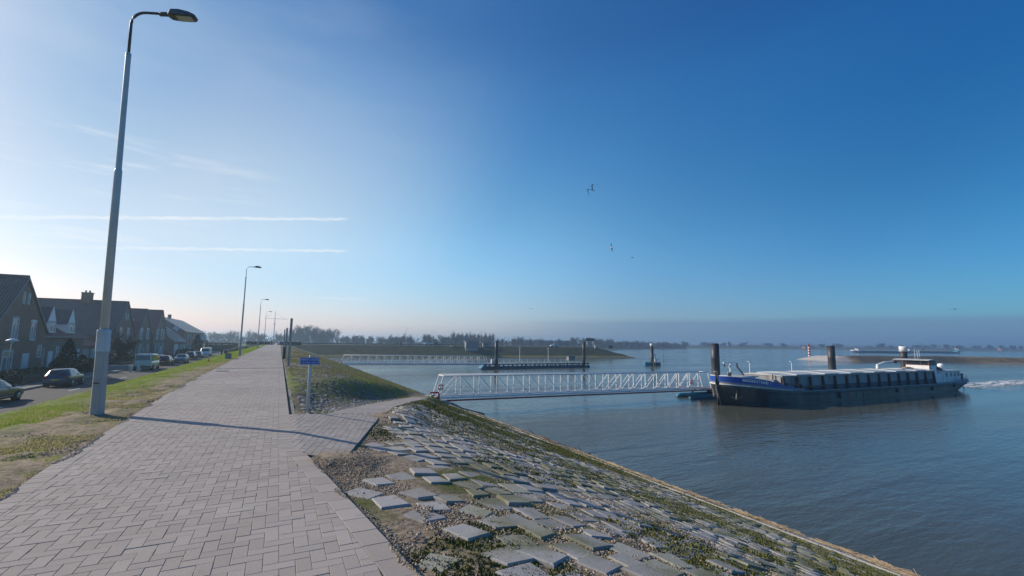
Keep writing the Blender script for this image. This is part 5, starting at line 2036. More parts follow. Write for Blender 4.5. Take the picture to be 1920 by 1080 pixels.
# ------------------------------------------------------------------ houses along the street
def brick_wall_material(name, c1, c2, mortar):
    t = NT(name)
    p = t.obj()
    X, Y, Z = t.xyz(p)
    cb = t.new('ShaderNodeCombineXYZ')
    t.l.new(t.math('ADD', X, Y), cb.inputs[0])
    t.l.new(Z, cb.inputs[1])
    br = t.new('ShaderNodeTexBrick')
    t.l.new(cb.outputs[0], br.inputs['Vector'])
    br.inputs['Scale'].default_value = 1.0
    br.inputs['Brick Width'].default_value = 0.22
    br.inputs['Row Height'].default_value = 0.065
    br.inputs['Mortar Size'].default_value = 0.008
    br.inputs['Color1'].default_value = (*c1, 1)
    br.inputs['Color2'].default_value = (*c2, 1)
    br.inputs['Mortar'].default_value = (*mortar, 1)
    c = t.gain(br.outputs['Color'], t.ramp(t.noise(0.7, 5, p), 0.3, 0.7, 0.8, 1.2, False))
    return t.out(c, 0.9, 0, None, 0.2)


def tile_material(name, c1, c2):
    t = NT(name)
    p = t.obj()
    n = t.noise(1.2, 5, p)
    f = t.noise(9, 3, p)
    c = t.mix(t.ramp(f, 0.3, 0.7), c1, c2)
    c = t.mix(t.math('MULTIPLY', t.ramp(n, 0.5, 0.68), 0.45), c, (0.08, 0.075, 0.05))
    return t.out(c, 0.42, 0, None, 0.5)


M_brick = brick_wall_material('house_brick', (0.25, 0.11, 0.072), (0.34, 0.155, 0.10), (0.30, 0.25, 0.21))
M_brick2 = brick_wall_material('house_brick_brown', (0.23, 0.14, 0.098), (0.31, 0.19, 0.13), (0.28, 0.25, 0.22))
M_tile = tile_material('roof_tile_dark', (0.12, 0.078, 0.064), (0.20, 0.122, 0.095))
M_tile_r = tile_material('roof_tile_red', (0.21, 0.08, 0.055), (0.30, 0.12, 0.08))
M_curtain = mat('window_curtain', (0.20, 0.215, 0.235), 0.15, 0, 0.5, 3.0, spec=0.8, stretch=(4, 4, 0.4))
M_frame = mat('window_frame_white', (0.75, 0.75, 0.74), 0.5, 0, 0.05)
M_zinc = mat('zinc_gutter', (0.16, 0.17, 0.18), 0.5, 0.4, 0.15)
M_door = mat('house_door', (0.03, 0.06, 0.05), 0.4, 0, 0.1)
M_lightdoor = mat('pale_door', (0.62, 0.66, 0.68), 0.5, 0, 0.08)


def roof_plane(parent, o, ux, uy, lx, ly, m, name='roof', tiles=True, fine=1):
    """o: eave corner, ux: along the eave, uy: up the slope (unit vectors)"""
    o, ux, uy = Vector(o), Vector(ux).normalized(), Vector(uy).normalized()
    nn = ux.cross(uy)
    if nn.z < 0:
        nn = -nn
    b = MB()
    c = [o, o + ux * lx, o + ux * lx + uy * ly, o + uy * ly]
    b.add([p - nn * 0.02 for p in c] + [p - nn * 0.14 for p in c], [(0, 1, 2, 3), (7, 6, 5, 4), (0, 1, 5, 4), (1, 2, 6, 5), (2, 3, 7, 6), (3, 0, 4, 7)])
    r = b.build(name, m, parent)
    if tiles:
        rows = int(ly / 0.33)
        cols = max(4, int(lx / 0.11)) if fine else max(3, int(lx / 0.22))
        k = lx / cols
        V, F = [], []
        for i in range(rows):
            b0 = len(V)
            for e_ in (0, 1):
                yy = ly * (i + e_) / rows
                lift = 0.055 if e_ == 0 else 0.012
                for j in range(cols + 1):
                    w = 0.022 if (j % 2 == 0) else -0.012
                    q = o + ux * (k * j) + uy * (yy - (0.03 if e_ == 0 else 0)) + nn * (lift + w)
                    V.append(q)
            for j in range(cols):
                F.append((b0 + j, b0 + j + 1, b0 + cols + 1 + j + 1, b0 + cols + 1 + j))
            b1 = len(V)
            for j in range(cols + 1):
                V.append(Vector(V[b0 + j]) - nn * 0.05)
            for j in range(cols):
                F.append((b1 + j, b1 + j + 1, b0 + j + 1, b0 + j))
        np_mesh('roof_tiles', [tuple(v) for v in V], F, m, r, 'stuff')
    return r


def window(parent, c, w, h, axis, style=0, sill=True):
    """axis: outward normal, '+x', '-y' ...; c: centre on the wall face"""
    s = 1 if axis[0] == '+' else -1
    def bx(b, u, v, d, su, sv, sd):
        if axis[1] == 'x':
            b.box((c[0] + s * d, c[1] + u, c[2] + v), (sd, su, sv))
        else:
            b.box((c[0] + u, c[1] + s * d, c[2] + v), (su, sd, sv))
    f = MB()
    t = 0.075
    bx(f, -w / 2 + t / 2, 0, 0.03, t, h, 0.08)
    bx(f, w / 2 - t / 2, 0, 0.03, t, h, 0.08)
    bx(f, 0, h / 2 - t / 2, 0.03, w - 2 * t, t, 0.08)
    bx(f, 0, -h / 2 + t / 2, 0.03, w - 2 * t, t, 0.08)
    bx(f, 0, h * 0.22, 0.032, w - 2 * t, 0.05, 0.06)
    if w > 0.9:
        bx(f, 0, -h * 0.14, 0.034, 0.05, h * 0.72 - 0.05, 0.06)
    fr = f.build('window', M_frame, parent)
    p = MB()
    bx(p, 0, 0, 0.014, w - 2 * t, h - 2 * t, 0.01)
    p.build('pane', M_curtain if style else glass_dark, fr)
    if sill:
        q = MB()
        bx(q, 0, -h / 2 - 0.05, 0.06, w + 0.16, 0.07, 0.16)
        q.build('sill', concrete, fr)
    l = MB()
    bx(l, 0, h / 2 + 0.09, 0.02, w + 0.2, 0.14, 0.045)
    l.build('lintel', concrete if style != 2 else M_frame, fr)


def door(parent, c, w, h, axis, m):
    s = 1 if axis[0] == '+' else -1
    sx, sy = ((0.06, w) if axis[1] == 'x' else (w, 0.06))
    d = MB().box((c[0] + (s * 0.03 if axis[1] == 'x' else 0), c[1] + (s * 0.03 if axis[1] == 'y' else 0), c[2] + h / 2), (sx, sy, h)).build('door', m, parent)
    fx, fy = ((0.09, 0.08) if axis[1] == 'x' else (0.08, 0.09))
    f = MB()
    for u in (-w / 2 - 0.04, w / 2 + 0.04):
        f.box((c[0] + (s * 0.04 if axis[1] == 'x' else u), c[1] + (u if axis[1] == 'x' else s * 0.04), c[2] + h / 2), (fx, fy, h))
    f.build('door_frame', M_frame, d)
    k = w * 0.35
    MB().box((c[0] + (s * 0.08 if axis[1] == 'x' else k), c[1] + (k if axis[1] == 'x' else s * 0.08), c[2] + 1.05), (0.05, 0.05, 0.12)).build('handle', galv, d)


def gable_house(label, x, y0, y1, depth, eave, apex, m_wall, m_tile, wins, doors=(), apex_y=None, chim=(), fine=1, back=True):
    """ridge runs away from the street (along x); gable faces the street at x; z measured from the street"""
    ya = (y0 + y1) / 2 if apex_y is None else apex_y
    root = thing('brick_house', label, 'house', (x, ya, ROAD_Z), 0, 'brick houses along the street')
    l0, l1 = y0 - ya, y1 - ya
    b = MB()
    b.prism([(l0, 0), (l1, 0), (l1, eave), (0, apex), (l0, eave)], 'x', -depth, 0)
    wall = b.build('wall', m_wall, root)
    ov = 0.28
    for l, sg in ((l0, -1), (l1, 1)):
        run, rise = abs(l), apex - eave
        Ls = math.hypot(run, rise)
        uy = Vector((0, -sg * run, rise)).normalized()
        ext = ov / 1.0
        o = Vector((-depth - 0.1, l, eave + 0.16)) - uy * ext
        roof_plane(root, o, (1, 0, 0), uy, depth + 0.22, Ls + ext + 0.02, m_tile, fine=fine)
        MB().box((-depth / 2, l - sg * -0.24 , eave - 0.08), (depth, 0.14, 0.12)).build('gutter', M_zinc, root)
        # barge board
        p = [Vector((0.08, l, eave)) - uy * ext, Vector((0.08, 0, apex))]
        MB().bar(p[0] + Vector((0.02, 0, 0.06)), p[1] + Vector((0.02, 0, 0.06)), 0.14).build('barge_board', M_zinc, root)
    MB().tube([(-depth - 0.1, 0, apex + 0.19), (0.13, 0, apex + 0.19)], 0.13, 8).build('ridge_tiles', m_tile, root)
    for cx, cy, ch, cw in chim:
        cz = apex - abs(cy) * (apex - eave) / max(abs(l0), 1)
        c = MB().box((cx, cy, cz + ch / 2 - 0.5), (cw, cw * 0.8, ch + 1.0)).box((cx, cy, cz + ch - 0.05), (cw + 0.12, cw * 0.8 + 0.12, 0.14)).build('chimney', m_wall, root)
        for q in (-0.2, 0.2):
            MB().lathe([(0.12, 0), (0.1, 0.35)], (cx + q * cw, cy, cz + ch), 8).build('chimney_pot', rust, c)
    for (u, z, w, h, st) in wins:
        window(root, (0.0, u - ya, z), w, h, '+x', st)
    for (u, w, h, m_) in doors:
        door(root, (0.0, u - ya, 0.15), w, h, '+x', m_)
    return root


h1 = gable_house('nearest brick house, its steep gable and dark tiled roof at the left edge', -21.0, 52.6, 62.4, 16, 4.5, 9.25, M_brick, M_tile,
                 [(56.2, 4.6, 1.15, 1.95, 1), (59.6, 4.5, 1.0, 1.75, 2), (57.1, 7.4, 0.35, 0.95, 0), (58.0, 7.4, 0.35, 0.95, 0), (55.6, 1.75, 1.7, 1.9, 1), (61.4, 2.5, 0.8, 1.1, 1)],
                 [(58.8, 1.0, 2.25, M_lightdoor)], apex_y=57.3, chim=((-10.5, 1.5, 1.2, 0.75),))
h2 = thing('brick_house', 'low brick house with two small white dormers, between the two tall gables', 'house', (-22.2, 70.5, ROAD_Z), 0, 'brick houses along the street')
MB().prism([(-9.5, 0), (0, 0), (0, 3.95), (-4.75, 7.2), (-9.5, 3.95)], 'y', -7.6, 6.6).build('wall', M_brick2, h2)
uy = Vector((-4.75, 0, 3.25)).normalized()
roof_plane(h2, Vector((0.0, -7.7, 4.1)) - uy * 0.35, (0, 1, 0), uy, 14.4, 6.1, M_tile_r)
roof_plane(h2, Vector((-9.5, -7.7, 4.1)), (0, 1, 0), Vector((4.75, 0, 3.25)), 14.4, 5.75, M_tile_r, tiles=False)
MB().box((0.30, -0.5, 3.95), (0.14, 14.3, 0.12)).build('gutter', M_zinc, h2)
for yy in (-2.5, 2.9):
    d = MB()
    d.prism([(-1.1, 4.4), (1.1, 4.4), (1.1, 5.5), (0, 7.3), (-1.1, 5.5)], 'x', -3.6, -0.25)
    dm_ = MB()
    for p in d.v:
        dm_.v.append((p[0], p[1] + yy, p[2]))
    dm_.f, dm_.m, dm_.s = d.f, d.m, d.s
    dd_ = dm_.build('dormer', M_frame, h2)
    window(dd_, (-0.25, yy, 5.0), 1.6, 1.0, '+x', 1, False)
    for sg in (-1, 1):
        u_ = Vector((0, -sg * 1.1, 1.8)).normalized()
        roof_plane(dd_, Vector((-3.7, yy + sg * 1.16, 5.47)), (1, 0, 0), u_, 3.40, 2.16, M_tile, 'dormer_roof', tiles=False)
for (u, z, w, h, st) in ((-4.8, 1.9, 0.55, 1.7, 0), (-1.2, 1.9, 0.6, 1.8, 1), (1.5, 1.9, 0.6, 1.8, 1)):
    window(h2, (0, u, z), w, h, '+x', st)
door(h2, (0, 4.3, 0.15), 1.5, 2.35, '+x', M_lightdoor)
door(h2, (0, -2.9, 0.15), 0.95, 2.25, '+x', M_frame)
ch_ = MB().box((-6.0, -6.4, 7.6), (0.8, 0.7, 2.2)).box((-6.0, -6.4, 8.7), (0.95, 0.85, 0.14)).build('chimney', M_brick2, h2)
for q in (-0.2, 0.2):
    MB().lathe([(0.12, 0), (0.1, 0.35)], (-6.0 + q, -6.4, 8.75), 8).build('chimney_pot', rust, ch_)
porch = thing('shed', 'low brick outbuilding with a lean-to roof, in front of the big tiled roof', 'shed', (-22.4, 80.3, ROAD_Z))
MB().box((-2, 0, 1.45), (4, 6.4, 2.9)).build('wall', M_brick, porch)
uy = Vector((-4.2, 0, 1.9)).normalized()
roof_plane(porch, Vector((0.25, -3.3, 2.85)), (0, 1, 0), uy, 6.6, 4.7, M_tile_r)
for u in (-2.3, -1.5, 0.9, 1.6, 2.3):
    window(porch, (0, u, 1.6), 0.45, 1.5, '+x', 1 if u > 0 else 0)
door(porch, (0, -0.3, 0.1), 0.95, 2.2, '+x', M_door)

h3 = gable_house('brick house with the broad dark tiled roof and square chimney, behind the lamp post', -21.2, 84.6, 95.2, 17, 4.4, 9.3, M_brick, M_tile,
                 [(87.6, 4.6, 1.0, 1.7, 1), (91.4, 4.6, 1.1, 1.7, 1), (86.8, 1.9, 0.9, 1.6, 0), (92.6, 1.9, 1.2, 1.7, 1), (89.3, 7.2, 0.35, 0.9, 0), (90.4, 7.2, 0.35, 0.9, 0)],
                 [(89.6, 1.0, 2.2, M_door)], apex_y=89.8, chim=((-4.9, 0.0, 1.35, 1.15),))
h4 = gable_house('brick house whose reddish roof carries a small skylight', -21.4, 97.6, 107.2, 14, 4.6, 8.9, M_brick2, M_tile_r,
                 [(100.1, 4.7, 1.5, 1.9, 1), (104.4, 4.7, 1.4, 1.8, 2), (100.2, 1.9, 1.1, 1.8, 1), (105.3, 1.9, 0.9, 1.6, 1)], [(102.8, 1.0, 2.2, M_door)], apex_y=102.4, chim=((-6.5, -0.3, 1.3, 1.1),), fine=0)
MB().box((-1.6, -2.5, 6.95), (1.0, 0.05, 0.9), rx=R(42)).build('skylight', M_lightdoor, h4)
h5 = gable_house('brick house with twin narrow gable windows, right of the red roofed house', -21.4, 109.4, 119.6, 14, 4.6, 9.4, M_brick2, M_tile_r,
                 [(112.0, 4.7, 1.4, 1.9, 1), (115.5, 4.7, 0.8, 2.0, 2), (117.5, 4.7, 0.7, 1.9, 1), (111.6, 1.9, 0.7, 2.0, 1), (114.0, 1.9, 0.7, 2.0, 1), (117.6, 1.9, 0.7, 2.0, 1)], [(115.8, 1.0, 2.2, M_lightdoor)], apex_y=114.6, fine=0)
# large far house, ridge along the street, hipped end
h6 = thing('brick_house', 'far long brick house with a hipped roof at the end of the row', 'house', (-21.8, 161, ROAD_Z), 0, 'brick houses along the street')
MB().box((-5.5, 0, 3.0), (11, 36, 6.0)).build('wall', M_brick, h6)
e0, e1, zr = -18.5, 18.5, 9.6
b = MB()
b.add([(0.6, e0, 5.7), (0.6, e1, 5.7), (-11.6, e1, 5.7), (-11.6, e0, 5.7), (-5.5, e0 + 1.0, zr), (-5.5, e1 - 5.5, zr)], [(0, 1, 5, 4), (1, 2, 5), (2, 3, 4, 5), (3, 0, 4), (3, 2, 1, 0)])
b.build('roof', M_tile, h6)
MB().box((0.2, 13.2, 4.55), (1.0, 9.0, 1.7)).build('balcony_band', M_frame, h6)
MB().box((0.45, 13.2, 3.2), (1.2, 9.2, 1.0)).build('balcony_wall', M_brick, h6)
for yy in (-12, -8, -3, 2, 10.5, 13, 15.5):
    window(h6, (0.71 if yy > 9 else 0.0, yy, 4.5), 1.4, 1.3, '+x', 0 if yy > 9 else 1, False)
for yy in (-12, -7, 0, 6):
    window(h6, (0, yy, 1.8), 1.5, 1.6, '+x', yy % 2)
MB().box((-5.5, -6, 9.9), (0.7, 0.7, 1.3)).build('chimney', M_brick, h6)
h7 = thing('brick_house', 'low brown house with a pale garage door, half hidden by dark shrubs', 'house', (-20.6, 131, ROAD_Z), 0, 'brick houses along the street')
MB().prism([(-9, 0), (0, 0), (0, 3.3), (-4.5, 6.9), (-9, 3.3)], 'y', -7.5, 8).build('wall', M_brick2, h7)
uy = Vector((-4.5, 0, 3.6)).normalized()
roof_plane(h7, Vector((0.3, -7.7, 3.2)), (0, 1, 0), uy, 15.9, 6.2, M_tile, fine=0)
roof_plane(h7, Vector((-9.3, -7.7, 3.2)), (0, 1, 0), Vector((4.5, 0, 3.6)), 15.9, 6.2, M_tile, tiles=False)
MB().box((0.05, -4.6, 1.5), (0.08, 3.6, 2.4)).build('garage_door', M_lightdoor, h7)
MB().box((-2.0, 6.0, 6.4), (1.2, 0.06, 0.9), ry=R(38)).build('skylight', M_lightdoor, h7)
for yy in (0.5, 3.4, 6.2):
    window(h7, (0, yy, 1.7), 1.1, 1.5, '+x', 1)

KH = 24 / 21
for o in (h1, h2, h3, h4, h5, h6, h7, porch):
    o.scale = (KH, KH, KH)
    o.location = (o.location.x * KH, o.location.y * KH, ROAD_Z - 0.45)

# ------------------------------------------------------------------ front gardens: hedges, shrubs, small trees, fences, lamps
GZ_ = ROAD_Z + 0.05
hedge('garden_hedge', 'dark garden hedge before the nearest gable house', -19.6, 55.6, GZ_, 1.0, 9.0, 1.05, 2600, 0.10, 11, 'garden hedges along the pavement')
hedge('garden_hedge', 'dark garden hedge before the low dormered house', -19.8, 70.0, GZ_, 1.1, 11.0, 1.35, 3000, 0.11, 12, 'garden hedges along the pavement')
hedge('garden_hedge', 'tall dark hedge before the broad tiled roof', -20.0, 81.5, GZ_, 1.2, 9.5, 1.7, 2800, 0.12, 13, 'garden hedges along the pavement')
hedge('garden_hedge', 'dark hedge behind the parked cream minibus', -19.9, 97, GZ_, 1.0, 16, 1.2, 2600, 0.14, 14, 'garden hedges along the pavement')
hedge('garden_hedge', 'dark hedge before the low brown house with the garage', -18.9, 128.0, GZ_, 1.6, 13, 1.5, 2000, 0.18, 15, 'garden hedges along the pavement')
hedge('garden_hedge', 'tall dark clipped hedge at the far corner of the row', -17.5, 187.0, GZ_, 9.0, 1.6, 2.6, 2600, 0.2, 16, 'garden hedges along the pavement')


def shrub(name, label, x, y, z, rad, h, n, size, seed, m, group='shrubs in the front gardens'):
    t_ = thing(name, label, 'shrub', (x, y, z), 0, group)

    def f(r, n):
        u = r.random(n)
        a = r.random(n) * 6.283
        w = rad * np.sin(np.clip(u * 0.92 + 0.08, 0, 1) * math.pi) ** 0.6 * (1 - 0.55 * u) * np.sqrt(r.uniform(0.45, 1.0, n))
        w = w * (1 + 0.5 * fbm(a * 1.2 + seed, u * 5))
        return np.stack([np.cos(a) * w, np.sin(a) * w, 0.15 + u * h], 1)
    V, F = leaf_cloud(n, f, size, seed)
    np_mesh('foliage', V, F, m, t_)
    MB().lathe([(0.08, -0.1), (0.06, h * 0.6)], seg=6).build('stem', timber, t_)


shrub('conifer', 'dark conical evergreen between the nearest gable and the low house', -20.6, 67.5, GZ_, 1.0, 3.7, 2600, 0.11, 21, M_conifer)
shrub('round_shrub', 'round dark evergreen left of the conical one', -20.4, 64.5, GZ_, 1.0, 1.8, 1800, 0.10, 22, M_conifer)
shrub('round_shrub', 'dark rounded shrub before the dormered house', -20.4, 71.0, GZ_, 1.0, 1.8, 1500, 0.10, 23, M_hedge)
shrub('conifer', 'dark evergreen between the brown house and the far long house', -18.6, 141.0, GZ_, 1.5, 5.0, 1500, 0.17, 24, M_conifer)


def street_lantern(x, y, label):
    t_ = thing('street_lantern', label, 'street lamp', (x, y, ROAD_Z), 0, 'low street lamps along the houses')
    MB().lathe([(0.075, 0), (0.07, 1.0), (0.05, 1.05), (0.042, 3.45)], seg=8).build('pole', grey_paint, t_)
    MB().lathe([(0.06, 3.42), (0.12, 3.5), (0.14, 3.6), (0.42, 3.66), (0.40, 3.72), (0.1, 3.86)], seg=14).build('lamp_shade', M_lightdoor, t_)


street_lantern(-20.5, 54.8, 'low street lamp with a flat round shade before the nearest gable house')
street_lantern(-17.6, 111.5, 'low street lamp with a flat round shade beside the parked estate car')

# low wooden garden fences
for y0, y1, lb_ in ((52.0, 61.0, 'low dark picket fence before the nearest gable house'), (76.0, 86.0, 'low dark picket fence before the broad tiled roof')):
    t_ = thing('picket_fence', lb_, 'fence', (-18.55 + (0.4 if y0 > 70 else 0), y0, ROAD_Z), 0, 'low garden fences')
    pk = MB().box((0, 0, 0.5), (0.03, 0.09, 0.85)).mesh('picket', timber)
    n_ = int((y1 - y0) / 0.28)
    for k in range(n_):
        o = bpy.data.objects.new('picket', pk)
        link(o, t_)
        o.location = (0.035, k * 0.28 + 0.1, 0)
    for z in (0.3, 0.72):
        MB().box((0, (y1 - y0) / 2, z), (0.035, y1 - y0, 0.07)).build('fence_rail', timber, t_)
for k, (x, y) in enumerate(((-15.1, 69.6), (-14.45, 69.9))):
    t_ = thing('bollard', ('left' if k == 0 else 'right') + ' of two low white bollards behind the cream minibus', 'bollard', (x - 0.4, y, ROAD_Z), 0, 'white bollards')
    MB().box((0, 0, 0.35), (0.24, 0.24, 0.75), ch=0.03).build('post', M_lightdoor, t_)
    MB().prism([(-0.12, 0.725), (0.12, 0.725), (0, 0.82)], 'y', -0.12, 0.12).build('cap', M_lightdoor, t_)


# ------------------------------------------------------------------ parked cars
M_tyre = mat('tyre', (0.018, 0.018, 0.018), 0.85)
M_rim = mat('wheel_rim', (0.35, 0.36, 0.38), 0.35, 0.7, 0.05)
M_plate = mat('number_plate', (0.62, 0.42, 0.05), 0.5)
M_lightred = mat('tail_light', (0.30, 0.01, 0.012), 0.2)
M_lamp = mat('head_light', (0.55, 0.57, 0.6), 0.1, 0.3)
M_trim = mat('car_trim', (0.02, 0.02, 0.022), 0.6)


def paint(name, c):
    t = NT(name)
    t.b.inputs['Coat Weight'].default_value = 0.8
    t.b.inputs['Coat Roughness'].default_value = 0.05
    return t.out(c, 0.35, 0.0, None, 0.5)


def car(name, label, x, y, rz, pm, L=4.1, W=1.7, H=1.45, kind='hatch', group='cars parked along the street'):
    """nose towards local +x; profile stations: (x/L, belt, roof, half width at roof)"""
    root = thing(name, label, 'van' if 'van' in name or 'bus' in name else 'car', (x, y, ROAD_Z), rz, group)
    if kind == 'hatch':
        st = [(-0.50, .60, .62, .60), (-0.485, .88, .95, .62), (-0.46, .92, 1.02, .64), (-0.38, .93, H - .08, .60), (-0.28, .93, H - .01, .60), (-0.05, .92, H, .60), (0.06, .91, H - .05, .59), (0.20, .90, .96, .66), (0.28, .88, .92, .66), (0.40, .80, .83, .64), (0.47, .68, .71, .58), (0.50, .50, .52, .5)]
    elif kind == 'sedan':
        st = [(-0.50, .60, .62, .60), (-0.485, .90, .93, .64), (-0.40, .95, 1.0, .66), (-0.34, .95, 1.08, .62), (-0.22, .94, H - .06, .57), (-0.05, .93, H, .58), (0.05, .92, H - .05, .57), (0.19, .91, .97, .66), (0.28, .88, .92, .66), (0.40, .80, .83, .64), (0.47, .68, .71, .58), (0.50, .50, .52, .5)]
    else:
        st = [(-0.50, .70, .72, .72), (-0.495, 1.05, 1.15, .74), (-0.485, 1.1, H - .12, .72), (-0.46, 1.1, H - .02, .72), (-0.2, 1.1, H, .72), (0.20, 1.08, H - .04, .72), (0.26, 1.06, H - .14, .70), (0.37, 1.02, 1.10, .74), (0.44, .92, .96, .72), (0.485, .75, .78, .66), (0.50, .50, .52, .6)]
    hw = W / 2
    rings = []
    for fx_, belt, roof, rw in st:
        xx = fx_ * L
        tap = 1.0 - 0.10 * max(0, (abs(fx_) - 0.38) / 0.12)
        w = hw * tap
        r_ = rw * W / 1.7 * (1 if kind != 'van' else 1.12)
        zb = 0.22
        half = [(w * 0.86, zb), (w * 0.97, zb + .12), (w, (zb + belt) / 2 + .05), (w * 0.985, belt - .05), (w * 0.95, belt), (min(r_, w * 0.93), max(roof - .06, belt)), (min(r_, w * .93) * 0.82, max(roof, belt + .005))]
        rings.append([(xx, q[0], q[1]) for q in half] + [(xx, -q[0], q[1]) for q in reversed(half)])
    body = MB().loft(rings, 0, True).build('body', pm, root)
    body.data.polygons.foreach_set('use_smooth', [True] * len(body.data.polygons))

    def interp(fx_):
        a = np.array(st)
        return [np.interp(fx_, a[:, 0], a[:, k]) for k in (1, 2, 3)]

    def pt(fx_, t, s):
        belt, roof, rw = interp(fx_)
        tap = 1.0 - 0.10 * max(0, (abs(fx_) - 0.38) / 0.12)
        w = hw * tap
        r_ = min(rw * W / 1.7 * (1 if kind != 'van' else 1.12), w * .93)
        zb_, zr = belt, max(roof - .06, belt)
        return (fx_ * L, s * (w * .95 + (r_ - w * .95) * t + 0.012), zb_ + (zr - zb_) * t)
    segs = {'hatch': ((-.37, -.20), (-.185, -.02), (-.005, .14)), 'sedan': ((-.27, -.18), (-.165, -.02), (-.005, .13)), 'van': ((-.46, -.2), (-.18, .08), (.10, .29))}[kind]
    for s in (-1, 1):
        for a, b_ in segs:
            xsn = np.linspace(a, b_, 5)
            lo = [pt(f_, 0.06, s) for f_ in xsn]
            hi = [pt(f_, 0.90, s) for f_ in xsn]
            n_ = len(lo)
            m = MB()
            m.add(lo + hi, [(i, i + 1, n_ + i + 1, n_ + i) for i in range(n_ - 1)])
            m.build('side_window', glass_dark, root)
    # windscreen and rear window lie on the body between belt and roof
    for nm, a, b_ in (('windscreen', {'hatch': .195, 'sedan': .185, 'van': .36}[kind], {'hatch': .068, 'sedan': .058, 'van': .265}[kind]), ('rear_window', {'hatch': -.455, 'sedan': -.335, 'van': -.4935}[kind], {'hatch': -.385, 'sedan': -.225, 'van': -.486}[kind])):
        m = MB()
        sg = 1 if nm == 'windscreen' else -1
        q = []
        for f_, t in ((a, 0), (b_, 1)):
            belt, roof, rw = interp(f_)
            ww = min(rw * W / 1.7 * (1 if kind != 'van' else 1.12), hw * .93) * 0.80
            q.append((f_ * L + sg * 0.018, -ww, roof + 0.006))
            q.append((f_ * L + sg * 0.018, ww, roof + 0.006))
        m.add([q[0], q[1], q[3], q[2]], [(0, 1, 2, 3)])
        m.build(nm, glass_dark, root)
    wr = 0.31 if kind != 'van' else 0.34
    for fx_ in (-0.30, 0.31):
        for s in (-1, 1):
            yc = s * (hw - 0.09)
            MB().tube([(fx_ * L, yc - s * 0.12, wr), (fx_ * L, yc + s * 0.10, wr)], wr + 0.055, 20).build('wheel_arch', M_trim, root)
            w_ = MB().tube([(fx_ * L, yc - 0.1, wr), (fx_ * L, yc + 0.1, wr)], wr, 18)
            w_ = MB().tube([(fx_ * L, yc - s * 0.08, wr), (fx_ * L, yc + s * 0.115, wr)], wr, 18).build('wheel', M_tyre, root)
            MB().tube([(fx_ * L, yc + s * 0.10, wr), (fx_ * L, yc + s * 0.125, wr)], [wr * 0.68, wr * 0.6], 14).build('rim', M_rim, w_)
    for s in (-1, 1):
        zt_ = 0.80 if kind != 'van' else 1.0
        MB().box((-0.484 * L, s * hw * 0.76, zt_), (0.10, hw * 0.26, 0.22 if kind != 'van' else 0.42), ch=0.02).build('tail_light', M_lightred, root)
        MB().box((0.462 * L, s * hw * 0.66, 0.64), (0.16, hw * 0.34, 0.14), ch=0.02, rz=-s * 0.35).build('headlight', M_lamp, root)
        MB().box((0.135 * L if kind != 'van' else .3 * L, s * (hw + 0.07), 0.98 if kind != 'van' else 1.2), (0.12, 0.18, 0.13), ch=0.02).build('mirror', pm, root)
    MB().box((-0.503 * L, 0, 0.62), (0.03, 0.52, 0.12)).build('number_plate', M_plate, root)
    MB().box((-0.49 * L, 0, 0.42), (0.14, W * 0.9, 0.20), ch=0.04).build('bumper', pm if kind != 'van' else M_trim, root)
    MB().box((0.49 * L, 0, 0.38), (0.14, W * 0.82, 0.20), ch=0.04).build('bumper', pm, root)
    return root


P_black = paint('paint_black', (0.012, 0.013, 0.016))
P_blue = paint('paint_dark_blue', (0.012, 0.02, 0.055))
P_cream = paint('paint_cream', (0.62, 0.60, 0.53))
P_red = paint('paint_red', (0.16, 0.012, 0.015))
P_green = paint('paint_grey_green', (0.06, 0.10, 0.10))
P_navy = paint('paint_navy', (0.02, 0.03, 0.06))
P_grey = paint('paint_grey', (0.10, 0.11, 0.12))
P_white = paint('paint_white', (0.70, 0.72, 0.74))
up_ = R(90)
c1 = car('parked_car', 'black car at the left edge with silver wheels and gold lettering on its doors', -15.55, 39.4, up_ - R(3), P_black, 4.4, 1.76, 1.46, 'sedan')
text_mesh('TAXI', 0.20, 'door_lettering', M_plate, c1, (0.55, -0.892, 0.74), (R(90), 0, 0), sx=1.3)
text_mesh('Service', 0.14, 'door_lettering', M_plate, c1, (0.55, -0.892, 0.58), (R(90), 0, 0), sx=1.2)
MB().box((0.1, -0.885, 0.36), (1.5, 0.03, 0.035)).build('sill_trim', M_rim, c1)
car('parked_car', 'dark blue hatchback with a yellow plate, parked behind the black car', -15.85, 51.8, up_ + R(1), P_blue, 3.9, 1.66, 1.45, 'hatch')
car('minibus', 'cream minibus with wide dark rear window and red lights', -15.2, 75.6, up_, P_cream, 4.9, 1.95, 2.05, 'van')
car('parked_car', 'dark red hatchback parked right beyond the cream minibus', -15.2, 86.4, up_, P_red, 3.8, 1.66, 1.5, 'hatch')
car('parked_car', 'grey green car parked beyond the red hatchback', -14.6, 95.4, up_ + math.pi, P_green, 4.2, 1.72, 1.45, 'hatch')
car('parked_car', 'dark car roof showing between the minibus and the red hatchback', -17.2, 93.0, up_, P_grey, 4.2, 1.7, 1.45, 'sedan')
car('parked_car', 'navy estate car parked near the second low street lamp', -15.6, 112.0, up_, P_navy, 4.4, 1.72, 1.5, 'hatch')
car('parked_car', 'grey car parked just beyond the navy estate', -15.4, 119.8, up_, P_grey, 4.2, 1.72, 1.45, 'hatch')
car('delivery_van', 'white van parked at the far end of the street', -15.3, 131.0, up_ + math.pi, P_white, 4.9, 1.95, 2.0, 'van')

# ------------------------------------------------------------------ harbour dam and what stands on it
DA, DB = np.array([10.0, 208.5]), np.array([161.0, 178.5])
DL = np.linalg.norm(DB - DA)
Dd = (DB - DA) / DL
Dn = np.array([-Dd[1], Dd[0]])
DCREST = -0.35


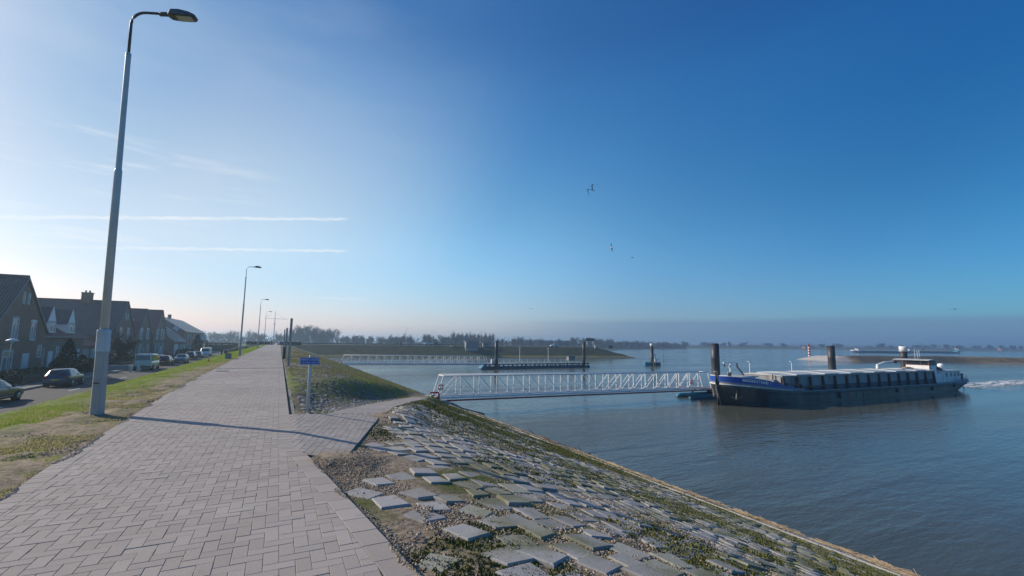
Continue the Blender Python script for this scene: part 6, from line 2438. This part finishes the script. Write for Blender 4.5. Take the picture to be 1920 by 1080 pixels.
def dam_z(t, o):
    near = -5.5 + (o + 0.5) * 0.40
    # flat wet foot strip
    near = np.where(o < 1.6, np.minimum(near, -5.5 + (o + 0.5) * 0.45), near)
    far = -5.5 + (34.0 - o) * 0.40
    end = -5.6 + (DL - t + 1.5) * 0.30
    return np.minimum(np.minimum(near, far), np.minimum(end, DCREST))


ta = axis_steps([(-24, 110, 2.0), (110, DL + 4, 0.8)])
oa = axis_steps([(-3, 16, 0.5), (16, 38, 1.5)])
TA, OA = np.meshgrid(ta, oa, indexing='ij')
ZA = dam_z(TA, OA) + fbm(TA * 0.25, OA * 0.5) * 0.25
PX = DA[0] + Dd[0] * TA + Dn[0] * OA
PY = DA[1] + Dd[1] * TA + Dn[1] * OA
np_mesh('harbour_dam', np.stack([PX, PY, ZA], -1).reshape(-1, 3), grid_faces(len(ta), len(oa)), M_dam, None, 'structure', True)


def on_dam(t, o):
    p = DA + Dd * t + Dn * o
    return (p[0], p[1], float(dam_z(np.array(float(t)), np.array(float(o)))))


DROT = math.atan2(Dd[1], Dd[0])
# road on the crest
rb = MB()
q = [on_dam(-20, 14.5), on_dam(132, 14.5), on_dam(132, 19.5), on_dam(-20, 19.5)]
rb.add([(p[0], p[1], DCREST + 0.16) for p in q], [(0, 1, 2, 3)])
rb.build('dam_road', concrete, kind='structure')
# pale track climbing along the dike where the dam begins
tb = MB()
tr = [(1.6, 150, 0.12), (6, 172, -0.2), (13, 188, -1.4), (22, 203, -1.2), (34, 206.6, -1.55), (44, 205.2, -2.0)]
fb = thing('crash_barrier', 'long low dark crash barrier along the top of the harbour dam', 'crash barrier', on_dam(-8, 13.6), DROT)
MB().box((42, 0, 0.62), (88, 0.08, 0.32)).build('rail', black_steel, fb)
pm = MB().box((0, 0.05, 0.3), (0.12, 0.12, 0.9)).mesh('barrier_post', black_steel)
for k in range(23):
    o = bpy.data.objects.new('barrier_post', pm)
    link(o, fb)
    o.location = (k * 3.9, 0, 0)

x, y, z = on_dam(71.5, 9.5)
pb = thing('pump_house', 'dark grey windowless pump house on a concrete base in the dam slope', 'building', (x, y, -2.9), DROT)
MB().box((0, 0, 0.3), (5.6, 4.6, 2.4)).build('base', concrete, pb)
MB().box((0, 0, 3.1), (5.75, 4.7, 3.2)).build('cladding', grey_paint, pb)
for k in range(11):
    MB().box((-2.6 + k * 0.52, -2.37, 3.1), (0.06, 0.05, 3.1)).build('cladding_seam', dark_metal, pb)
MB().box((0, 0, 4.74), (5.95, 4.9, 0.12)).build('roof', dark_metal, pb)
MB().box((-2.93, -2.2, 2.2), (0.14, 0.35, 5.0)).build('corner_pillar', M_lightdoor, pb)
x, y, z = on_dam(79.5, 12.5)
k2 = thing('shelter', 'low dark shelter right beside the grey pump house', 'shelter', (x, y, z - 0.3), DROT)
MB().box((0, 0, 1.0), (3.6, 2.4, 1.9)).build('wall', grey_paint, k2)
MB().box((0, 0, 2.05), (4.2, 3.0, 0.22)).build('roof', dark_metal, k2)
MB().box((-0.3, -1.22, 1.25), (1.6, 0.05, 0.8)).build('window', glass_dark, k2)
x, y, z = on_dam(64.5, 12.5)
k3 = thing('barrier_mast', 'dark mast with a short arm left of the pump house', 'mast', (x, y, z), DROT)
MB().box((0, 0, 1.6), (0.55, 0.5, 3.4)).build('column', dark_metal, k3)
MB().box((-0.9, 0, 3.2), (1.7, 0.3, 0.18)).build('arm', dark_metal, k3)
k4 = thing('equipment_box', 'small pale yellow box at the foot of the dark mast', 'box', on_dam(62.9, 11.7), DROT)
MB().box((0, 0, 0.3), (1.5, 0.8, 0.75), ch=0.05).build('housing', mat('pale_yellow', (0.55, 0.45, 0.28), 0.6), k4)
MB().box((0, 0, 0.72), (1.6, 0.9, 0.08)).build('lid', mat('pale_yellow_lid', (0.5, 0.42, 0.3), 0.6), k4)
k5 = thing('dark_pillar', 'short dark pillar on the left part of the dam', 'pillar', on_dam(39.0, 14), DROT)
MB().box((0, 0, 1.0), (0.7, 0.7, 2.3), ch=0.05).build('column', dark_metal, k5)
MB().box((0, 0, 2.2), (0.8, 0.8, 0.12)).build('cap', grey_paint, k5)
for t_, h_, lb_ in ((41.5, 8.0, 'tallest thin lamp mast on the left part of the dam'), (54.0, 6.6, 'thin lamp mast with a curved arm left of the pump house'), (78.0, 7.4, 'thin pale mast rising behind the low shelter')):
    k6 = thing('lamp_mast', lb_, 'street lamp', on_dam(t_, 20), DROT, 'lamp masts on the dam')
    MB().lathe([(0.11, 0), (0.06, h_)], seg=6).build('pole', galv, k6)
    MB().tube([(0, 0, h_ - 0.1), (0.3, 0, h_ + 0.25), (0.9, 0, h_ + 0.35)], 0.05, 5).box((1.1, 0, h_ + 0.34), (0.6, 0.2, 0.1)).build('arm', galv, k6)
x, y, z = on_dam(136.0, 15)
k7 = thing('information_board', 'wide dark display board on two white legs near the dam end', 'sign', (x, y, z), DROT + R(2))
MB().box((0, 0, 4.0), (5.0, 0.35, 1.45), ch=0.05).build('panel', black_steel, k7)
MB().box((0, 0, 4.85), (5.6, 0.6, 0.1)).build('top_walkway', white_paint, k7)
for s in (-1, 1):
    MB().lathe([(0.13, -0.4), (0.12, 3.4)], (s * 1.75, 0, 0), 8).build('leg', white_paint, k7)
text_mesh('VHF 12', 0.85, 'display_text', rust, k7, (0, -0.19, 4.0), (R(90), 0, 0))
x, y, z = on_dam(137.0, 11)
k8 = thing('harbour_light', 'small white harbour light with a green top, under the display board', 'light', (x, y, z))
MB().lathe([(0.5, -0.5), (0.36, 1.6), (0.36, 1.7)], seg=10).build('tower', white_paint, k8)
MB().lathe([(0.36, 1.7), (0.28, 2.4), (0.1, 2.6)], seg=10).build('lantern', mat('green_paint', (0.02, 0.16, 0.10), 0.5), k8)
x, y, z = on_dam(146.5, 12)
k9 = thing('traffic_board', 'small dark green board on a slim post at the tip of the dam', 'sign', (x, y, z), DROT)
MB().box((0, 0, 2.8), (1.9, 0.2, 1.5)).box((-0.9, 0.02, 3.1), (0.8, 0.18, 1.0)).build('panel', mat('dark_green', (0.02, 0.05, 0.04), 0.5), k9)
MB().lathe([(0.08, -0.6), (0.08, 2.2)], (0.5, 0.05, 0), 6).build('post', grey_paint, k9)
car('white_car', 'white car driving along the crest of the harbour dam', 0, 0, 0, P_white, 4.2, 1.7, 1.45, 'hatch', None)
wc = [o for o in COL.objects if o.name.startswith('white_car')][0]
x, y, z = on_dam(116.0, 15.5)
wc.location = (x, y, DCREST + 0.17)
wc.rotation_euler = (0, 0, DROT + math.pi)
for t_, lb_, sg in ((56.0, 'dark car parked on the dam left of the mast with a curved arm', 0), (52.0, 'pale car parked on the dam under the mast with a curved arm', 1)):
    cc = car('parked_car', lb_, 0, 0, 0, P_grey if not sg else P_white, 4.1, 1.7, 1.45, 'hatch', 'cars on the harbour dam')
    x, y, z = on_dam(t_, 17)
    cc.location = (x, y, DCREST + 0.17)
    cc.rotation_euler = (0, 0, DROT)

# ------------------------------------------------------------------ the low island up the river
IA, IB = np.array([229.0, 124.0]), np.array([560.0, -62.0])
IL = np.linalg.norm(IB - IA)
Id = (IB - IA) / IL
In = np.array([-Id[1], Id[0]])
ti = axis_steps([(-2, 40, 1.2), (40, IL, 6)])
oi = axis_steps([(-2, 30, 1.0)])
TI, OI = np.meshgrid(ti, oi, indexing='ij')
edge_n = fbm(TI * 0.05, OI * 0 + 2) * 3.0
ZI = np.minimum(-5.9 + (OI + 1 + edge_n) * 0.42, -5.9 + (30 - OI) * 0.42)
ZI = np.minimum(ZI, -5.9 + (TI + 1.0) * 0.30)
ZI = np.minimum(ZI, -3.0 + fbm(TI * 0.06, OI * 0.1) * 0.9 - 0.35 * np.clip((TI - 60) / 100, 0, 1))
ZI = ZI + fbm(TI * 0.6, OI * 0.6) * 0.12


def island_material():
    t = NT('island_ground')
    p = t.pos()
    X, Y, Z = t.xyz(p)
    n = t.noise(0.25, 6, p)
    n2 = t.noise(1.5, 5, p)
    c = t.mix(t.ramp(n, 0.4, 0.6), (0.12, 0.095, 0.06), (0.24, 0.175, 0.105))
    c = t.mix(t.ramp(n2, 0.45, 0.65), c, (0.11, 0.115, 0.045))
    al = t.math('ADD', t.math('MULTIPLY', X, float(Id[0])), t.math('MULTIPLY', Y, float(Id[1])))
    al = t.math('SUBTRACT', al, float(IA @ Id))
    c = t.mix(t.ramp(t.math('ADD', al, t.math('MULTIPLY', n, 4)), 12, 16, 1, 0), c, (0.42, 0.40, 0.37))
    c = t.mix(t.math('MULTIPLY', t.ramp(Z, -5.1, -4.8, 1, 0), t.ramp(al, 50, 80)), c, (0.27, 0.22, 0.17))
    dk = t.math('MULTIPLY', t.ramp(al, 14, 18), t.ramp(al, 60, 75, 1, 0))
    c = t.mix(t.math('MULTIPLY', dk, 0.7), c, (0.05, 0.05, 0.045))
    return t.out(c, 0.95, 0, t.bump(n2, 1, 0.3), 0.1)


np_mesh('island', np.stack([IA[0] + Id[0] * TI + In[0] * OI, IA[1] + Id[1] * TI + In[1] * OI, ZI], -1).reshape(-1, 3), grid_faces(len(ti), len(oi)), island_material(), None, 'structure', True)
bc = thing('river_beacon', 'red and white banded beacon pole standing in the open river', 'beacon', (262, 152, WATER_Z))
for k in range(9):
    MB().lathe([(0.55, 0.5 + k * 0.75), (0.55, 0.5 + (k + 1) * 0.75)], seg=12).build('band', signal_red if k % 2 == 0 else white_paint, bc)
MB().lathe([(0.75, -2), (0.75, 0.5)], seg=12).build('foot', M_lightdoor, bc)
MB().box((-0.3, 0, 7.6), (1.3, 0.4, 0.7), ch=0.05).build('topmark', signal_red, bc)
bk = thing('navigation_beacon', 'slim pale beacon with a white head on the low island', 'beacon', (395, 48, -3.4))
MB().lathe([(0.3, -1), (0.22, 4.0)], seg=8).build('pole', M_lightdoor, bk)
MB().box((0, 0, 4.5), (1.6, 0.8, 0.9), ch=0.05).build('head', white_paint, bk)


def far_ship(label, x, y, rz, L, hullc, house_at, prow):
    t_ = thing('inland_ship', label, 'ship', (x, y, WATER_Z), rz, 'ships passing far behind the island')
    rings = []
    for f_, w in ((-0.5, 0.7), (-0.47, 0.95), (-0.3, 1), (0.42, 1), (0.47, 0.8), (0.495, 0.35), (0.5, 0.05)):
        zz = 1.6 + (0.8 if abs(f_) > 0.44 else 0)
        rings.append([(f_ * L, -4.6 * w, -0.6), (f_ * L, -4.9 * w, zz), (f_ * L, 4.9 * w, zz), (f_ * L, 4.6 * w, -0.6)])
    MB().loft(rings, 0, False).build('hull', hullc, t_)
    MB().box((0.06 * L, 0, 1.9), (0.66 * L, 8.2, 0.9)).build('hold', M_coam_d, t_)
    MB().box((house_at * L, 0, 2.4), (7, 7.4, 1.8), ch=0.1).build('deckhouse', M_cabin, t_)
    w_ = MB().box((house_at * L + 1.0, 0, 4.0), (4.2, 5.0, 1.5), ch=0.1).build('wheelhouse', M_cabin, t_)
    MB().box((house_at * L + 1.0, 0, 4.2), (4.25, 5.05, 0.6)).build('window_band', glass_dark, w_)
    MB().box((0.475 * L, 0, 2.7), (4, 5, 0.8), ch=0.1).build('foredeck_house', prow, t_)
    MB().lathe([(0.1, 3.5), (0.08, 8)], (0.45 * L, 0, 0), 6).build('mast', white_paint, t_)


far_ship('dark barge passing behind the island, left of the two far ships', 610, 276, R(153), 62, navy_paint, 0.38, M_cabin)
far_ship('blue ship with a white wheelhouse at its left end, far behind the island', 712, 268, R(-27), 66, paint('ship_blue', (0.02, 0.05, 0.16)), -0.42, mat('ship_cyan', (0.05, 0.45, 0.55), 0.5))

# ------------------------------------------------------------------ trees
M_bark = mat('bark', (0.085, 0.068, 0.055), 0.9, 0, 0.3, 2.0)
M_twig = tone_material('bare_twigs', (0.05, 0.042, 0.038), (0.11, 0.088, 0.072), 0.9, 0.1)


def bare_tree(seed, h, spread, bole, n1, upright, twig=0.06, ntw=5, top_lev=3):
    """trunk (V,F) and crown (V,F) of a leafless tree of height h"""
    r = random.Random(seed)
    TV, TF, CV, CF = [], [], [], []

    def tube(V, F, a, b, ra, rb, seg=3):
        d = (b - a)
        if d.length < 1e-4:
            return
        d.normalize()
        u = d.cross(Vector((0.31, 0.77, 0.55))).normalized()
        w = d.cross(u)
        o = len(V)
        for p, rr in ((a, ra), (b, rb)):
            for k in range(seg):
                t = 6.2832 * k / seg
                V.append(tuple(p + (u * math.cos(t) + w * math.sin(t)) * rr))
        if seg == 2:
            F.append((o, o + 1, o + 3))
            F.append((o, o + 3, o + 2))
            return
        for k in range(seg):
            j = (k + 1) % seg
            F.append((o + k, o + j, o + seg + j))
            F.append((o + k, o + seg + j, o + seg + k))

    def grow(a, d, L, rad, lev):
        p = a
        dd = d.copy()
        n = 3 if lev < top_lev else 2
        for i in range(n):
            q = p + dd * (L / n)
            tube(CV, CF, p, q, rad * (1 - 0.5 * i / n), rad * (1 - 0.5 * (i + 1) / n), 3 if lev == 0 else 2)
            if lev < top_lev:
                kids = 2
                for _ in range(kids):
                    az = r.uniform(0, 6.28)
                    v = Vector((math.cos(az), math.sin(az), r.uniform(-0.1, 0.7) + upright))
                    nd = (dd * r.uniform(0.6, 1.0) + v.normalized() * 0.75).normalized()
                    grow(q, nd, L * r.uniform(0.42, 0.62), rad * 0.45, lev + 1)
            else:
                for _ in range(ntw):
                    v = Vector((r.gauss(0, 1), r.gauss(0, 1), r.gauss(0.25 + upright, 0.8))).normalized()
                    e = q + (dd * 0.6 + v).normalized() * L * r.uniform(0.5, 1.1)
                    o = len(CV)
                    s = v.cross(Vector((r.random(), r.random(), r.random()))).normalized() * twig * 0.5
                    CV.extend([tuple(q - s), tuple(q + s), tuple(e)])
                    CF.append((o, o + 1, o + 2))
            p = q
            dd = (dd + Vector((r.gauss(0, .14), r.gauss(0, .14), 0.10 + upright * 0.2))).normalized()

    top = Vector((r.gauss(0, .02) * h, r.gauss(0, .02) * h, h * bole))
    tube(TV, TF, Vector((0, 0, -0.5)), top, h * 0.020 + 0.05, h * 0.013 + 0.03, 6)
    tube(TV, TF, top, Vector((top.x * 1.4, top.y * 1.4, h * (bole + 0.2))), h * 0.013 + 0.03, h * 0.006, 6)
    for i in range(n1):
        az = 6.2832 * i / n1 + r.uniform(-.4, .4)
        z = h * r.uniform(bole * 0.75, bole + 0.18)
        d = Vector((math.cos(az) * spread, math.sin(az) * spread, r.uniform(0.5, 1.2) + upright)).normalized()
        grow(Vector((top.x, top.y, z)), d, h * (1 - bole) * r.uniform(0.42, 0.62), h * 0.006 + 0.02, 0)
    CV2 = np.array(CV)
    k = h / max(CV2[:, 2].max(), 1)
    CV2 = CV2 * (1, 1, k) if k < 1.3 else CV2
    return np.array(TV), np.array(TF), CV2, np.array(CF)


def mesh_of(name, V, F, m):
    o = np_mesh(name, V, F, m)
    me = o.data
    bpy.data.objects.remove(o)
    return me


VARS = {}
RAW = {}
for nm, args in {
    'round_a': (1, 14, 0.75, 0.22, 7, 0.45), 'round_b': (2, 14, 0.9, 0.2, 8, 0.4), 'round_c': (3, 14, 0.62, 0.24, 7, 0.55),
    'tall_a': (4, 14, 0.35, 0.22, 7, 0.8), 'tall_b': (5, 14, 0.45, 0.25, 7, 0.6), 'bush_a': (6, 14, 0.8, 0.10, 8, 0.5), 'bush_b': (7, 14, 0.7, 0.12, 8, 0.6)}.items():
    tv_, tf_, cv_, cf_ = bare_tree(*args, twig=0.085, ntw=3)
    RAW[nm] = (tv_, tf_, cv_, cf_)
    RAW[nm] = bare_tree(*args, twig=0.21, ntw=3, top_lev=2)
    VARS[nm] = (mesh_of('trunk', tv_, tf_, M_bark), mesh_of('crown', cv_, cf_, M_twig))


def place_tree(kind, x, y, z, h, label, group, wide=1.0):
    t_ = thing('bare_tree', label, 'tree', (x, y, z), random.uniform(0, 6.28), group)
    s = h / 14.0
    for me, nm in zip(VARS[kind], ('trunk', 'crown')):
        o = bpy.data.objects.new(nm, me)
        link(o, t_)
        o.scale = (s * wide, s * wide, s)
    return t_


def line_point(poly, t):
    P = np.array(poly, float)
    seg = np.linalg.norm(np.diff(P, axis=0), axis=1)
    c = np.concatenate([[0], np.cumsum(seg)])
    d = t * c[-1]
    return np.interp(d, c, P[:, 0]), np.interp(d, c, P[:, 1])


def gz(x, y):
    d = float(y - shore(np.array(float(x))))
    if x < 30 and y > 262:
        return max(-2.6, min(-8.5 + max(min(d, 60), 0) * .12, -4))
    return min(-8.5 + max(0, min(d, 60)) * 0.12, -4.0)


rt_ = random.Random(5)
LINE1 = [(-260, 560), (-95, 520), (-60, 498), (60, 436), (119, 412), (250, 440), (457, 512), (655, 592)]
# the wood behind, one mass
WV, WF, base_i = [], [], 0
for k in range(320):
    t_ = rt_.random()
    x, y = line_point(LINE1, t_)
    off = rt_.uniform(4, 60)
    x, y = x + off * 0.35, y + off * 0.9
    kind = rt_.choice(['bush_a', 'bush_b', 'round_a', 'round_c', 'tall_b'])
    h = rt_.uniform(7.5, 12.5) * (1.0 if t_ < 0.45 else 0.92)
    s = h / 14
    a = rt_.uniform(0, 6.28)
    for V, F in ((RAW[kind][2], RAW[kind][3]), (RAW[kind][0], RAW[kind][1])):
        q = V * (s * 1.1, s * 1.1, s)
        q = np.stack([q[:, 0] * math.cos(a) - q[:, 1] * math.sin(a) + x, q[:, 0] * math.sin(a) + q[:, 1] * math.cos(a) + y, q[:, 2] + gz(x, y)], 1)
        WV.append(q)
        WF.append(F + base_i)
        base_i += len(q)
np_mesh('far_wood', np.concatenate(WV), np.concatenate(WF), M_twig, None, 'stuff')
# undergrowth along its foot
def f_under(r, n):
    t = r.random(n)
    P = np.array([line_point(LINE1, q) for q in t])
    off = r.uniform(-2, 45, n)
    x, y = P[:, 0] + off * .35, P[:, 1] + off * .9
    z = np.array([gz(a, b) for a, b in zip(x, y)])
    return np.stack([x, y, z + np.abs(r.normal(0, 1, n)) * (3.4 + 1.6 * fbm(x * 0.05, y * 0.05))], 1)


V, F = leaf_cloud(52000, f_under, 0.62, 77)
np_mesh('far_undergrowth', V, F, M_twig, None, 'stuff')
ORD = ['first', 'second', 'third', 'fourth', 'fifth', 'sixth', 'seventh', 'eighth', 'ninth', 'tenth', 'last']


def seen_at(x, y):
    q = np.array([x, y, 1.6]) - CAM
    return 960 + FPX * (q @ RT) / (q @ FW)


def place_words(x, y, marks):
    u = seen_at(x, y)
    for lim, words in marks:
        if u < lim:
            return words
    return marks[-1][1]


MARK1 = ((470, 'left of the path, behind the row of houses'), (545, 'behind the end of the path and the signal mast'), (650, 'right of the flood posts, under the tall broad trees'),
         (735, 'above the landward part of the far gangway'), (800, 'behind the two thin lamp masts on the dam'), (875, 'just left of the pump house'), (935, 'just right of the pump house'),
         (1010, 'above the left half of the blue pontoon'), (1055, 'above the middle of the blue pontoon'), (1100, 'left of the pile at the pontoon end'), (1140, 'left of the display board on the dam'), (1175, 'behind the display board on the dam'), (1225, 'between the dam tip and the dolphin'), (3000, 'right of the dolphin'))
MARK2 = ((1345, 'left of the pile behind the barge bow'), (1420, 'right of the pile behind the barge bow'), (1510, 'left of the red and white beacon'), (1560, 'between the beacon and the middle pile'),
         (1620, 'right of the middle pile, above the island tip'), (1690, 'above the dark barge behind the island'), (1760, 'right of the white capped pile'), (1830, 'above the blue ship far behind the island'), (1870, 'just right of the blue ship'), (4000, 'near the right edge, by the red roofed farmhouses'))
for k in range(64):
    t_ = (k + rt_.uniform(0, 0.9)) / 64
    x, y = line_point(LINE1, t_)
    kind = rt_.choice(['round_a', 'round_b', 'round_c', 'tall_b', 'bush_a'])
    h = rt_.uniform(10, 14.5)
    w_ = place_words(x, y, MARK1)
    place_tree(kind, x, y, gz(x, y), h, 'hazy leafless far shore tree, ' + w_, 'far shore trees ' + w_)
for k in range(6):
    x, y = 12 + k * 6.2 + rt_.uniform(-1, 1), 462 - k * 3.0
    place_tree('round_b', x, y, gz(x, y), 19 + rt_.uniform(-1, 1.2) - abs(k - 2.5) * 0.8, ORD[k] + ' from the left of six tall broad trees rising over the far wood', 'tall broad trees above the wood', 1.0)
for k in range(11):
    x, y = 158 + k * 5.4 + rt_.uniform(-.8, .8), 440 + k * 2.4
    place_tree('tall_a', x, y, gz(x, y), rt_.uniform(15.5, 17.5), ORD[k] + ' from the left of eleven slender poplars behind the pump house', 'poplars behind the pump house', 0.9)
# the other bank of the river
for k in range(96):
    t_ = (k + rt_.uniform(0, 1)) / 96
    x = 650 + t_ * 1150
    y = float(shore(np.array(x))) + rt_.choice([40, 90, 140, 190, 260]) + rt_.uniform(-20, 20)
    kind = rt_.choice(['round_a', 'round_b', 'bush_a', 'bush_b', 'round_c'])
    if seen_at(x, y) > 1945:
        continue
    w_ = place_words(x, y, MARK2)
    place_tree(kind, x, y, gz(x, y), rt_.uniform(8, 15), 'small leafless tree across the river, ' + w_, 'river bank trees ' + w_, rt_.uniform(1.0, 1.4))


def f_hedgerow(r, n):
    x = r.uniform(640, 2200, n)
    y = shore(x) + 300 + r.normal(0, 30, n) + fbm(x * 0.01, x * 0) * 60
    g = np.abs(fbm(x * 0.02 + 7, x * 0 + 1)) + 0.35
    return np.stack([x, y, -4 + np.abs(r.normal(0, 1, n)) * 6.5 * g], 1)


V, F = leaf_cloud(34000, f_hedgerow, 1.1, 78)
np_mesh('far_hedgerows', V, F, M_twig, None, 'stuff')
for k, (x, w, h, lb_) in enumerate(((1010, 22, 6, 'low farm building with a dark roof across the river, near the beacon'),
                                    (1370, 14, 9, 'tall blocky building above the trees across the river'),
                                    (1480, 16, 6, 'red roofed farmhouse across the river, left of the two at the right edge'),
                                    (1570, 18, 6, 'red roofed farmhouse across the river at the right edge'))):
    y = float(shore(np.array(float(x)))) + 120
    t_ = thing('farmhouse', lb_, 'house', (x, y, -4.05), R(-20), 'houses across the river')
    MB().box((0, 0, h * 0.3), (w, 9, h * 0.6)).build('wall', M_brick if k != 1 else concrete, t_)
    MB().prism([(-5, h * 0.6), (5, h * 0.6), (0, h * 1.15)], 'x', -w / 2 - 0.4, w / 2 + 0.4).build('roof', M_tile if k < 2 else M_tile_r, t_)
    for q in range(3):
        MB().box((-w * 0.3 + q * w * 0.3, -4.52, h * 0.3), (1.4, 0.06, 1.5)).build('window', glass_dark, t_)

# two trees by the houses
for nm, (x, y, h, sd, lb_) in {'bare_tree': (-17.6, 74.2, 5.2, 31, 'small leafless street tree before the house with the broad tiled roof'),
                               'bare_tree.b': (-40.0, 76.5, 14.5, 33, 'leafless tree whose top shows behind the nearest house roof')}.items():
    tv_, tf_, cv_, cf_ = bare_tree(sd, h, 0.8, 0.3, 6, 0.25, twig=0.03, ntw=4)
    t_ = thing('bare_tree', lb_, 'tree', (x, y, ROAD_Z))
    np_mesh('trunk', tv_, tf_, M_bark, t_)
    np_mesh('crown', cv_, cf_, M_twig, t_)
# low wall with plant tubs round the street tree
tb = thing('planter', 'low grey stone planter round the small street tree', 'planter', (-17.6, 74.2, ROAD_Z))
MB().box((0, -1.2, 0.3), (2.2, 0.2, 0.7), ch=0.03).box((0, 1.2, 0.3), (2.2, 0.2, 0.7), ch=0.03).box((1.0, 0, 0.3), (0.2, 2.2, 0.7), ch=0.03).box((-1.0, 0, 0.3), (0.2, 2.2, 0.7), ch=0.03).build('rim', concrete, tb)
MB().box((0, 0, 0.25), (1.8, 2.2, 0.5)).build('soil', M_clod, tb)

# ------------------------------------------------------------------ gulls
M_gull = mat('gull_white', (0.62, 0.62, 0.62), 0.7, 0, 0.1)
M_gull_d = mat('gull_grey_wing', (0.16, 0.16, 0.17), 0.7, 0, 0.15)


def gull(x, y, z, rz, bank, flap, s, label):
    t_ = thing('gull', label, 'gull', (x, y, z), rz, 'gulls in the sky')
    t_.rotation_euler = (bank, 0, rz)
    rings = []
    for xx, w in ((-0.24, .012), (-0.18, .045), (-0.05, .07), (0.08, .07), (0.16, .05), (0.21, .045), (0.25, .03), (0.28, .008)):
        rings.append([(xx * s, w * s * math.cos(a), w * s * 0.9 * math.sin(a)) for a in np.linspace(0, 6.283, 8, endpoint=False)])
    MB().loft(rings).build('body', M_gull, t_)
    MB().loft([[(0.27 * s, .012 * s * math.cos(a), .012 * s * math.sin(a)) for a in np.linspace(0, 6.283, 5, endpoint=False)], [(0.33 * s, .003 * s * math.cos(a), -.01 * s + .003 * s * math.sin(a)) for a in np.linspace(0, 6.283, 5, endpoint=False)]]).build('beak', yellow_paint, t_)
    MB().prism([(-0.2 * s, -.03 * s), (-0.38 * s, -.09 * s), (-0.38 * s, .09 * s), (-0.2 * s, .03 * s)], 'z', -0.006 * s, 0.006 * s).build('tail', M_gull, t_)
    for sd in (-1, 1):
        b = MB()
        rings = []
        for u, ch, xo, zo in ((0.05, .20, .02, 0.02), (0.25, .19, .06, 0.02 + .14 * flap), (0.42, .15, .02, 0.02 + .16 * flap), (0.60, .08, -.08, 0.02 + .02 * flap), (0.74, .015, -.2, 0.02 - .10 * flap)):
            yv = sd * u * s
            rings.append([((xo + ch / 2) * s, yv, zo * s), (xo * s, yv, zo * s + .012 * s), ((xo - ch / 2) * s, yv, zo * s), (xo * s, yv, zo * s - .006 * s)])
        b.loft(rings, 0, False)
        b.build('wing', M_gull_d, t_)


gull(24.2, 32.0, 15.3, R(200), R(35), 2.4, 0.85, 'largest gull, high in the middle of the sky with arched wings')
gull(34.5, 42.0, 12.9, R(110), R(70), 0.6, 0.8, 'gull banking steeply below the largest one')
gull(52.0, 58.0, 16.0, R(-20), R(10), 0.5, 0.85, 'distant tiny gull just right of the banking one')
gull(88.0, 30.0, 7.2, R(180), R(5), 0.5, 1.0, 'pale gull low over the river at the right edge of the sky')
gull(62.0, 110.0, 11.0, R(10), R(10), 0.6, 0.9, 'tiny gull low over the far harbour pontoon')

# ------------------------------------------------------------------ air
hz = NT('winter_haze')
hz.n.remove(hz.b)
pv = hz.new('ShaderNodeVolumePrincipled')
pv.inputs['Color'].default_value = (0.54, 0.76, 1.0, 1)
pv.inputs['Density'].default_value = 0.00060
pv.inputs['Anisotropy'].default_value = 0.55
hz.l.new(pv.outputs[0], hz.n['Material Output'].inputs['Volume'])
hb = MB()
hb.box((1000, 1500, 5.5), (11000, 9600, 32.0))
haze = hb.build('haze', hz.mat, kind='stuff')
